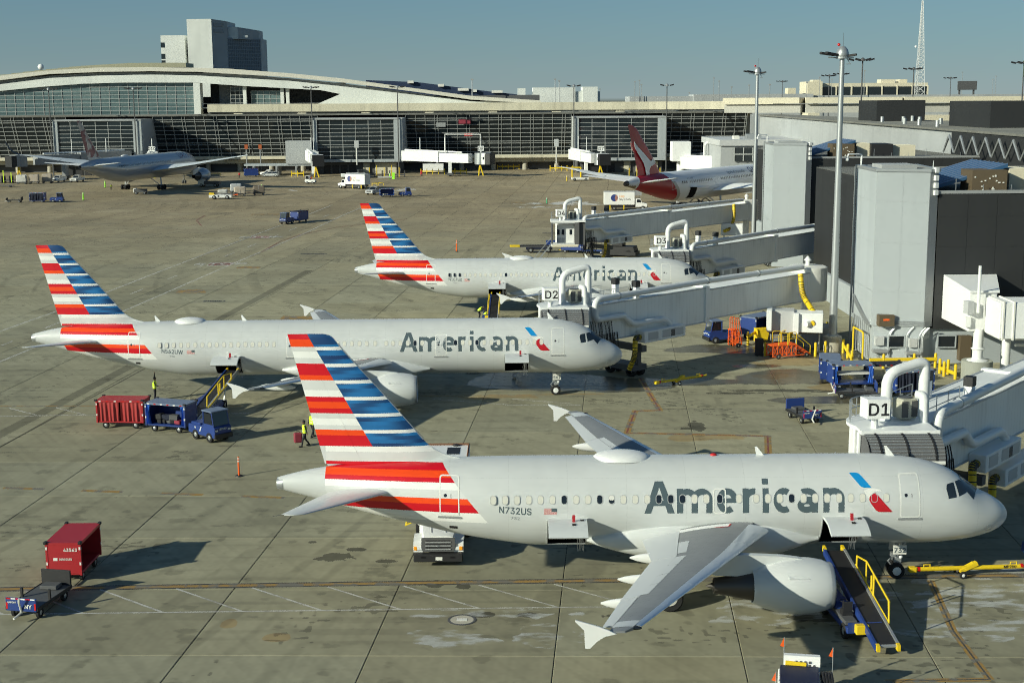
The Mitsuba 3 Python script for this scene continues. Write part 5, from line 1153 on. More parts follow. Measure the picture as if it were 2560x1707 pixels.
# ---- tall light poles
def tallpole(label, x, y, h, group='tall grey apron light poles'):
    th = Thing('light_pole', label, 'light pole', (x, y, 0), group=group)
    th.part('base', MB().lathe([(0, .80), (1.3, .80), (1.36, .74), (1.36, .01)], 28), CONC, smooth=30)
    th.part('pole', MB().lathe([(1.36, .52), (1.45, .50), (1.5, .36), (h - .8, .205), (h - .3, .20)], 20), STEEL, smooth=30)
    hk = th.part('lamp_ring', MB().lathe([(h - .55, .2), (h - .55, .55), (h - .38, .55), (h - .38, .2)], 18), STEEL)
    th.part('hood', MB().lathe([(h - .35, .52), (h - .1, .56), (h + .2, .46), (h + .45, .25), (h + .5, .01)], 20), STEEL, hk, smooth=40)
    for i, (ax, ay) in enumerate(((-1.3, -.2), (-1.15, .25), (-1.0, -.55), (.8, .35), (.75, -.3))):
        lk = th.part('floodlight', MB().box((ax * 1.05, ay, h - .28 + (.0 if ax > 0 else .12)), (1.25 if ax < 0 else .75, .34, .20), ry=8 if ax < 0 else -8, rz=math.degrees(math.atan2(ay, ax)) + (180 if ax < 0 else 0), bev=.03), BLACK, hk)
    th.part('bracket', MB().tube([(-1.2, 0, h - .45), (1.0, 0, h - .5)], .05, 5).tube([(.35, -.1, h - .5), (.7, -.1, h - 1.0), (.35, -.1, h - 1.0)], .04, 5), STEEL, hk)
    th.part('warning_lamp', MB().sphere((-.32, 0, h + .62), .13), REDL, hk, smooth=True); th.part('lightning_rod', MB().tube([(.05, 0, h + .4), (.05, 0, h + 1.6)], .02, 4), DGREY, hk)
    return th
tallpole('nearest tall grey light pole on a round concrete base at right', 28.5, 120.3, 26.0)
tallpole('second tall grey light pole, left of the nearest one and farther away', 34.45, 195.0, 26.0)
def farpole(x, y, h, z=0.0, label='slim dark floodlight pole standing along the far concourse', group='floodlight poles along the far concourse', lamps=4):
    th = Thing('floodlight_pole', label, 'light pole', (x, y, z), group=group)
    th.part('pole', MB().cyl((0, 0, 0), (0, 0, h - z), .22, .14, 8), DGREY)
    hk = th.part('hood', MB().lathe([(h - z - .4, .5), (h - z, .5), (h - z + .3, .2), (h - z + .35, .01)], 12), STEEL if lamps == 4 else DGREY)
    for i in range(lamps):
        a = PI / 4 + i * 2 * PI / lamps; r = 2.4 if i % 2 == 0 else 1.9
        th.part('arm', MB().tube([(0, 0, h - z - .3), (r * math.cos(a), r * math.sin(a), h - z - .1)], .06, 4), DGREY, hk); th.part('floodlight', MB().box((r * math.cos(a), r * math.sin(a), h - z - .1), (1.15, .6, .35), ry=14 if math.cos(a) < 0 else -14), BLACK, hk)
    return th
p0 = farpole(-141.3, 427.2, 26.6)
labels[p0.key]['label'] = 'leftmost dark floodlight pole, before the first glazed pier of the far concourse'
for x, q in ((-115.4, 'second dark floodlight pole from the left, right of the first glazed pier'), (-61.0, 'third dark floodlight pole from the left, by the lift block'), (-34.6, 'dark floodlight pole right of the middle glazed pier'), (19.4, 'dark floodlight pole left of the third glazed pier'), (47.9, 'rightmost dark floodlight pole, right of the third glazed pier')): p0.copy(q, (x, 427.2, 0))
k0 = None; ordn = ['first', 'second', 'third', 'fourth', 'fifth', 'sixth', 'seventh']; ki = 0
for u, top, bas in ((650, 545, 635), (950, 510, 650), (1030, 500, 650), (1160, 410, 650), (1490, 470, 650), (1730, 530, 650), (2195, 435, 640)):
    px, py = 1700 + .3827 * u, .3827 * top; hgt = 22.0; Y = (hgt - 22.06 + 8.5) * 3434 / max(8, 252 - py) ; 
    x = (px - 1280) / 3434 * Y
    ll = ordn[ki] + ' dark star headed road light from the left on the right skyline'; ki += 1
    if k0 is None: k0 = farpole(x, Y, 30.5, 8, ll, 'dark road lights on the right skyline', 6)
    else: k0.copy(ll, (x, Y, 8))
def masts():
    L = [(931, 206, 255, 520, 'thin mast above the right half of the white arch'), (1186, 200, 260, 470, 'thin mast in front of the distant dark blue roof'), (1390, 201, 256, 520, 'left of two thin masts by the low white building'), (1400, 205, 256, 540, 'right of two thin masts by the low white building'), (1586, 208, 250, 700, 'left one of three close thin masts right of the low white building'), (1597, 205, 250, 700, 'middle one of three close thin masts right of the low white building'), (1602, 215, 250, 700, 'right one of three close thin masts right of the low white building'), (1780, 200, 252, 700, 'thin mast left of the second light pole, left of a pair'), (1793, 208, 252, 700, 'thin mast left of the second light pole, right of a pair'), (2150, 185, 247, 700, 'thin mast just right of the nearest tall light pole'), (2390, 190, 245, 900, 'thin mast right of the radio mast'), (2473, 200, 245, 900, 'taller of two thin masts right of the billboard'), (2466, 208, 245, 900, 'shorter of two thin masts right of the billboard'), (1918, 217, 250, 600, 'thin mast just right of the second light pole'), (1867, 218, 250, 600, 'thin mast just left of the second light pole'), (1824, 222, 250, 600, 'short thin mast left of the second light pole'), (2009, 212, 250, 600, 'thin mast left of the parking structure'), (2070, 205, 247, 800, 'thin mast in front of the left part of the parking structure'), (1500, 225, 250, 800, 'right of two very short masts on the skyline'), (1480, 232, 250, 800, 'left of two very short masts on the skyline'), (1720, 235, 250, 800, 'very short mast below the thin mast pair'), (2040, 200, 247, 700, 'thin mast at the left corner of the parking structure')]
    for px, top, bot, Y, lab in L:
        x = (px - 1280) / 3434 * Y; z = 22.06 + (252 - top) / 3434 * Y
        th = Thing('distant_mast', lab, 'mast', (x, Y, 6), group='thin distant masts on the skyline')
        th.part('shaft', MB().cyl((0, 0, 0), (0, 0, z - 6), .20, .12, 6), LGREY if Y < 600 else GREY); th.part('lamp', MB().box((0, 0, z - 6), (.9, .5, .5)), GREY)
masts()
bb = Thing('sign_gantry', 'dark billboard frame on the far right skyline', 'billboard', (0, 0, 0)); bb.part('board', MB().bx(282, 294, 880, 881, 27, 32.5), DGREY); bb.part('post', MB().bx(283, 284, 881, 882, 10, 27), DGREY); bb.part('post', MB().bx(292, 293, 881, 882, 10, 27), DGREY)
# ================================================================ wide-body airliners in the background
def _red_livery(p, n, uv):
    t, z = uv.x, uv.y
    tr = 13.2 + (7.4 - z) * .85; tl = 3.9 - (7.0 - z) * .4
    red = C3(.34, .010, .020) * (.85 + .3 * mikit.noise(t * .4, z * .5, 2.0))
    wht = C3(.72, .73, .74); silver = C3(.40, .39, .36)
    c = dr.select((t > tl) & (t < tr), red, dr.select((t > tl) & (t < tr + 1.0) & (z < 6.6), silver, wht))
    c = dr.select(t < .8, C3(.03, .028, .025), c); c = dr.select((t < 3.0) & (z < 6.35), C3(.22, .17, .10), c)
    return dr.select(z > 8.45, red, c)
REDTAIL = mat('red_tail_livery', mikit.proc(_red_livery), .3, coat=.4)
def _grey_livery(p, n, uv):
    t, z = uv.x, uv.y
    k = mikit.fbm(t * .55 + z * .2, z * .45 - t * .3, 3.0, 3)
    c = C3(.38, .41, .45) * (.9 + .15 * mikit.noise(t * .2, z * .6, 1.0))
    mar = mikit.mix((.34, .33, .34), (.13, .035, .055), mikit.smoothstep(.44, .56, k))
    return dr.select(z > 9.35, mar, c)
GREYTAIL = mat('silver_livery', mikit.proc(_grey_livery), .25, .35, coat=.4)
def widebody(label, XN, YC, L, hd, skin, zc, h, a, tail_rise, fin_lt, fin_tt, wing, stab, eng, mgx, wins, winz, doors, k=1.45):
    th = Thing('airliner', label, 'airplane', (XN, YC, 0), hd)
    nose = [(x * 1.5, zc + (z - 3.83) * 1.43, hh * h / 2.07, w * a / 1.975) for x, z, hh, w in NB_NOSE]
    tail = [(t * 1.7, zc + (z - 3.83) * tail_rise / .88, hh * h / 2.07, w * a / 1.975) for t, z, hh, w in NB_TAIL]
    B = Body(L, nose, tail, zc, h, a)
    m, uv = B.skin(n=60); fk = th.part('fuselage', m, skin, smooth=True, uv=uv)
    # fin: (z, leading edge, trailing edge) as distance from the tail end
    zs = np.linspace(fin_lt[0][0], fin_lt[-1][0], 16); lx = interp([q[0] for q in fin_lt], [L - q[1] for q in fin_lt]); tx = interp([q[0] for q in fin_tt], [L - q[1] for q in fin_tt])
    for nm, c0, c1 in (('fin', 0, .68), ('rudder', .685, 1)):
        me = MB().loft([np.roll(foil(c0, c1, lx(z), tx(z), 0, 0, 0, .09, 10, 0)[:, [0, 2, 1]], 0) + [0, 0, z] for z in zs]).mesh(); me = trimesh.graph.smooth_shade(me, angle=.6, facet_minarea=None); v = np.array(me.vertices)
        th.part(nm, (v, np.array(me.faces)), skin, smooth=True, uv=np.c_[L + v[:, 0], v[:, 2]])
    LE, TE, ZL = (interp(*wing[i]) for i in range(3)); yt = wing[3]
    for sd in (-1, 1):
        ys = list(np.linspace(2.2, yt, 10)); THk = lambda y: .12
        wk = th.part('wing', surface(0, .74, ys, LE, TE, ZL, lambda y: ZL(y) - .25 * (1 - y / yt), THk, sd), wing[4], smooth=40)
        for y0, y1 in ((3.0, 9.3), (9.5, yt * .68), (yt * .69, yt * .88)): th.part('flap', surface(.745, 1, np.linspace(y0, y1, 3), LE, TE, ZL, lambda y: ZL(y) - .25 * (1 - y / yt), THk, sd), wing[4], wk, smooth=40)
        if wing[5]:
            pts = wing[5]; th.part('winglet', MB().loft([foil(0, 1, le, te, z, z, sd * y, .10, 8) if i < 3 else foil(0, 1, le, te, z, z, sd * y, .10, 8) for i, (le, te, y, z) in enumerate(pts)]), DGREY, wk, smooth=50)
        sk = th.part('tailplane', surface(0, 1, [.6, 3, 6, stab[2]], interp([.6, stab[2]], [L - stab[0][0], L - stab[0][1]]), interp([.6, stab[2]], [L - stab[1][0], L - stab[1][1]]), interp([0, stab[2]], stab[3]), interp([0, stab[2]], stab[3]), lambda y: .09, sd), WHITE, smooth=40)
        x0, ey, ez, kk, kr = eng
        e = engine_mesh(x0, sd * ey, ez, kk, kr); ek = th.part('engine', e[0], wing[6], smooth=45)
        for nm, q, mm in (('intake_lip', 1, STEEL), ('exhaust_nozzle', 2, EXHAUST), ('fan', 4, BLACK), ('spinner', 5, DGREY)): th.part(nm, e[q], mm, ek, smooth=45 if nm != 'fan' else False)
        th.part('pylon', MB().prism([(-(x0 + 1.2), ez + 1.1 * kr), (-(x0 + 4.0), ez + 1.35 * kr), (-(x0 + 9), ez + 1.5), (-(x0 + 8.5), ez + .3), (-(x0 + 5), ez + .3)], -.25, .25, 'xz', (0, sd * ey, 0)), WHITE2, ek)
        g = MB().cyl((-mgx, sd * 5.0, .6), (-mgx, sd * 4.8, 3.2), .2).cyl((-mgx, sd * 4.8, 1.0), (-mgx - 1.5, sd * 2.8, 3), .1).bx(-mgx - .9, -mgx + .9, sd * 5 - .15, sd * 5 + .15, .55, .8)
        gk = th.part('main_gear', g, LGREY)
        for o in (-.75, .75):
            for w in (-.5, .5): th.part('wheel', MB().wheel((-mgx + o, sd * 5 + w, .65), .65, .45), RUBBER, gk, smooth=35)
    th.part('nose_gear', MB().cyl((-7, 0, .5), (-7, 0, 2.6), .15).wheel((-7, -.35, .5), .5, .3).wheel((-7, .35, .5), .5, .3), DGREY)
    ring = rrect(-.17, .17, -.26, .26, .14)
    wm = mikit.ply(B.decal(trimesh_shift(ring, 25.0, winz), .012, 1).mesh(), GLASS)
    for x in wins: th.part('window', wm, None, off=(25.0 - x, 0, 0))
    for x, z0, z1 in doors:
        th.part('door', B.decal(rrect(x - .6, x + .6, z0, z1, .15).difference(rrect(x - .53, x + .53, z0 + .08, z1 - .08, .1)), .012, .4), LGREY)
    return th, B
w787 = ([[2.2, 9.5, 27, 30.0], [20.6, 25.0, 36.2, 39.6]], [[2.2, 9.5, 27, 30.0], [34.0, 33.8, 38.6, 40.2]], [[0, 12, 24, 30], [3.9, 5.1, 6.9, 8.4]], 30.0, WHITE, None, WHITE)
q7, B7 = widebody('airliner with a red tail bearing a white leaping animal, parked by the far gates', 57.59, 306.96, 62.8, 54.48, REDTAIL, 5.3, 2.97, 2.885, 1.45,
    [(7.0, 14.6), (8.42, 13.0), (12.1, 9.45), (14.3, 6.9), (16.6, 4.4), (17.2, 3.6), (17.55, 2.4)], [(7.0, 5.3), (7.8, 5.05), (17.55, .9)], w787, ((10.2, 2.6), (4.4, .9), 9.9, (6.6, 8.0)), (16.6, 9.8, 2.7, 1.45, 1.36), 33.5,
    [45.5, 44.7, 43.9] + [42.4 - .76 * i for i in range(13)] + [29.2 - .76 * i for i in range(12)] + [19.9 - .76 * i for i in range(8)], 6.25, [(48.5, 5.0, 6.9), (31.2, 5.0, 6.9)])
roo = [(60.3, 14.5), (59.9, 13.2), (58.2, 11.7), (56.7, 10.4), (56.1, 9.5), (55.6, 8.1), (54.3, 8.1), (54.5, 8.9), (54.0, 9.6), (52.6, 10.0), (52.1, 10.4), (53.3, 11.1), (53.7, 10.6), (54.4, 10.8), (55.5, 11.5), (57.3, 12.6), (59.0, 13.5)]
for sd in (-1, 1): q7.part('tail_emblem', MB().prism([(-x, z) for x, z in roo], -.012, .012, 'xz', (0, sd * .42, 0)), WHITE)
q7.part('tail_cone_tip', MB().lathe([(-61.9, .42), (-62.6, .34), (-63.3, .05)], 20, 'x', (0, 0, 6.62)), EXHAUST, smooth=40)
def side_text(B, text, pxL, width, zb, cap): return B.text(text, pxL, width, 2.95 * math.asin((zb - 5.3) / 2.97), cap, True, .015, .5, 2.95)
q7.part('lettering', side_text(B7, 'QANTAS', 15.3, 9.0, 6.85, 1.5), mat('navy_lettering', (.012, .018, .06), .4)); q7.part('lettering', side_text(B7, 'Spirit of Australia', 25.6, 8.0, 7.0, .62), TITLE)
q7.part('registration', side_text(B7, 'VH-ZND', 43.2, 2.4, 6.75, .30), TITLE)
def hold7(x0, x1):
    ph = np.radians(np.arange(-52, 1, 6.5)); rim = np.array([B7.pt(x, p, .03) for x in (x0, x1) for p in ph]).reshape(2, -1, 3)
    q7.part('cargo_opening', MB().loft([rim[0], rim[1]], False, False), DARK)
    hx = B7.pt(x0, 0.05); q7.part('cargo_door', MB().bx(-x1 + .1, -x0 - .1, hx[1] - 2.4, hx[1], 5.2, 5.32), WHITE)
hold7(42.6, 39.8)
w350 = ([[2.2, 10.5, 28, 31.0], [19.0, 24.4, 35.0, 37.6]], [[2.2, 10.5, 28, 31.0], [34.0, 34.2, 38.2, 39.4]], [[0, 12, 24, 31], [4.7, 6.2, 8.0, 9.1]], 31.0, mat('pale_wing', (.50, .54, .57), .4), [(37.6, 39.4, 31.0, 9.1), (38.9, 40.0, 32.2, 9.8), (40.0, 40.9, 32.9, 11.0), (41.2, 41.8, 33.2, 12.6)], GREYTAIL)
a3, BA = widebody('silver grey airliner with a mottled maroon tail parked at the far left gate', -89.64, 390.79, 66.8, 79.97, GREYTAIL, 5.85, 3.15, 3.05, 1.5,
    [(7.6, 13.6), (9.54, 10.2), (14.81, 4.7), (17.6, 2.1), (18.1, 1.4)], [(7.6, 5.2), (8.68, 4.6), (18.1, -.2)], w350, ((9.6, 2.2), (4.0, .6), 9.4, (7.3, 8.3)), (17.0, 10.5, 3.0, 1.6, 1.62), 33.0,
    [52 - .7 * i for i in range(44)], 6.9, [(48.4, 5.4, 7.4), (30, 5.4, 7.4), (13, 5.4, 7.4)])
a3.part('lettering', BA.text('QATAR', 15.5, 9.5, 1.5, 2.0, False, .015, .5, 3.0), mat('plum_lettering', (.09, .012, .045), .4))
a3.part('antenna_dome', MB().sphere((-43, 0, 9.0), .7, (2.4, 1, .5)), WHITE, smooth=True)
# ================================================================ ground vehicles and equipment
def wheels(th, pts, r, w, parent=None, hubm=STEEL):
    for x, y in pts:
        k = th.part('wheel', MB().wheel((x, y, r), r, w), RUBBER, parent, smooth=35); th.part('hub', MB().hub((x, y, r), r * .8, w * .96), hubm, k, smooth=30)
def cart(label, loc, rz, col=BLUE, roof=None, near='open', far='closed', L=3.0, W=1.5, H=2.0, bags=0, shelf=False, curt=BLUE2, group='covered baggage carts', endtext=None, seed=1):
    """covered baggage cart, forward along +x; near = right side (-y), far = left side"""
    th = Thing('baggage_cart', label, 'baggage cart', (*loc, 0), rz, group); R = random.Random(seed); zf = .52
    th.part('floor', MB().bx(-L / 2, L / 2, -W / 2, W / 2, zf - .10, zf, .02), DGREY if col == NAVY else col)
    th.part('chassis', MB().bx(-L / 2 + .2, L / 2 - .2, -.3, .3, .30, .42), BLACK)
    wheels(th, [(s * (L / 2 - .55), q * (W / 2 - .14)) for s in (-1, 1) for q in (-1, 1)], .23, .16)
    th.part('drawbar', MB().tube([(L / 2 - .1, 0, .36), (L / 2 + .75, 0, .32)], .05, 6), YELLOW)
    for s in (-1, 1):
        ek = th.part('end_panel', MB().bx(s * L / 2 - .03, s * L / 2 + .03, -W / 2 + .05, W / 2 - .05, zf, H - .12), col)
        for q in (-1, 1):
            pk = th.part('post', MB().bx(s * L / 2 - .05, s * L / 2 + .05, q * (W / 2) - .05, q * (W / 2) + .05, zf - .1, H - .08), col)
            for z in (.35, .85):
                th.part('reflector', MB().bx(s * (L / 2) - .035, s * (L / 2) + .035, q * (W / 2 + .052) - .004, q * (W / 2 + .052) + .004, zf + (H - zf) * z - .12, zf + (H - zf) * z + .02), WSTRIPE, pk); th.part('reflector', MB().bx(s * (L / 2 + .052) - .004, s * (L / 2 + .052) + .004, q * W / 2 - .035, q * W / 2 + .035, zf + (H - zf) * z - .12, zf + (H - zf) * z + .02), WSTRIPE, pk)
        for z in (.33, .66): th.part('rib', MB().bx(s * (L / 2 + .035) - .012, s * (L / 2 + .035) + .012, -W / 2 + .06, W / 2 - .06, zf + (H - zf) * z - .02, zf + (H - zf) * z + .02), col, ek)
    rk = th.part('roof', MB().hexa([(-L / 2 - .06, -W / 2 - .06, H - .12), (L / 2 + .06, -W / 2 - .06, H - .12), (L / 2 + .06, W / 2 + .06, H - .12), (-L / 2 - .06, W / 2 + .06, H - .12), (-L / 2 - .06, -W / 2 - .06, H), (L / 2 + .06, -W / 2 - .06, H), (L / 2 + .06, W / 2 + .06, H), (-L / 2 - .06, W / 2 + .06, H)]), roof or col)
    for s in (-1, 1):
        for q in (-1, 1): th.part('corner', MB().box((s * (L / 2 + .03), q * (W / 2 + .03), H + .0), (.22, .16, .14), bev=.03), BLACK, rk)
    for i in range(6): th.part('reflector', MB().bx(-L / 2 + .25 + i * (L - .5) / 5 - .08, -L / 2 + .25 + i * (L - .5) / 5 + .08, -W / 2 - .068, -W / 2 - .061, H - .10, H - .03), WSTRIPE if i % 2 == 0 else REDL, rk)
    for q, st in ((-1, near), (1, far)):
        y = q * (W / 2 - .02)
        if st == 'closed': th.part('side_panel', MB().bx(-L / 2, L / 2, y - .02, y + .02, zf, H - .12), col)
        if st in ('curtain', 'tied'):
            spans = [(-L / 2 + .06, -.06), (.06, L / 2 - .06)] if st == 'curtain' else [(-L / 2 + .05, -L / 2 + .36), (L / 2 - .36, L / 2 - .05)]
            for a, b in spans:
                n = 26 if st == 'curtain' else 12; xs = np.linspace(a, b, n); ph = R.random() * 6
                rings = []
                for z, am in ((H - .14, .015), (zf + (H - zf) * .55, .05), (zf + .02, .06)):
                    pinch = 1.0
                    if st == 'tied' and am == .05: pinch = .62
                    c = a if a < 0 else b
                    xx = c + (xs - c) * pinch; yy = y + am * np.sin(xs * (22 if st == 'curtain' else 50) + ph) + am * .6 * np.sin(xs * 9 + ph * 2)
                    rings.append(np.c_[xx, yy, np.full(n, z)])
                th.part('curtain', MB().loft(rings, False, False), curt, smooth=60)
    if shelf: th.part('shelf', MB().bx(-L / 2 + .05, L / 2 - .05, -W / 2 + .08, W / 2 - .05, 1.18, 1.23), WHITE2)
    if bags:
        ms = [BLACK, NAVY, DGREY, BLACK, BEIGE, GREY, MAROON, DGREY]
        for i in range(bags):
            sz = (.45 + .25 * R.random(), .35 + .2 * R.random(), .24 + .16 * R.random()); lay = i // 5
            th.part('suitcase', MB().box((-L / 2 + .75 + (L - 1.4) * (i % 5) / 4.2, -W / 2 + .42 + .25 * R.random(), zf + .16 + lay * .3), sz, rz=R.uniform(-30, 30), ry=R.uniform(-20, 20) * lay, bev=.05), ms[R.randrange(8)])
    if endtext:
        t = MB(); text_on(t, endtext, .15, (L / 2 + .034, .34, H - .35), (0, 1, 0), (0, 0, 1), True); text_on(t, 'SERVICES', .09, (L / 2 + .034, .1, 1.2), (0, 1, 0), (0, 0, 1), True); t.box((L / 2 + .04, -.38, 1.2), (.01, .2, .14)); th.part('lettering', t, WSTRIPE)
    return th
def flatcart(label, loc, rz, L=3.0, W=1.45, front=BLUE, back=BLACK, group='open flat baggage carts'):
    th = Thing('flat_cart', label, 'cart', (*loc, 0), rz, group)
    th.part('deck', MB().bx(-L / 2, L / 2, -W / 2, W / 2, .48, .58, .02), DGREY); th.part('side_rail', MB().bx(-L / 2, L / 2, -W / 2 - .03, -W / 2, .44, .60), BLACK); th.part('side_rail', MB().bx(-L / 2, L / 2, W / 2, W / 2 + .03, .44, .60), BLACK)
    fk = th.part('front_board', MB().bx(L / 2 - .04, L / 2 + .03, -W / 2, W / 2, .42, 1.02, .02), front); bk = th.part('back_board', MB().bx(-L / 2 - .05, -L / 2 + .05, -W / 2, W / 2, .5, 1.28, .03), back)
    for i in range(6): th.part('reflector', MB().bx(L / 2 + .03, L / 2 + .036, -W / 2 + .04 + i * (W - .08) / 6, -W / 2 + .04 + (i + .9) * (W - .08) / 6, .95, 1.01), WSTRIPE if i % 2 else REDL, fk)
    for q in (-1, 1): th.part('reflector', MB().bx(L / 2 + .03, L / 2 + .036, q * (W / 2 - .06) - .04, q * (W / 2 - .06) + .04, .5, .8), REDL, fk)
    t = MB(); text_on(t, 'AIRPORT', .07, (L / 2 + .034, -.42, .82), (0, 1, 0), (0, 0, 1), True); text_on(t, 'NY', .18, (L / 2 + .034, .35, .66), (0, 1, 0), (0, 0, 1), True); th.part('lettering', t, WSTRIPE, fk)
    wheels(th, [(s * (L / 2 - .45), q * (W / 2 - .14)) for s in (-1, 1) for q in (-1, 1)], .23, .16)
    for x, y in ((.3, W / 2 - .06), (.3, -W / 2 + .06)): th.part('stake', MB().bx(x - .05, x + .05, y - .05, y + .05, .58, 1.02), BLACK)
    th.part('crate', MB().box((-L / 2 + .5, 0, .68), (.6, .8, .18), rz=4, bev=.03), DGREY)
    th.part('drawbar', MB().tube([(L / 2, 0, .36), (L / 2 + .25, .05, .9), (L / 2 + .3, .1, 1.1)], .045, 6), WHITE2); th.part('tow_hook', MB().tube([(L / 2, 0, .36), (L / 2 + .5, -.1, .25)], .05, 6), WHITE2)
    return th
def tug(label, loc, rz, col=BLUE, group='blue baggage tractors', glass=True, number=True):
    th = Thing('baggage_tractor', label, 'tractor', (*loc, 0), rz, group)
    th.part('body', MB().prism([(-1.55, .42), (1.30, .36), (1.36, .5), (1.36, 1.02), (1.2, 1.12), (.05, 1.12), (.02, 1.02), (-1.5, .98), (-1.55, .9)], -.66, .66, 'xz'), col)
    th.part('hood', MB().box((-.95, 0, 1.02), (1.05, 1.05, .16), bev=.05), col); th.part('bumper', MB().bx(1.36, 1.48, -.72, .72, .30, .62, .03), BLACK); th.part('rear_hitch', MB().bx(-1.72, -1.55, -.25, .25, .36, .62), BLACK)
    th.part('skirt', MB().bx(-1.4, 1.25, -.62, .62, .28, .42), BLACK)
    ck = th.part('cab', MB().prism([(.08, 1.12), (1.20, 1.12), (.98, 2.02), (.14, 2.02)], -.64, -.60, 'xz').prism([(.08, 1.12), (1.20, 1.12), (.98, 2.02), (.14, 2.02)], .60, .64, 'xz') if False else MB().bx(.06, .14, -.64, .64, 1.1, 2.04), col)
    for q in (-.62, .62):
        th.part('pillar', MB().tube([(1.20, q, 1.1), (1.0, q, 2.04)], .045, 5), col, ck); th.part('pillar', MB().tube([(.10, q, 1.1), (.12, q, 2.04)], .06, 5), col, ck); th.part('side_window', MB().prism([(.2, 1.2), (1.08, 1.2), (.93, 1.94), (.22, 1.94)], q - .01, q + .01, 'xz'), GLASS, ck); th.part('door_panel', MB().bx(.12, 1.16, q - .02, q + .02, 1.0, 1.22), col, ck)
    th.part('windscreen', MB().hexa([(1.19, -.58, 1.14), (1.21, -.58, 1.14), (1.21, .58, 1.14), (1.19, .58, 1.14), (1.0, -.58, 2.0), (1.02, -.58, 2.0), (1.02, .58, 2.0), (1.0, .58, 2.0)]), WGLASS, ck)
    th.part('roof', MB().box((.56, 0, 2.08), (1.15, 1.42, .09), bev=.03), BLUEROOF if col == BLUE else col, ck)
    th.part('seat', MB().bx(.25, .6, -.4, .4, 1.0, 1.35).bx(.2, .32, -.4, .4, 1.3, 1.75), BLACK)
    for q in (-.5, .5): th.part('headlight', MB().bx(1.36, 1.375, q - .10, q + .10, .80, .90), CLEAR)
    if number:
        t = MB(); text_on(t, '37030', .13, (1.365, 0, .92), (0, 1, 0), (0, 0, 1), True, off=.002); text_on(t, 'AIR', .09, (-.8, -.665, .82), (1, 0, 0), (0, 0, 1), True, off=.002); th.part('lettering', t, WSTRIPE)
    th.part('side_mark', MB().prism([(-.35, .62), (-.15, .95), (-.08, .95), (-.25, .62)], -.67, -.662, 'xz'), WSTRIPE)
    wheels(th, [(x, q) for x in (-.80, .74) for q in (-.60, .60)], .33, .22)
    return th
def beltloader(label, P0, P1, rails=(-1,), group='belt loaders at the open cargo holds', w=.80):
    P0, P1 = np.array(P0, float), np.array(P1, float); d = P1 - P0; Lh = math.hypot(d[0], d[1]); ang = math.degrees(math.atan2(d[1], d[0])); dz = d[2]
    th = Thing('belt_loader', label, 'belt loader', (P0[0], P0[1], 0), ang, group); z0 = P0[2]
    zz = lambda x: z0 + dz * x / Lh
    S = lambda x0, x1, y0, y1, a, b: MB().hexa([(x0, y0, zz(x0) + a), (x1, y0, zz(x1) + a), (x1, y1, zz(x1) + a), (x0, y1, zz(x0) + a), (x0, y0, zz(x0) + b), (x1, y0, zz(x1) + b), (x1, y1, zz(x1) + b), (x0, y1, zz(x0) + b)])
    bk = th.part('belt', S(0, Lh, -w / 2, w / 2, -.02, .03), BLACK)
    for q in (-1, 1):
        th.part('belt_frame', S(-.1, Lh + .1, q * (w / 2 + .05) - .05, q * (w / 2 + .05) + .05, -.20, .10), BLUE if q > 0 else STEEL, bk); th.part('bumper', S(-.22, -.02, q * (w / 2 + .02) - .07, q * (w / 2 + .02) + .07, -.12, .12), YELLOW, bk); th.part('bumper', S(Lh, Lh + .3, q * (w / 2 + .02) - .06, q * (w / 2 + .02) + .06, -.12, .12), YELLOW, bk)
    th.part('end_roller', MB().tube([(-.05, -w / 2, z0), (-.05, w / 2, z0)], .07, 8), STEEL, bk)
    a, b = Lh * .22, Lh * .74
    th.part('chassis', MB().bx(a, b, -.35, 1.15, .35, .62, .03), BLUE); th.part('deck', MB().bx(a + .3, b - .4, .62, 1.14, .62, .80, .02), DGREY); th.part('engine_cover', MB().bx(a + (b - a) * .45, b - .3, .55, 1.12, .8, 1.15, .04), BLUE)
    th.part('seat', MB().bx(a + .9, a + 1.25, .65, 1.05, .8, 1.05).bx(a + .85, a + .95, .65, 1.05, 1.0, 1.4), BLACK); th.part('steering_column', MB().tube([(a + 1.6, .85, .8), (a + 1.45, .85, 1.25)], .03, 5).lathe([(1.25, .17), (1.28, .17)], 10, 'z', (a + 1.43, .85, 0)), BLACK)
    th.part('tool_box', MB().bx(a - .32, a, .30, .85, .42, .82, .03), YELLOW); th.part('rear_panel', MB().bx(a - .04, a, -.3, 1.12, .4, .85), BLUE)
    for y in (.3, .95): th.part('tail_lamp', MB().cyl((a - .05, y - .3, .72), (a - .03, y - .3, .72), .07, n=10), REDL)
    wheels(th, [(x, q) for x in (a + .45, b - .45) for q in (-.28, 1.08)], .34, .22)
    for x in (Lh * .45, Lh * .68): th.part('lift_arm', MB().tube([(x, -.3, .55), (x + .5, -.3, zz(x + .5) - .12)], .05, 5).tube([(x, .3, .55), (x + .5, .3, zz(x + .5) - .12)], .05, 5), STEEL)
    for q in rails:
        y = q * (w / 2 + .16); P = lambda s, h: (Lh * s, y, zz(Lh * s) + h)
        rk = th.part('handrail', MB().tube([P(.20, .05), P(.215, .95), P(.62, 1.02), P(.80, .55), P(.80, .05)], .04, 6).tube([P(.20, .08), P(.82, .08)], .04, 6), YELLOW)
        th.part('rail_post', MB().tube([P(.48, .05), P(.48, 1.0)], .05, 6), YELLOW, rk); th.part('rail_post', MB().tube([P(.62, .05), P(.62, 1.02)], .04, 6), YELLOW, rk); th.part('rail_post', MB().tube([P(.52, .2), P(.52, .8)], .05, 6), YELLOW, rk)
    return th
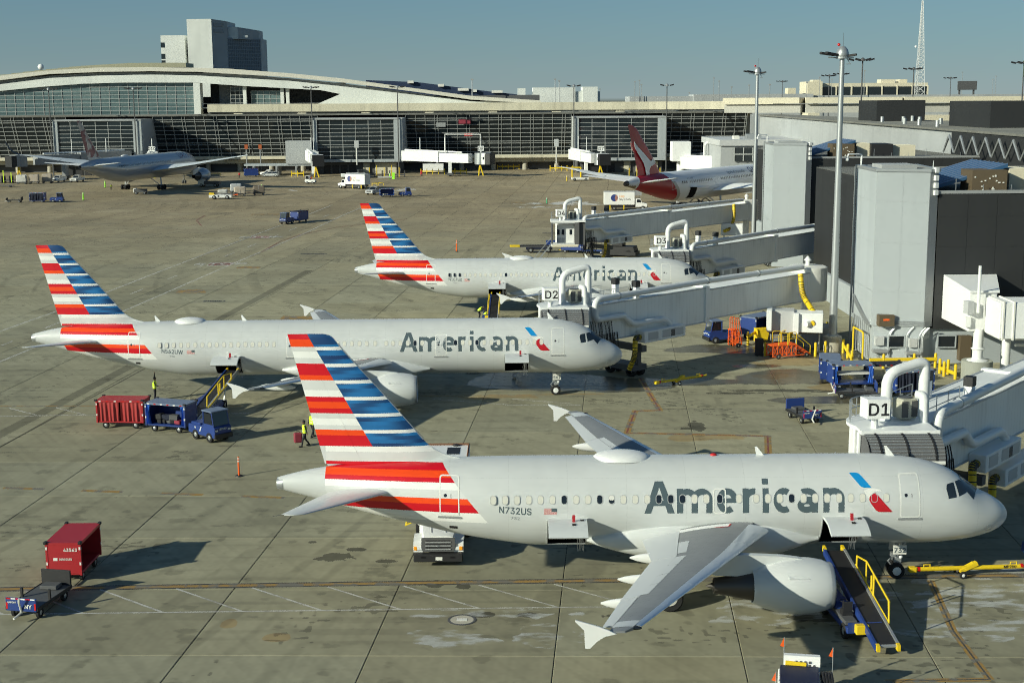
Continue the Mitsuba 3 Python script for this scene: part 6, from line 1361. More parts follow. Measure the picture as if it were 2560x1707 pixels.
def pickup(label, loc, rz, col=WHITE, kind='pickup', group=None):
    th = Thing('pickup_truck' if kind == 'pickup' else 'estate_car', label, 'pickup' if kind == 'pickup' else 'car', (*loc, 0), rz, group)
    if kind == 'pickup': pr = [(-2.7, .5), (2.65, .45), (2.75, .6), (2.72, 1.0), (2.5, 1.16), (1.15, 1.22), (-.95, 1.24), (-2.72, 1.24)]; cb = [(-.9, 1.2), (1.15, 1.2), (.45, 1.85), (-.7, 1.88)]
    else: pr = [(-2.3, .4), (2.25, .35), (2.35, .55), (2.3, .8), (1.1, 1.0), (-2.25, 1.05)]; cb = [(-2.2, 1.0), (1.15, .98), (.3, 1.52), (-1.9, 1.55)]
    th.part('body', MB().prism(pr, -.98, .98, 'xz'), col, smooth=25)
    cab = MB(); P = np.array(cb); ins = np.array([[0, 0], [0, 0], [0, 1], [0, 1]])
    v = [(x, s * (.93 - .14 * k[1]), z) for s in (-1, 1) for (x, z), k in zip(cb, ins)]
    cab.add(v, [[0, 1, 2, 3], [4, 7, 6, 5], [0, 4, 5, 1], [1, 5, 6, 2], [2, 6, 7, 3], [3, 7, 4, 0]]); th.part('cab_glass', cab, GLASS)
    th.part('roof', MB().box((np.mean(P[2:, 0]), 0, P[2:, 1].max() + .015), (abs(P[2, 0] - P[3, 0]) + .1, 1.6, .06), bev=.02), col)
    for q in (-1, 1): th.part('pillar', MB().tube([(P[1, 0], q * .93, 1.2), (P[2, 0], q * .8, P[2, 1])], .05, 5).tube([((P[0, 0] + P[1, 0]) / 2 - .1, q * .935, 1.2), ((P[2, 0] + P[3, 0]) / 2, q * .8, P[3, 1])], .05, 5), col)
    if kind == 'pickup': th.part('bed', MB().bx(-2.62, -1.0, -.85, .85, 1.2, 1.26), BLACK)
    th.part('grille', MB().bx(2.68, 2.78, -.65, .65, .68, .98), DGREY); th.part('bumper', MB().bx(2.66, 2.82, -.95, .95, .45, .62, .03), STEEL)
    for q in (-1, 1): th.part('headlight', MB().bx(2.62, 2.77, q * .8 - .14, q * .8 + .14, .78, .98), CLEAR)
    wheels(th, [(x, q * .86) for x in (-1.7, 1.75) for q in (-1, 1)], .40, .26)
    return th
def boxtruck(label, loc, rz, logo=None, L=6.4, group='white catering trucks'):
    th = Thing('catering_truck', label, 'truck', (*loc, 0), rz, group)
    bk = th.part('box', MB().bx(-L / 2 - 1.2, L / 2 - 1.4, -1.22, 1.22, 1.15, 3.75, .04), WHITE)
    th.part('roof_edge', MB().bx(-L / 2 - 1.22, L / 2 - 1.38, -1.24, 1.24, 3.70, 3.80, .02), LGREY, bk); th.part('rear_door', MB().bx(-L / 2 - 1.23, -L / 2 - 1.2, -1.0, 1.0, 1.3, 3.5), WHITE2, bk)
    xf_ = L / 2 - 1.2
    th.part('platform', MB().bx(xf_ - .1, xf_ + 1.2, -1.1, 1.1, 3.0, 3.1).bx(xf_ - .1, xf_ + 1.2, -1.1, -1.06, 3.1, 3.9).bx(xf_ - .1, xf_ + 1.2, 1.06, 1.1, 3.1, 3.9), STEEL)
    th.part('cab', MB().prism([(xf_, .7), (xf_ + 2.3, .7), (xf_ + 2.35, 1.3), (xf_ + 1.35, 1.55), (xf_ + .95, 2.35), (xf_, 2.4)], -1.0, 1.0, 'xz'), WHITE, smooth=25)
    th.part('windscreen', MB().hexa([(xf_ + 1.33, -.85, 1.6), (xf_ + 1.36, -.85, 1.6), (xf_ + 1.36, .85, 1.6), (xf_ + 1.33, .85, 1.6), (xf_ + 1.0, -.8, 2.25), (xf_ + 1.03, -.8, 2.25), (xf_ + 1.03, .8, 2.25), (xf_ + 1.0, .8, 2.25)]), WGLASS)
    for q in (-1, 1): th.part('side_window', MB().prism([(xf_ + .25, 1.6), (xf_ + 1.2, 1.6), (xf_ + .95, 2.2), (xf_ + .25, 2.2)], q * 1.005 - .01, q * 1.005 + .01, 'xz'), GLASS)
    th.part('grille', MB().bx(xf_ + 2.33, xf_ + 2.40, -.7, .7, .75, 1.25), BLACK); th.part('bumper', MB().bx(xf_ + 2.3, xf_ + 2.5, -1.05, 1.05, .45, .72), DGREY)
    th.part('chassis', MB().bx(-L / 2 - 1.1, xf_ + 2.2, -.5, .5, .6, 1.1).bx(-L / 2, xf_ - .6, -1.15, 1.15, .55, .95), BLACK)
    for x in (-L / 2, -.4): th.part('stabiliser', MB().bx(x - .1, x + .1, -1.2, -1.0, .15, 1.1).bx(x - .1, x + .1, 1.0, 1.2, .15, 1.1), YELLOW)
    wheels(th, [(x, q * .92) for x in (-L / 2 + .9, xf_ + 1.5) for q in (-1, 1)], .46, .32)
    if logo:
        s = logo
        c = MB(); o = (-L / 2 + 1.0, s * 1.235, 2.62); rt = (1, 0, 0) if s < 0 else (-1, 0, 0)
        ox = -L / 2 + .9 if s < 0 else L / 2 - 2.8
        c.lathe([(-.004, .72), (.004, .72), (.004, .01)], 28, 'y', (ox, s * 1.225, 2.55)); lk = th.part('round_emblem', c, mat('emblem_navy', (.03, .05, .20), .5))
        sg = 1 if s < 0 else -1
        st = MB(); [st.box((ox + sg * .38, s * 1.232, 2.05 + i * .20), (.62 - .1 * abs(i - 2.5), .01, .09)) for i in range(6)]; th.part('emblem_stripes', st, mat('emblem_orange', (.75, .33, .06), .5), lk)
        t = MB(); text_on(t, 'LSG', .42, (ox + sg * 1.45, s * 1.22, 2.85), rt, (0, 0, 1), True); th.part('lettering', t, 'mat_emblem_orange', lk)
        t = MB(); text_on(t, 'Sky Chefs', .36, (ox + sg * 2.15, s * 1.22, 2.2), rt, (0, 0, 1), True); th.part('lettering', t, DGREY, lk)
    return th
# ---- foreground left
cart('dark red baggage cart with an open dark side, standing alone at the near left', (-20.92, 62.75), -90.5, CRED, CRED, 'closed', 'open', 2.95, 1.55, 2.0, group='covered baggage carts', endtext='43563', bags=2)
flatcart('black flat cart with a blue front board at the bottom left corner', (-21.05, 58.15), -101)
cart('red baggage cart with closed red curtains below the long airliner tail', (-26.95, 92.95), -4, CRED, CRED, 'curtain', 'closed', 3.2, 1.5, 2.0, curt=mat('red_vinyl', (.33, .035, .035), .4), seed=3)
cart('blue baggage cart with tied curtains and loaded suitcases behind the tractor', (-23.35, 91.75), -18, BLUE, BLUEROOF, 'tied', 'closed', 3.0, 1.5, 2.0, bags=9, seed=7)
tug('blue baggage tractor towing the red and blue carts by the long airliner', (-20.1, 89.1), -42)
# ---- belt loaders
beltloader('belt loader with a yellow handrail beside the nearest airliner engine', (14.98, 52.2, .45), (14.45, 59.2, 2.05))
beltloader('belt loader raised to the rear hold of the long airliner', (-22.2, 92.4, .45), (-20.95, 100.75, 2.35))
beltloader('belt loader with handrails on both sides at the third airliner hold', (-1.9, 135.6, .5), (-1.68, 140.7, 2.35), (-1, 1))
flb = Thing('belt_loader', 'long flat belt loader with a yellow end parked below bridge D4', 'belt loader', (3.4, 202, 0), 184, group=None)
flb.part('belt', MB().bx(-3.4, 3.4, -.45, .45, 1.0, 1.12), BLACK); flb.part('frame', MB().bx(-3.4, 2.4, -.5, .5, .85, 1.0), DGREY); flb.part('nose', MB().bx(2.2, 3.6, -.55, .55, .9, 1.15), YELLOW); flb.part('chassis', MB().bx(-2.6, 1.2, -.7, .7, .45, .85), NAVY); flb.part('seat_box', MB().bx(-3.2, -1.8, -.9, -.2, .85, 1.7), BLUE)
wheels(flb, [(x, q * .7) for x in (-2.0, .6) for q in (-1, 1)], .42, .26)
# ---- white truck below the tail
tr = Thing('service_truck', 'white bonneted truck facing the camera under the nearest airliner tail', 'truck', (-3.6, 63.15, 0), -90)
tr.part('hood', MB().loft([np.array([[x, y, z] for y, z in pts]) for x, pts in (
    (-.12, [(-.72, .95), (.72, .95), (.70, 1.50), (.4, 1.56), (-.4, 1.56), (-.70, 1.50)]), (-.5, [(-.78, .8), (.78, .8), (.74, 1.56), (.42, 1.62), (-.42, 1.62), (-.74, 1.56)]), (-1.7, [(-.92, .8), (.92, .8), (.86, 1.66), (.5, 1.74), (-.5, 1.74), (-.86, 1.66)]))]), WHITE, smooth=30)
for q in (-1, 1):
    tr.part('fender', MB().prism([(-.15, .75), (-.12, 1.15), (-.4, 1.32), (-1.2, 1.36), (-1.75, 1.15), (-1.75, .9), (-1.55, .95), (-1.2, 1.08), (-.75, 1.05), (-.5, .75)], q * .98 - .22, q * .98 + .22, 'xz'), WHITE, smooth=30)
    hk = tr.part('headlight', MB().bx(-.14, -.05, q * .90 - .20, q * .90 + .12, .86, 1.04, .02), CLEAR); tr.part('indicator', MB().bx(-.15, -.04, q * 1.09 - .08, q * 1.09 + .08, .86, 1.04, .02), AMBER, hk)
    mk_ = tr.part('mirror', MB().bx(-1.95, -1.85, q * 1.32 - .14, q * 1.32 + .14, 1.7, 2.2, .03), BLACK); tr.part('mirror_arm', MB().tube([(-1.95, q * 1.0, 1.8), (-1.92, q * 1.3, 1.9)], .03, 5), BLACK, mk_)
    tr.part('side_window', MB().prism([(-2.2, 1.72), (-3.1, 1.72), (-3.1, 2.2), (-2.45, 2.2)], q * 1.02 - .01, q * 1.02 + .01, 'xz'), GLASS)
gk = tr.part('grille', MB().prism([(-.74, .80), (.74, .80), (.82, 1.02), (.80, 1.48), (-.80, 1.48), (-.82, 1.02)], -.10, -.02, 'yz'), DGREY)
tr.part('grille_opening', MB().bx(-.03, -.012, -.60, .60, .86, 1.38), BLACK, gk)
for z in (.93, 1.10, 1.28): tr.part('grille_bar', MB().bx(-.03, .02, -.62, .62, z - .035, z + .035, .01), GREY, gk)
tr.part('badge', MB().sphere((.02, 0, 1.10), .07, (.3, 1.3, .6)), CHROME, gk, smooth=True)
for q in (-.38, .38): tr.part('hood_crease', MB().tube([(-.45, q * .9, 1.635), (-1.6, q * 1.1, 1.745)], .022, 5), LGREY)
tr.part('cab', MB().prism([(-1.7, .7), (-3.3, .7), (-3.3, 2.45), (-2.5, 2.5), (-2.1, 2.4), (-1.75, 1.72)], -1.0, 1.0, 'xz'), WHITE, smooth=25)
tr.part('windscreen', MB().hexa([(-1.79, -.86, 1.78), (-1.76, -.86, 1.78), (-1.76, .86, 1.78), (-1.79, .86, 1.78), (-2.08, -.80, 2.34), (-2.05, -.80, 2.34), (-2.05, .80, 2.34), (-2.08, .80, 2.34)]), WGLASS)
tr.part('bumper', MB().bx(-.18, .22, -1.18, 1.18, .36, .74, .04), BLACK); tr.part('licence_plate', MB().bx(.22, .235, -.12, .20, .46, .62), WSTRIPE)
for q in (-.7, .7): tr.part('bumper_hole', MB().bx(.215, .228, q - .12, q + .12, .55, .65), DARK)
tr.part('chassis', MB().bx(-9.8, -.3, -.45, .45, .55, .85), BLACK)
bk = tr.part('box', MB().bx(-10.4, -3.4, -1.2, 1.25, 1.05, 3.45, .04), WHITE); tr.part('roof_hatch', MB().bx(-9.7, -8.3, .05, .75, 3.45, 3.47), BLACK, bk); tr.part('roof_rail', MB().tube([(-3.5, 1.2, 3.5), (-10.3, 1.2, 3.5), (-10.3, -1.1, 3.5)], .05, 5), mat('rusty_rail', (.16, .07, .035), .8), bk); tr.part('lamp', MB().sphere((-10.1, .5, 3.5), .14, (1, 1.4, .5)), BLACK, bk)
wheels(tr, [(-1.0, -.95), (-1.0, .95)], .50, .30); wheels(tr, [(-4.9, -1.25), (-4.9, 1.25), (-4.9, -.95), (-4.9, .95)], .52, .26, hubm=CHROME)
rk = tr.part('side_ramp', MB().hexa([(-5.2, -2.0, .45), (-5.2, -1.35, .75), (-6.0, -1.35, .75), (-6.0, -2.0, .45), (-5.2, -2.0, .5), (-5.2, -1.35, .8), (-6.0, -1.35, .8), (-6.0, -2.0, .5)]), YELLOW)
for i in range(4): tr.part('slot', MB().box((-5.32 - .18 * i, -1.68, .64), (.08, .5, .035), rx=24), BLACK, rk)
# small white truck half hidden behind the nearest fin
sv = Thing('service_truck', 'small white truck half hidden behind the nearest airliner fin', 'truck', (-13.1, 95.6, 0), -100)
sv.part('cab', MB().prism([(-1.6, .5), (.2, .5), (.25, 1.1), (.05, 1.25), (-.35, 2.1), (-1.6, 2.15)], -.9, .9, 'xz'), WHITE); sv.part('side_window', MB().prism([(-.25, 1.3), (-.45, 1.95), (-1.3, 1.95), (-1.3, 1.3)], -.92, -.90, 'xz'), GLASS); sv.part('windscreen', MB().hexa([(.05, -.8, 1.3), (.08, -.8, 1.3), (.08, .8, 1.3), (.05, .8, 1.3), (-.3, -.75, 2.0), (-.27, -.75, 2.0), (-.27, .75, 2.0), (-.3, .75, 2.0)]), WGLASS); sv.part('tank', MB().bx(-4.6, -1.7, -.9, .9, .7, 1.9, .1), WHITE2); sv.part('chassis', MB().bx(-4.6, 0, -.5, .5, .4, .6), BLACK)
wheels(sv, [(-.6, q * .8) for q in (-1, 1)] + [(-3.7, q * .8) for q in (-1, 1)], .4, .25)
# ---- tow bars
def towbar(label, p0, p1, text=None):
    p0, p1 = np.array(p0, float), np.array(p1, float); L = np.linalg.norm(p1 - p0); ang = math.degrees(math.atan2(*(p1 - p0)[::-1]))
    th = Thing('tow_bar', label, 'tow bar', (*p0, 0), ang, 'yellow aircraft tow bars')
    th.part('tube', MB().tube([(0, 0, .42), (L, 0, .40)], .105, 10), YELLOW, smooth=30); th.part('head', MB().bx(-.25, .1, -.16, .16, .30, .54, .03), YELLOW); th.part('eye', MB().tube([(L, 0, .4), (L + .5, 0, .42)], .07, 8), YELLOW)
    for x in (L * .12, L * .92): th.part('handle', MB().tube([(x - .15, 0, .5), (x - .15, 0, .62), (x + .15, 0, .62), (x + .15, 0, .5)], .025, 5), YELLOW)
    ak = th.part('axle_frame', MB().hexa([(L * .42, -.10, .3), (L * .45, -.10, .3), (L * .58, -.10, .62), (L * .54, -.10, .62), (L * .42, .10, .34), (L * .45, .10, .34), (L * .58, .10, .68), (L * .54, .10, .68)]).box((L * .5, 0, .45), (.9, .3, .16), ry=-24), YELLOW)
    wheels(th, [(L * .43, -.35), (L * .43, .35)], .17, .12, ak, WHITE)
    for x in (.15, L - .1): th.part('band', MB().tube([(x, 0, .42), (x + .14, 0, .42)], .112, 10), REDL)
    if text: t = MB(); text_on(t, text, .13, (L * .88, -.11, .43), (1, 0, 0), (0, 0, 1), True, off=.0); th.part('lettering', t, BLACK)
    return th
towbar('yellow tow bar running right from the nearest airliner nose wheels', (18.7, 61.35), (23.9, 61.75), 'MP700')
towbar('yellow tow bar lying on the wet apron beyond the long airliner nose', (11.3, 104.8), (15.1, 107.3))
pb = Thing('pushback_tug', 'blue pushback tug cut off by the right edge beside the nearest airliner', 'tug', (26.9, 62.3, 0), 184)
pb.part('body', MB().prism([(-2.6, .4), (2.2, .4), (2.45, .7), (2.4, 1.15), (1.9, 1.3), (-2.6, 1.3)], -1.1, 1.1, 'xz'), BLUE); pb.part('cab', MB().prism([(-.2, 1.3), (1.8, 1.3), (1.5, 2.25), (-.1, 2.25)], -.95, .95, 'xz'), BLUE); pb.part('windscreen', MB().hexa([(1.80, -.8, 1.4), (1.83, -.8, 1.4), (1.83, .8, 1.4), (1.80, .8, 1.4), (1.53, -.75, 2.15), (1.56, -.75, 2.15), (1.56, .75, 2.15), (1.53, .75, 2.15)]), WGLASS)
for q in (-1, 1): pb.part('side_window', MB().prism([(.1, 1.45), (1.6, 1.45), (1.4, 2.1), (.1, 2.1)], q * .96 - .01, q * .96 + .01, 'xz'), GLASS)
pb.part('lamp_bar', MB().bx(1.9, 2.3, -.5, .5, 1.3, 1.6, .03), WHITE2); wheels(pb, [(x, q * 1.0) for x in (-1.7, 1.6) for q in (-1, 1)], .5, .35)
# ---- ground power cart at the bottom edge
gp_ = Thing('ground_power_cart', 'white ground power cart with a dark lid and orange flags at the bottom edge', 'generator cart', (10.35, 46.95, 0), -10)
gp_.part('casing', MB().bx(-.75, .75, -1.1, .9, .45, 1.35, .03), WHITE); lk_ = gp_.part('lid', MB().hexa([(-.70, -.95, 1.36), (.70, -.95, 1.36), (.70, .62, 1.36), (-.70, .62, 1.36), (-.68, -.92, 1.42), (.68, -.92, 1.42), (.68, .6, 1.62), (-.68, .6, 1.62)]), mat('navy_lid', (.015, .018, .045), .5))
gp_.part('control_panel', MB().hexa([(-.55, .62, 1.4), (.75, .62, 1.4), (.75, .9, 1.4), (-.55, .9, 1.4), (-.55, .72, 1.95), (.75, .72, 1.95), (.75, .95, 1.95), (-.55, .95, 1.95)]), WHITE); g_ = MB(); [g_.cyl((-.1 + .16 * (i % 5), .66 + .02 * (i // 5), 1.62 + .12 * (i // 5)), (-.1 + .16 * (i % 5), .64, 1.62 + .12 * (i // 5)), .05, n=8) for i in range(9)]; gp_.part('gauges', g_, DGREY, stuff=True)
gp_.part('gas_bottle', MB().cyl((-.5, .66, 1.68), (.25, .66, 1.66), .09, n=10), YELLOW, smooth=30)
for x in np.linspace(.82, 1.12, 4): gp_.part('hose', MB().tube(bend([(x, .6, .5), (x, .55, 1.55), (x + .05, -.2, 1.45), (x + .1, -.7, .6), (x + .05, -1.2, .25)], .3, 4), .055, 6), BLACK, smooth=40)
gp_.part('hose_reel', MB().cyl((.8, .35, .7), (1.3, .35, .7), .42, n=16), BLACK); gp_.part('side_rack', MB().bx(.76, .84, -1.1, .9, .4, 1.3), DGREY)
for x, y, z0, z1 in ((-.55, .95, 1.9, 2.55), (1.2, .75, 1.0, 2.35), (-.85, -.35, 1.2, 1.75)):
    fk_ = gp_.part('flag_pole', MB().tube([(x, y, z0 - .4), (x, y, z1)], .018, 5), STEEL); gp_.part('flag', MB().add([(x, y - .01, z1), (x, y - .01, z1 - .38), (x - .15, y - .03, z1 - .33), (x, y + .01, z1), (x, y + .01, z1 - .38), (x - .15, y - .01, z1 - .33)], [[0, 1, 2], [3, 5, 4], [0, 3, 4], [0, 4, 1], [1, 4, 5], [1, 5, 2], [2, 5, 3], [2, 3, 0]]), ORANGE, fk_)
gp_.part('front_box', MB().bx(-1.35, -.75, -.9, -.1, .4, 1.05, .03), WHITE); gp_.part('beacon', MB().cyl((.35, -.98, 1.36), (.35, -.98, 1.5), .07, n=8), AMBER); wheels(gp_, [(x, y) for x in (-.7, .7) for y in (-.8, .6)], .28, .18)
# ---- cones and posts
def post(label, x, y, h, m, group=None, r=.055):
    th = Thing('delineator_post', label, 'traffic post', (x, y, 0), group=group)
    th.part('base', MB().lathe([(0, .24), (.06, .22), (.08, .1)], 8), BLACK); th.part('post', MB().lathe([(.06, r * 1.15), (h, r * .8), (h + .02, .01)], 12), m, smooth=30)
    for z in (h * .74, h * .88): th.part('band', MB().lathe([(z, r * .98), (z + .08, r * .96)], 12), WSTRIPE)
    return th
post('orange delineator post standing alone on the apron left of the nearest airliner', -16.43, 79.83, 1.2, ORANGE); post('distant orange delineator post on open apron above the third airliner', -8.16, 203.95, 1.7, ORANGE, r=.10)
for x, y, lab in ((-62.9, 348, 'lime marker post right of the wrapped cargo dollies'), (-99.5, 320.6, 'lime marker post right of the far left blue tractor'), (-108.2, 368, 'lime marker post under the silver airliner tail'), (-35.0, 399, 'lime marker post by the white gate equipment')): post(lab, x, y, 1.7, LIME, 'lime marker posts on the far apron', .16)
post('green marker cone on open apron above bridge D4', 7.77, 299.4, 1.3, mat('green_plastic', (.03, .35, .16), .6), None, .13); post('yellow marker cone near the red tailed airliner left wing', 15.5, 382.9, 1.6, YELLOW, None, .15)
# ---- gate area between the long airliner nose and the near tower
tug('dark blue tractor without load facing left near the ground air unit', (19.2, 124.9), 196, group='blue baggage tractors')
cart('tall blue box cart with white markings beside the ground air unit', (23.3, 127.5), 44, BLUE, BLUEROOF, 'open', 'closed', 3.5, 1.7, 2.15, group='covered baggage carts')
cart('blue baggage cart with a white shelf and tied bright blue curtains', (26.15, 104.25), 4, BLUE, BLUEROOF, 'tied', 'open', 3.1, 1.5, 2.0, shelf=True)
cart('blue baggage cart seen end on behind the cart with the white shelf', (25.2, 106.9), 80, BLUE, BLUEROOF, 'open', 'open', 3.0, 1.5, 2.0, shelf=True)
cart('dark blue baggage cart behind the big white duct of bridge D1', (30.0, 101.5), 14, BLUE, BLUEROOF, 'curtain', 'closed', 3.1, 1.5, 2.0, curt=NAVY); cart('open framed dark cart between the blue carts and the yellow barrier', (29.2, 105.6), 6, NAVY, NAVY, 'open', 'open', 2.8, 1.4, 1.7)
flatcart('flat cart with raised blue end boards in front of the blue carts', (25.7, 100.7), 172, 3.0, 1.45, BLUE, BLUE); flatcart('black flat cart on dry apron left of bridge D1', (20.3, 93.5), -76, 2.7, 1.4, BLUE, BLUE)
def steps(label, loc, rz, L, H, big):
    th = Thing('mobile_stairs', label, 'stairs', (*loc, 0), rz)
    fr = MB(); W = .55 if big else .35
    for y in (-W, W):
        fr.tube([(-L / 2, y, .22), (L / 2, y, .22)], .05, 5); n = 5 if big else 2
        for i in range(n + 1):
            x = -L / 2 + L * .62 * i / n; fr.tube([(x, y, .22), (x, y, H)], .04, 5)
            if i < n: x2 = -L / 2 + L * .62 * (i + 1) / n; fr.tube([(x, y, .22), (x2, y, H)], .03, 4); fr.tube([(x, y, H), (x2, y, .22)], .03, 4)
        fr.tube([(-L / 2, y, H), (-L / 2 + L * .62, y, H), (L / 2, y, .25)], .05, 5)
    th.part('frame', fr, ORANGE); pk = th.part('platform', MB().bx(-L / 2 - .1, -L / 2 + L * .62, -W, W, H, H + .08), ORANGE)
    for i in range(5): x = -L / 2 + L * (.66 + .075 * i); th.part('tread', MB().bx(x - .1, x + .1, -W, W, H * (1 - (i + 1) / 6.0), H * (1 - (i + 1) / 6.0) + .04), ORANGE)
    rl = MB(); m = YELLOW if big else ORANGE
    for y in (-W, W):
        for x0, x1 in ((-L / 2 + L * .15, -L / 2 + L * .38), (-L / 2 + L * .40, -L / 2 + L * .62)): rl.tube(bend([(x0, y, H), (x0, y, H + 1.1), (x1, y, H + 1.1), (x1, y, H)], .2, 4), .035, 6); rl.tube([(x0, y, H + .55), (x1, y, H + .55)], .025, 5)
        rl.tube([(-L / 2 + L * .64, y, H + .9), (L / 2, y, 1.0), (L / 2, y, .2)], .03, 5)
    th.part('handrail', rl, m)
    wheels(th, [(x, q * (W + .08)) for x in (-L / 2 + .5, L / 2 - .4) for q in (-1, 1)], .2, .12)
    return th
steps('large orange mobile stairs with yellow rails beside the black box', (24.0, 117.4), 20, 3.7, 1.15, True); steps('small orange mobile stairs next to the dark blue tractor', (20.2, 122.5), 25, 1.0, 1.6, False)
solo('tall_black_cabinet', MB().bx(-.33, .33, -.3, .3, 0, 1.5, .03), BLACK, 'tall black cabinet standing left of the large orange stairs', 'cabinet', (21.6, 118.2, 0))
def bin_(label, x, y, m, s=(1.0, .9, .95)):
    th = Thing('wheeled_bin', label, 'bin', (x, y, 0), 8); a, b, h = s
    th.part('tub', MB().hexa([(-a * .4, -b * .4, .15), (a * .4, -b * .4, .15), (a * .4, b * .4, .15), (-a * .4, b * .4, .15), (-a / 2, -b / 2, h), (a / 2, -b / 2, h), (a / 2, b / 2, h), (-a / 2, b / 2, h)]), m); th.part('rim', MB().prism(sbox(-a / 2 - .05, -b / 2 - .05, a / 2 + .05, b / 2 + .05).difference(sbox(-a / 2 + .05, -b / 2 + .05, a / 2 - .05, b / 2 - .05)), h - .06, h + .03), m)
    wheels(th, [(x_, q * b * .3) for x_ in (-a * .3, a * .3) for q in (-1, 1)], .08, .06); return th
bin_('yellow tapered bin between the yellow bollards', 23.1, 125.2, YELLOW, (1.1, 1.0, 1.2)); bin_('grey lidded container right of the yellow bin', 24.4, 124.8, GREY, (1.3, 1.1, 1.3))
bol = None
for x, y, lab in ((22.57, 125.7, 'tall yellow bollard beside the yellow bin'), (21.5, 123.3, 'yellow bollard left of the yellow bin'), (26.0, 126.3, 'yellow bollard behind the large orange stairs'), (22.1, 117.9, 'yellow bollard right of the black cabinet'), (26.4, 117.6, 'yellow bollard right of the large orange stairs'), (27.4, 118.2, 'yellow bollard just left of the concrete pole base'), (29.95, 128.8, 'tall yellow bollard behind the near light pole'),
                  (29.2, 119.2, 'yellow bollard first in the row right of the pole base'), (29.0, 116.7, 'yellow bollard second in the row right of the pole base'), (28.6, 113.6, 'yellow bollard third in the row above the blue carts'), (30.8, 111.9, 'yellow bollard at the left end of the yellow barrier'), (33.4, 112.1, 'yellow bollard in the middle of the yellow barrier'), (35.2, 112.2, 'yellow bollard at the right end of the yellow barrier'), (34.8, 109.7, 'yellow bollard leftmost of four by the concrete pedestal'), (34.8, 108.6, 'yellow bollard second of four by the concrete pedestal'), (35.35, 109.3, 'yellow bollard third of four by the concrete pedestal'), (35.3, 107.3, 'yellow bollard nearest of four by the concrete pedestal'), (44.6, 184, 'yellow bollard under bridge D3 near its wall end'), (45.4, 184, 'rightmost yellow bollard under bridge D3')):
    solo('bollard', MB().lathe([(0, .12), (1.15, .12), (1.22, .09), (1.24, .01)], 14), YELLOW, lab, 'bollard', (x, y, 0), group='yellow bollards', smooth=40)
def beam(label, p0, p1, z=.75, h=.28):
    p0, p1 = np.array(p0, float), np.array(p1, float); L = np.linalg.norm(p1 - p0); a = math.degrees(math.atan2(*(p1 - p0)[::-1]))
    solo('barrier_beam', MB().box((0, 0, z), (L, .14, h), bev=.03), YELLOW, label, 'barrier', (*((p0 + p1) / 2), 0), a, 'yellow barrier beams')
beam('long horizontal yellow barrier beam in front of the near tower base', (29.6, 111.85), (35.3, 112.05)); beam('sloping yellow barrier beam running from the pole base to the blue carts', (29.25, 119.0), (28.5, 113.4), .62); beam('short yellow barrier beam beside the concrete pedestal', (34.85, 109.6), (35.35, 107.2), .45); beam('yellow barrier beam beside the yellow bin', (21.4, 123.1), (22.7, 125.9), .8)
yg = Thing('yellow_pipe_gate', 'yellow pipe frame against the near tower base', 'gate', (29.9, 115.2, 0)); yg.part('pipe', MB().tube(bend([(0, 0, 0), (0, 0, 2.5), (-.3, 2.2, 2.6)], .3, 4), .08, 8), YELLOW, smooth=40); yg.part('pipe', MB().tube([(-.3, 2.2, 0), (-.3, 2.2, 2.6)], .08, 8), YELLOW)
# services on the near tower base
tb = Thing('wall_services', 'grey boxes, windows and conduits on the near tower base', 'electrical box')
def onwall(nm, m, x0, x1, z0, z1, y=113.6, d=.35, par=None): return tb.part(nm, MB().bx(x0, x1, y - d, y, z0, z1, .01), m, par)
sl = -1.2 / 4.05
def tw(x): return 114.6 + (x - 30.4) * sl
for x0, x1, z0, z1, d, m, nm in ((30.75, 32.05, 3.25, 4.2, .75, BROWN, 'brown_cabinet'), (30.65, 31.4, 1.55, 2.3, .3, LGREY, 'switch_box'), (33.3, 34.0, 1.5, 2.25, .3, LGREY, 'switch_box'), (30.45, 31.75, .95, 1.2, .5, GREY, 'cable_tray'), (33.05, 34.3, .9, 1.15, .5, GREY, 'cable_tray')): onwall(nm, m, x0, x1, z0, z1, tw((x0 + x1) / 2) + .1, d + .1)
tb.part('orange_label', MB().bx(31.1, 31.6, tw(31.4) - .78, tw(31.4) - .75, 3.75, 3.9), ORANGE)
for x0, x1, y in ((31.75, 33.0, tw(32.4) + .12), (35.9, 37.3, 114.12)):
    wk = tb.part('window', MB().bx(x0, x1, y - .2, y, 1.45, 2.35), GLASS); tb.part('window_frame', MB().prism(sbox(x0 - .1, 1.35, x1 + .1, 2.45).difference(sbox(x0, 1.45, x1, 2.35)), y - .25, y - .02, 'xz'), CLADL, wk)
tb.part('tall_cabinet', MB().bx(37.6, 38.6, 113.5, 114.2, .3, 2.4, .02), BROWN)
cd = MB(); 
for z in (3.35, 3.5, 3.65): cd.tube([(32.0, tw(32) - .12, z), (34.5, tw(34.5) - .12, z)], .045, 5)
for x in (31.85, 31.75, 33.15, 34.1, 34.3, 34.4): cd.tube(bend([(x, tw(x) - .1, .6), (x, tw(x) - .1, 2.6), (x + .5, tw(x + .5) - .1, 3.2)], .5, 4), .045, 5)
for x in (30.9, 33.5): cd.tube(bend([(x, tw(x) - .1, 1.0), (x, tw(x) - .1, .45), (x + 1.2, tw(x + 1.2) - .1, .45)], .2, 3), .035, 5)
for k in range(4): cd.tube([(30.34, 121 - .2 * k, 5.0 - .2 * k), (30.34, 116.5, 3.6 - .15 * k), (30.38, 115.0, 3.3 - .1 * k)], .05, 5)
for y in np.linspace(115.4, 120.8, 9): cd.tube([(30.36, y, 3.3), (30.36, y, .3)], .045, 5)
tb.part('conduits', cd, STEEL, stuff=True)
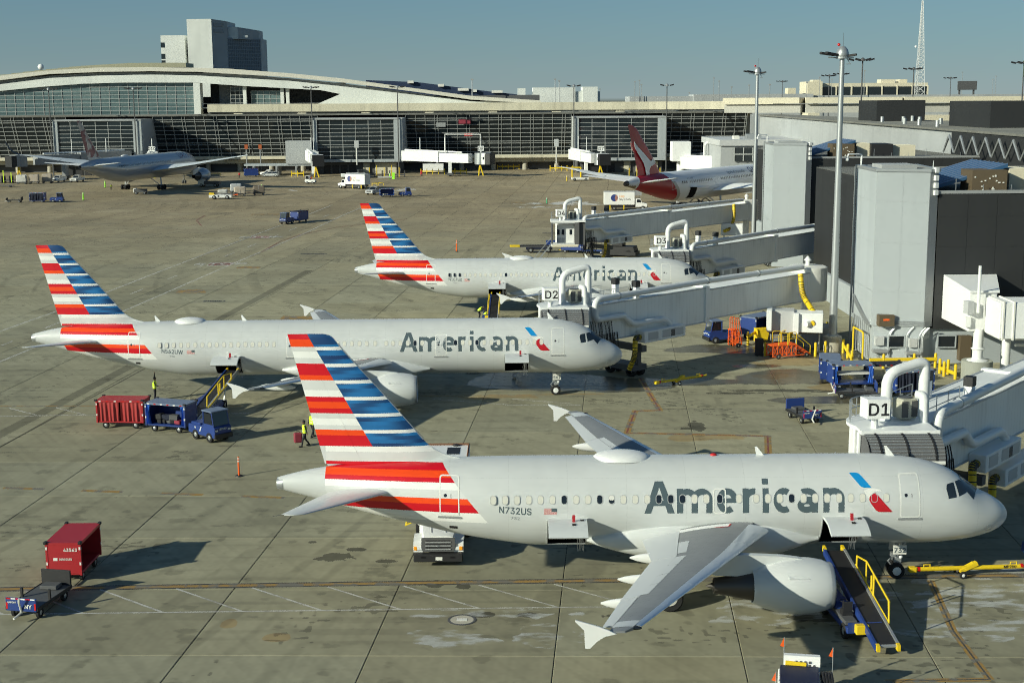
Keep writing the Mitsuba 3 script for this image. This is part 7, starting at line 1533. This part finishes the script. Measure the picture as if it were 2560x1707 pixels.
# under bridges D3 and D4
cart('dark blue cart in shade under bridge D3', (38.5, 184.6), 5, BLUE, BLUE, 'curtain', 'closed'); tug('dark blue tractor in shade under bridge D3', (42.0, 184.9), 0)
flatcart('cart with a yellow frame in shade under bridge D3', (35.4, 184.0), 2, 3.0, 1.4, YELLOW, BLUE)
pk = Thing('pushback_tug', 'black pushback tug behind the third airliner under bridge D4', 'tug', (15.6, 196.6, 0), -20); pk.part('body', MB().prism([(-2.4, .4), (2.2, .4), (2.4, .9), (2.2, 1.5), (-2.4, 1.4)], -1.1, 1.1, 'xz'), BLACK); pk.part('cab', MB().bx(-1.0, .6, -.9, .9, 1.5, 2.3, .05), BLACK); pk.part('bumper', MB().bx(-2.3, 2.6, -1.25, 1.25, .25, .75), BLACK); wheels(pk, [(x, q) for x in (-1.5, 1.5) for q in (-1.0, 1.0)], .5, .3)
cart('dark cart with a blue front beside the black pushback tug', (12.2, 200.0), 160, BLUE, NAVY, 'open', 'open', 3.4, 1.6, 1.9, curt=NAVY); cart('second dark cart beside the black pushback tug', (9.0, 201.5), 160, BLUE, NAVY, 'closed', 'closed', 3.0, 1.5, 1.9)
# ================================================================ people
def person(label, loc, rz, pose, vest=SAFETY, z=0.0, legs=CLOTH, shirt=CLOTH, cap=True):
    """pose: joints in metres, facing +x, origin on the ground between the feet"""
    th = Thing('person', label, 'person', (*loc, z), rz)
    def hullset(bones):
        parts = []
        for (a, ra), (b, rb) in bones:
            s = m3.Manifold.sphere(1.0, 14); parts.append(m3.Manifold.batch_hull([s.scale((ra,) * 3).translate(tuple(a)), s.scale((rb,) * 3).translate(tuple(b))]))
        m = parts[0]
        for q in parts[1:]: m = m + q
        m = m.refine_to_length(.05); me = m.to_mesh(); t = trimesh.Trimesh(me.vert_properties[:, :3], me.tri_verts, process=True)
        trimesh.smoothing.filter_taubin(t, iterations=8); return t
    J = dict(pose); P = lambda n: np.array(J[n], float)
    lean = P('neck') - P('hip'); up = lean / np.linalg.norm(lean)
    side = np.array([0, 1, 0.0]); fw = np.cross(side, up)
    sh = {s: P('neck') - up * .06 + side * q * .185 for s, q in (('l', 1), ('r', -1))}; hp = {s: P('hip') + side * q * .095 for s, q in (('l', 1), ('r', -1))}
    body = []
    for s in 'lr':
        body += [((sh[s], .062), (P('elbow_' + s), .046)), ((P('elbow_' + s), .044), (P('hand_' + s), .032)), ((hp[s], .10), (P('knee_' + s), .068)), ((P('knee_' + s), .066), (P('foot_' + s) + [-.02, 0, .08], .048))]
    body += [((P('hip') + side * .07, .115), (P('neck') - up * .17 + side * .09, .125)), ((P('hip') - side * .07, .115), (P('neck') - up * .17 - side * .09, .125)), ((sh['l'], .07), (sh['r'], .07)), ((P('neck') - up * .05, .06), (P('head') - up * .08, .055))]
    th.part('body', hullset(body), legs, smooth=True)
    v = [((P('hip') + up * .05 + side * .075, .135), (P('neck') - up * .16 + side * .10, .145)), ((P('hip') + up * .05 - side * .075, .135), (P('neck') - up * .16 - side * .10, .145)), ((sh['l'] - side * .03, .082), (sh['r'] + side * .03, .082))]
    vk = th.part('vest', hullset(v), vest, smooth=True)
    if vest == SAFETY:
        for h in (.12, .30):
            c = P('hip') + up * h; b = MB(); an = np.linspace(0, 2 * PI, 20, endpoint=False)
            b.loft([np.array([c + up * o + side * .225 * math.cos(q) + fw * .152 * math.sin(q) for q in an]) for o in (0, .045)], False); th.part('reflective_band', b, WSTRIPE, vk)
    hd = MB().sphere((0, 0, 0), .105, (1.02, .82, 1.18), 3); hm = hd.mesh(); q = hm.vertices
    q[:, 0] += .018 * np.exp(-((q[:, 1] / .022) ** 2 + ((q[:, 2] + .01) / .03) ** 2)) * (q[:, 0] > 0)
    hk = th.part('head', (q + P('head'), hm.faces), SKIN, smooth=True)
    th.part('hair' if not cap else 'knit_cap', MB().sphere(P('head') + [-.012, 0, .028], .112, (1.02, .88, 1.05), 2), BLACK, hk, smooth=True)
    for s in (-1, 1): th.part('ear', MB().sphere(P('head') + [-.005, s * .088, -.01], .025, (.7, .5, 1.2), 1), SKIN, hk); th.part('eye', MB().sphere(P('head') + [.098, s * .035, .01], .012, (1, 1, 1), 1), BLACK, hk)
    for s, sg in (('l', 1), ('r', -1)):
        f = P('foot_' + s); th.part('boot', MB().box(f + [.05, 0, .05], (.27, .10, .10), bev=.03), BLACK)
        d = P('hand_' + s) - P('elbow_' + s); d /= np.linalg.norm(d); w = np.cross(d, [0, 1, 0.]); w = w / (np.linalg.norm(w) + 1e-9); y = np.cross(w, d)
        h0 = P('hand_' + s); bones = [((h0, .03), (h0 + d * .075, .034)), ((h0 + d * .07 + y * .025, .028), (h0 + d * .07 - y * .025, .028))]
        for i, ln in enumerate((.062, .072, .068, .052)):
            k0 = h0 + d * .09 + y * (.03 - .02 * i); k1 = k0 + d * ln * .55 + w * .012; bones += [((k0, .0095), (k1, .009)), ((k1, .009), (k1 + d * ln * .4 + w * .025, .008))]
        bones.append(((h0 + d * .02 + y * .03, .012), (h0 + d * .07 + y * .065 + w * .01, .009)))
        hs = [m3.Manifold.batch_hull([m3.Manifold.sphere(ra, 10).translate(tuple(a)), m3.Manifold.sphere(rb, 10).translate(tuple(b))]) for (a, ra), (b, rb) in bones]
        m = hs[0]
        for q_ in hs[1:]: m = m + q_
        th.part('hand', m, SKIN, smooth=40)
    return th
STAND = dict(hip=(0, 0, .93), neck=(.02, 0, 1.46), head=(.06, 0, 1.64), elbow_l=(-.04, .24, 1.15), hand_l=(.10, .25, .93), elbow_r=(-.04, -.24, 1.15), hand_r=(.10, -.25, .93), knee_l=(.03, .10, .49), foot_l=(.0, .11, 0), knee_r=(.02, -.10, .49), foot_r=(-.02, -.11, 0))
person('person in a yellow vest reaching up to the long airliner belly', (-26.96, 101.4), 8, {**STAND, 'elbow_l': (.0, .22, 1.72), 'hand_l': (.03, .14, 2.0), 'head': (.04, 0, 1.66), 'elbow_r': (.12, -.27, 1.18), 'hand_r': (.34, -.30, 1.12)})
WALK = {**STAND, 'knee_l': (.16, .09, .50), 'foot_l': (.26, .10, 0), 'knee_r': (-.04, -.10, .49), 'foot_r': (-.28, -.10, .04), 'hand_l': (-.10, .27, .95)}
person('person in a yellow vest walking with a dark red suitcase near the nearest fin', (-13.5, 86.9), -160, {**WALK, 'elbow_r': (-.02, -.26, 1.14), 'hand_r': (.03, -.32, .90)})
person('person in a yellow vest seen from behind, walking next to the suitcase carrier', (-13.35, 89.3), 60, WALK)
sc_ = Thing('suitcase', 'dark red hard suitcase carried by the person near the nearest fin', 'suitcase', (-13.95, 86.85, .28), 20); sc_.part('shell', MB().box((0, 0, .34), (.52, .28, .66), bev=.06), MAROON); sc_.part('handle', MB().tube(bend([(-.12, 0, .66), (-.12, 0, .76), (.12, 0, .76), (.12, 0, .66)], .04, 3), .018, 5), BLACK)
BEND = dict(hip=(-.12, 0, .88), neck=(.30, 0, 1.20), head=(.46, 0, 1.27), elbow_l=(.42, .22, .92), hand_l=(.62, .16, .78), elbow_r=(.42, -.22, .92), hand_r=(.62, -.16, .78), knee_l=(.0, .10, .47), foot_l=(-.08, .12, 0), knee_r=(.02, -.10, .47), foot_r=(-.05, -.12, 0))
person('person in a yellow vest bending over beside the third airliner belt loader', (-3.3, 139.6), -20, BEND)
person('person crouching in a yellow vest at the foot of the third airliner belt loader', (-2.75, 137.6), 10, {**BEND, 'hip': (-.1, 0, .62), 'neck': (.22, 0, 1.02), 'head': (.36, 0, 1.12), 'elbow_l': (.36, .22, .74), 'hand_l': (.56, .16, .62), 'elbow_r': (.36, -.22, .74), 'hand_r': (.56, -.16, .62), 'knee_l': (.22, .12, .46), 'knee_r': (.22, -.12, .46)})
person('person in a yellow vest standing on the loader at the red tailed airliner hold', (40.6, 292.0), 60, STAND, z=2.9)
person('person in a red vest alone on the apron beyond the silver airliner engine', (-80.6, 410), -90, STAND, vest=RED)
person('person in a yellow vest working under the silver airliner tail', (-103.6, 357.5), -60, BEND)
# ================================================================ equipment along the far gates
boxtruck('white catering truck with a round emblem behind bridge D4', (23.3, 280.5), -2, logo=-1); boxtruck('white catering truck facing away on the open apron at left centre', (-40.6, 356.3), 150, logo=1)
pickup('silver pickup truck carrying a yellow ladder rack, front toward the camera', (-33.0, 333.5), -115, LGREY); yr = Thing('ladder_rack', 'yellow rack on the silver pickup truck', 'rack', (-32.6, 335.0, 1.9), -115); yr.part('frame', MB().tube([(-2, -.7, 0), (-2, -.7, .7), (1, -.7, .7), (1, -.7, 0)], .06, 5).tube([(-2, .7, 0), (-2, .7, .7), (1, .7, .7), (1, .7, 0)], .06, 5).tube([(-2, -.7, .7), (-2, .7, .7)], .06, 5).tube([(1, -.7, .7), (1, .7, .7)], .06, 5), YELLOW)
cart('blue cart without curtains right of the silver pickup truck', (-29.2, 324.0), 10, BLUE, BLUEROOF, 'open', 'closed', 3.2, 1.6, 2.0, bags=3, seed=12); tug('blue tractor ahead of the cart by the silver pickup truck', (-24.9, 325.3), 10)
tug('blue baggage tractor on the service road in the middle left', (-41.4, 253.4), -115); cart('blue box cart behind the service road tractor', (-39.6, 257.0), 65, BLUE, NAVY, 'closed', 'closed', 3.3, 1.7, 2.1)
tug('blue tractor at the head of the far left cart train', (-103.2, 313.4), 2); cart('blue cart with closed curtains in the far left train', (-107.6, 313.4), 2, BLUE, BLUEROOF, 'curtain', 'closed', 3.3, 1.6, 2.2, curt=NAVY, seed=5); flatcart('empty flat cart at the tail of the far left train', (-113.0, 313.5), 182, 3.4, 1.5, BLACK, BLACK)
def dolly(label, loc, rz, m, h=1.6, L=2.9, W=1.9, wrap=True):
    th = Thing('cargo_dolly', label, 'cargo dolly', (*loc, 0), rz, 'cargo dollies with wrapped loads')
    th.part('deck', MB().bx(-L / 2, L / 2, -W / 2, W / 2, .4, .55), DGREY); wheels(th, [(x, q * W * .4) for x in (-L * .35, L * .35) for q in (-1, 1)], .22, .16)
    if h:
        v = MB().box((0, 0, .55 + h / 2), (L * .92, W * .92, h), bev=.18).mesh(); v = v.subdivide().subdivide(); q = v.vertices; q += (meshkit.noise(q * 2.3 + loc[0], 3)[:, None] - .5) * .22
        th.part('load', (q, v.faces), m, smooth=50); th.part('strap', MB().box((0, 0, .56 + h / 2), (.08, W * .96, h * 1.02)), LGREY)
    return th
dolly('cargo dolly with a grey container behind the white wheeled loader', (-67.6, 339), 12, LGREY, 1.9); dolly('cargo dolly with a brown wrapped load, in the middle of the far train', (-64.9, 330), 12, KRAFT, 1.7); dolly('cargo dolly with a dark netted load at the right end of the far train', (-60.9, 333), 12, mat('netted_load', (.17, .14, .11), .8), 1.7)
wl = Thing('cargo_loader', 'white low wheeled loader carrying wrapped cargo in front of the far dollies', 'loader', (-67.5, 320.5, 0), 3); wl.part('body', MB().bx(-2.6, 2.6, -.9, .9, .35, 1.0, .05), WHITE); wl.part('cab', MB().prism([(-2.6, 1.0), (-1.3, 1.0), (-1.5, 1.5), (-2.6, 1.5)], -.8, .8, 'xz'), YELLOW); wl.part('boom', MB().box((.6, 0, 1.25), (5.4, .9, .22), ry=4), DGREY); wl.part('belt_nose', MB().box((3.5, 0, 1.0), (1.0, .9, .2)), ORANGE); wheels(wl, [(x, q * .85) for x in (-1.4, 1.6) for q in (-1, 1)], .45, .3); wl.part('lettering', MB().lathe([(-.905, .25), (-.905, .01)], 14, 'y', (-.4, 0, .7)), DGREY)
pc = MB().box((0, 0, 1.0), (2.2, 1.7, 1.5), bev=.2).mesh().subdivide().subdivide(); pc.vertices += (meshkit.noise(pc.vertices * 2.1, 5)[:, None] - .5) * .3
solo('wrapped_pallet', (np.array(pc.vertices), pc.faces), WRAP, 'white wrapped pallet behind the white wheeled loader', 'pallet', (-68.5, 327.5, 0), 10, smooth=50)
gse = Thing('service_truck', 'dark service truck with a white cab in the shade right of the silver airliner engine', 'truck', (-81.5, 368.0, 0), 175); gse.part('cab', MB().prism([(0, .5), (1.7, .5), (1.7, 1.2), (1.3, 2.0), (0, 2.1)], -1, 1, 'xz'), WHITE2); gse.part('windscreen', MB().bx(1.52, 1.58, -.8, .8, 1.3, 1.9), WGLASS); gse.part('platform', MB().bx(-4, 0, -1.1, 1.1, .7, 1.5), DGREY); gse.part('scissor_deck', MB().bx(-4, .3, -1.1, 1.1, 2.4, 2.6), GREY); gse.part('rail', MB().tube([(-4, -1.1, 2.6), (-4, -1.1, 3.4), (.3, -1.1, 3.4), (.3, -1.1, 2.6)], .05, 5), YELLOW); wheels(gse, [(x, q) for x in (-3, .8) for q in (-1, 1)], .45, .3)
tug('white tractor with an orange dressed driver near the lift block', (-55.2, 379.8), 170, WHITE, None, number=False); person('driver in orange seated on the white tractor', (-55.0, 379.5), 170, {**BEND, 'hip': (-.2, 0, .62), 'neck': (-.15, 0, 1.15), 'head': (-.1, 0, 1.33), 'knee_l': (.2, .12, .6), 'knee_r': (.2, -.12, .6), 'foot_l': (.3, .12, .2), 'foot_r': (.3, -.12, .2), 'elbow_l': (.1, .25, .9), 'hand_l': (.35, .2, .9), 'elbow_r': (.1, -.25, .9), 'hand_r': (.35, -.2, .9)}, vest=ORANGE, z=.75)
gpu = Thing('generator_cart', 'small dark and white generator cart left of the silver airliner main wheels', 'generator cart', (-90.9, 338.5, 0), 5); gpu.part('body', MB().bx(-1.5, 1.5, -.8, .8, .5, 1.35, .06), DGREY); gpu.part('hood', MB().bx(-1.7, -.9, -.75, .75, .5, 1.5, .06), WHITE2); wheels(gpu, [(x, q * .75) for x in (-1, 1) for q in (-1, 1)], .35, .22)
pickup('white pickup truck nearest to the silver airliner tail on its left', (-129.4, 395), -100, WHITE, group=None); pickup('white covered pickup truck right beside another pickup under the left wing', (-124.0, 395), -100, WHITE2); pickup('white pickup truck parked by the concrete screens under the lift block', (-73.5, 421), 160, WHITE); pickup('silver estate car in front of the white pickup by the concrete screens', (-72.2, 415.8), 172, LGREY, 'car'); cart('blue cart parked left of the white pickup by the concrete screens', (-78.4, 417), 15, BLUE, NAVY, 'closed', 'closed', 4, 2, 2.6)
fd = None
for x, y, lab, m in ((-136.7, 386, 'white wrapped load on the leftmost far dolly', WRAP), (-133.6, 387, 'grey net covered load right of the leftmost wrapped load', KRAFT), (-130.9, 390, 'brown load at the right end of the left far dollies', KRAFT)): dolly(lab, (x, y), 8, m, 2.0)
dolly('empty white dolly at the far left edge', (-137.5, 372), 4, WHITE, 0, 7, 2.2)
# yellow barriers, dollies and machines against the concourse
def barrier_far(label, x, y, n, rz=0):
    th = Thing('yellow_barrier', label, 'barrier', (x, y, 0), rz); th.part('rail', MB().bx(0, n * 1.8, -.1, .1, .75, 1.15), YELLOW)
    for i in range(n + 1): th.part('post', MB().cyl((i * 1.8, 0, 0), (i * 1.8, 0, 1.7), .13, n=8), YELLOW)
barrier_far('yellow barrier in front of a white box under the long far jet bridge', -27.6, 424, 4); barrier_far('yellow barrier right of the white box under the long far jet bridge', -19.0, 424, 3); barrier_far('yellow barrier in the undercroft right of the long far jet bridge', 3.5 - 8, 452, 4); barrier_far('yellow barrier in front of the middle undercroft columns', 12.5, 440, 6); barrier_far('yellow barrier left of the concrete screens by the lift block', -66.0, 416, 2)
def dollies(label, x, y, n, m=YELLOW):
    th = Thing('container_dolly', label, 'dolly', (x, y, 0), 0)
    for i in range(n): th.part('frame', MB().bx(i * 2.2, i * 2.2 + 1.8, -1, 1, .6, .8).bx(i * 2.2, i * 2.2 + .15, -1, 1, .1, 2.0).bx(i * 2.2 + 1.65, i * 2.2 + 1.8, -1, 1, .1, 2.0), DGREY); th.part('guide', MB().bx(i * 2.2 + .1, i * 2.2 + .3, -1.05, -.9, .2, 3.0 + .6 * (i % 2)), m)
dollies('yellow framed dollies under the left half of the long far jet bridge', -42.0, 409, 5); dollies('yellow framed dollies beside the red tailed airliner left wing tip', 33.5, 395, 5); dollies('yellow machines at the far left edge under the silver airliner wing', -146, 392, 3, SAFETY)
solo('white_container', MB().bx(-3.2, 3.2, -1.3, 1.3, .3, 2.9, .05), WHITE, 'white container behind the yellow barrier under the long far jet bridge', 'container', (-24.2, 432, 0))
ml = Thing('deck_loader', 'yellow and white deck loader left of the red tailed airliner wing', 'loader', (18.5, 386, 0), 0); ml.part('base', MB().bx(-1.6, 3.2, -1.4, 1.4, .3, .9, .05), WHITE2); ml.part('frame', MB().tube([(-1.4, -1.2, .9), (-1.4, -1.2, 3.6), (1.0, -1.2, 3.6), (1.0, -1.2, .9)], .14, 6).tube([(-1.4, 1.2, .9), (-1.4, 1.2, 3.6), (1.0, 1.2, 3.6), (1.0, 1.2, .9)], .14, 6), YELLOW); ml.part('engine', MB().bx(1.2, 3.0, -1.2, 1.2, .9, 1.9), DGREY); wheels(ml, [(x, q * 1.3) for x in (-.8, 2.4) for q in (-1, 1)], .4, .3)
ql = Thing('scissor_loader', 'grey scissor loader with yellow rails at the red tailed airliner hold', 'loader', (39.9, 291.0, 0), 55); ql.part('base', MB().bx(-3, 3, -1.4, 1.4, .4, .8), DGREY); ql.part('deck', MB().bx(-2.6, 2.6, -1.4, 1.4, 2.7, 2.9), GREY); ql.part('scissor', MB().tube([(-2.4, -1.2, .8), (2.4, -1.2, 2.7)], .13, 5).tube([(2.4, -1.2, .8), (-2.4, -1.2, 2.7)], .13, 5).tube([(-2.4, 1.2, .8), (2.4, 1.2, 2.7)], .13, 5).tube([(2.4, 1.2, .8), (-2.4, 1.2, 2.7)], .13, 5), DGREY); ql.part('guard_rail', MB().tube([(-2.5, -1.35, 2.9), (-2.5, -1.35, 3.9), (.4, -1.35, 3.9), (.4, -1.35, 2.9)], .06, 5).tube([(-2.5, 1.35, 2.9), (-2.5, 1.35, 3.9), (1, 1.35, 3.9), (1, 1.35, 2.9)], .06, 5).tube([(-2.5, -1.35, 3.4), (.4, -1.35, 3.4)], .05, 5), YELLOW); wheels(ql, [(x, q * 1.3) for x in (-2, 2) for q in (-1, 1)], .5, .35)
wg = Thing('white_tug', 'low white tractor parked in the shade left of the long far jet bridge', 'tractor', (-45.2, 405.0, 0), -160); wg.part('body', MB().prism([(-2.4, .4), (2.4, .4), (2.5, 1.5), (-2.2, 1.6)], -1.2, 1.2, 'xz'), WHITE); wg.part('cab', MB().bx(-1.8, -.4, -1.0, 1.0, 1.6, 2.5, .05), WGLASS); wheels(wg, [(x, q * 1.15) for x in (-1.6, 1.6) for q in (-1, 1)], .55, .35)
rb = Thing('fire_extinguisher_cart', 'red wheeled extinguisher on the apron below the long far jet bridge', 'extinguisher', (-26.9, 415, 0)); rb.part('bottle', MB().lathe([(.1, .3), (1.3, .3), (1.6, .12), (1.8, .01)], 12), RED, smooth=40); wheels(rb, [(0, -.35), (0, .35)], .25, .1)
lb_ = Thing('marker_board', 'lime marker beside a flat frame on the apron below the long far jet bridge', 'marker', (-33.9, 398.5, 0)); lb_.part('board', MB().bx(-.4, .4, -.2, .2, 0, 1.9), LIME); lb_.part('frame', MB().bx(-4.5, -.4, -.3, .3, .5, .8), LGREY)
# ---- far jet bridges
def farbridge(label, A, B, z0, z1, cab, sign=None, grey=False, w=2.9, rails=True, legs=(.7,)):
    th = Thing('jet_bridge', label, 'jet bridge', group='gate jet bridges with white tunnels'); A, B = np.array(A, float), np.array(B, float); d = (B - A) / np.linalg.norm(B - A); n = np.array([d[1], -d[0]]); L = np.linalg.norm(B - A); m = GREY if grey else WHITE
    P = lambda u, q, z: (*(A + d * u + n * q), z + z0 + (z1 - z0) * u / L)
    for nm, u0, u1, hw, h in (('outer_tunnel', 0, L * .55, w / 2, 3.0), ('inner_tunnel', L * .54, L, w / 2 - .2, 2.7)):
        th.part(nm, MB().hexa([P(u0, hw, 0), P(u1, hw, 0), P(u1, -hw, 0), P(u0, -hw, 0), P(u0, hw, h), P(u1, hw, h), P(u1, -hw, h), P(u0, -hw, h)]), m)
    th.part('collar', MB().hexa([P(L * .53, w / 2 + .12, -.1), P(L * .56, w / 2 + .12, -.1), P(L * .56, -w / 2 - .12, -.1), P(L * .53, -w / 2 - .12, -.1), P(L * .53, w / 2 + .12, 3.15), P(L * .56, w / 2 + .12, 3.15), P(L * .56, -w / 2 - .12, 3.15), P(L * .53, -w / 2 - .12, 3.15)]), m)
    x, y = cab; zc = z1
    ck = th.part('cab', MB().lathe([(zc - .3, 1.9), (zc + 3.0, 1.9), (zc + 3.15, .01)], 20, 'z', (x, y, 0)), STEEL if not grey else GREY, smooth=40); a = math.degrees(math.atan2(*(np.array(cab) - A)[::-1])) 
    e = np.array([x, y]) + d * 2.6
    th.part('cab_front', MB().box((*(np.array([x, y]) + d * 1.7), zc + 1.35), (1.6, 3.2, 3.3), rz=math.degrees(math.atan2(d[1], d[0])), bev=.04), WHITE if not grey else GREY, ck); th.part('bellows', MB().box((*(np.array([x, y]) + d * 3.0), zc + 1.3), (1.7, 3.3, 3.2), rz=math.degrees(math.atan2(d[1], d[0]))), BLACK, ck); th.part('window', MB().box((*(np.array([x, y]) + d * 1.7 + n * 1.62), zc + 1.5), (.5, .06, .8), rz=math.degrees(math.atan2(d[1], d[0]))), GLASS, ck)
    for u in legs:
        c = A + d * L * u; th.part('drive_column', MB().bx(c[0] - .5, c[0] + .5, c[1] - 1.6, c[1] + 1.6, .8, z0), WHITE if not grey else GREY); th.part('bogie', MB().bx(c[0] - .9, c[0] + .9, c[1] - 1.8, c[1] + 1.8, .3, 1.0), DGREY)
        for q in (-1.2, 1.2): th.part('wheel', MB().wheel((c[0], c[1] + q, .5), .5, .4), RUBBER)
    th.part('leg_brace', MB().tube([(x - .7, y - 1.2, .4), (x - .3, y - 1, zc - .3)], .2, 6).tube([(x + .7, y - 1.2, .4), (x - .3, y - 1, zc - .3)], .2, 6), YELLOW)
    if rails:
        for q in (.25, .62): c = A + d * L * q; th.part('mast', MB().cyl((*c, z0 + 3), (*c, z0 + 7.0), .12, n=6), WHITE)
        th.part('roof_pipe', MB().tube([P(1, .9, 3.3), P(L * .9, .9, 3.1)], .25, 8), WHITE)
    if sign:
        sk = th.part('sign', MB().bx(x - .9, x + .9, y - .6, y + .6, zc + 3.6, zc + 5.0), WHITE); th.part('lettering', text_on(MB(), sign, .85, (x, y - .6, zc + 4.3), (1, 0, 0), (0, 0, 1), True, off=.01), BLACK, sk); th.part('sign_post', MB().cyl((x, y, zc + 3), (x, y, zc + 3.7), .2, n=6), WHITE, sk)
    return th
f8 = farbridge('long white jet bridge D8 against the dark glass of the far concourse', (-32.5, 421), (-12, 410), 4.4, 4.0, (-8.8, 408.4), 'D8'); f8.part('warning_panel', MB().box((-30.6, 418.6, 5.2), (1.5, .05, .5), rz=-28), AMBER); f8.part('red_umbrella_sign', MB().box((-12.5, 410, 12.3), (2.4, .6, .7)), RED); f8.part('portal_frame', MB().tube([(-19.5, 412, 7), (-19.5, 412, 12.4), (-8.8, 408, 12.4), (-8.8, 408, 8.5)], .12, 6), WHITE)
farbridge('white jet bridge D7 between the far concourse and the red tailed airliner left wing', (19, 424), (24.6, 404), 4.4, 4.0, (26, 399.5), 'D7', legs=(.6,))
farbridge('white jet bridge D9 seen end on beside the lift block', (-61.5, 424), (-57.3, 408), 4.6, 4.0, (-56.6, 404), None, legs=(.6,))
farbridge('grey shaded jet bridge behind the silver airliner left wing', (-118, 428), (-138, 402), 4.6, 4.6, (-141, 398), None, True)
farbridge('white jet bridge behind the silver airliner roof', (-110.5, 427), (-106, 410), 4.4, 4.6, (-105, 406), 'D10', legs=(.5,))
farbridge('white jet bridge D6 with open truss sides reaching the red tailed airliner', (44.0, 352), (62, 335), 4.8, 4.8, (65, 331.5), 'D6'); farbridge('second white jet bridge above the red tailed airliner roof', (50, 362), (66, 352), 5.4, 5.0, (70, 349), None)
wt = Thing('bridge_rotunda', 'white square rotunda on a column right of the third glazed pier', 'rotunda'); wt.part('box', MB().bx(41.0, 45.8, 352, 357, 6.6, 11.6, .1), WHITE); wt.part('column', MB().cyl((43.4, 354.5, 0), (43.4, 354.5, 6.6), .9, n=14), WHITE, smooth=30)
for i, (x, y) in enumerate(((50.0, 349), (56.0, 342))): solo('bridge_column', MB().cyl((0, 0, 0), (0, 0, 5), .6, n=12), WHITE, ('left' if i == 0 else 'right') + ' white round column under the open jet bridge beside the red tail', 'column', (x, y, 0), smooth=30)
for i, (x, y) in enumerate(((49, 350), (60, 344), (66, 338))): solo('roof_duct', MB().tube(bend([(0, 0, 0), (0, 0, 3.2), (3.2, 0, 3.2), (3.2, 0, .4)], 1.2, 6), .42, 10), DUCT, ('left', 'middle', 'right')[i] + ' white arched duct on the jet bridges above the red tailed airliner', 'duct', (x, y, 8.2), smooth=50)
for x, y, lab in ((-82.2, 431, 'left orange topped docking post in front of the far glass'), (-77.9, 431, 'right orange topped docking post in front of the far glass')): k = Thing('docking_post', lab, 'docking sign', (x, y, 0)); k.part('post', MB().cyl((0, 0, 0), (0, 0, 7.8), .2, n=8), GREY); k.part('board', MB().bx(-.5, .5, -.3, .3, 7.8, 9.2), mat('dull_orange', (.35, .08, .02), .6))
for x, y, lab in ((-43.2 - 4, 424.5, 'white docking post left of the lift block'), (14.0, 426, 'white docking post left of bridge D7')): k = Thing('docking_post', lab, 'docking sign', (x, y, 0)); k.part('post', MB().cyl((0, 0, 3), (0, 0, 9.5), .2, n=8), WHITE2); k.part('board', MB().bx(-.7, .7, -.3, .3, 8.2, 10.4), LGREY)
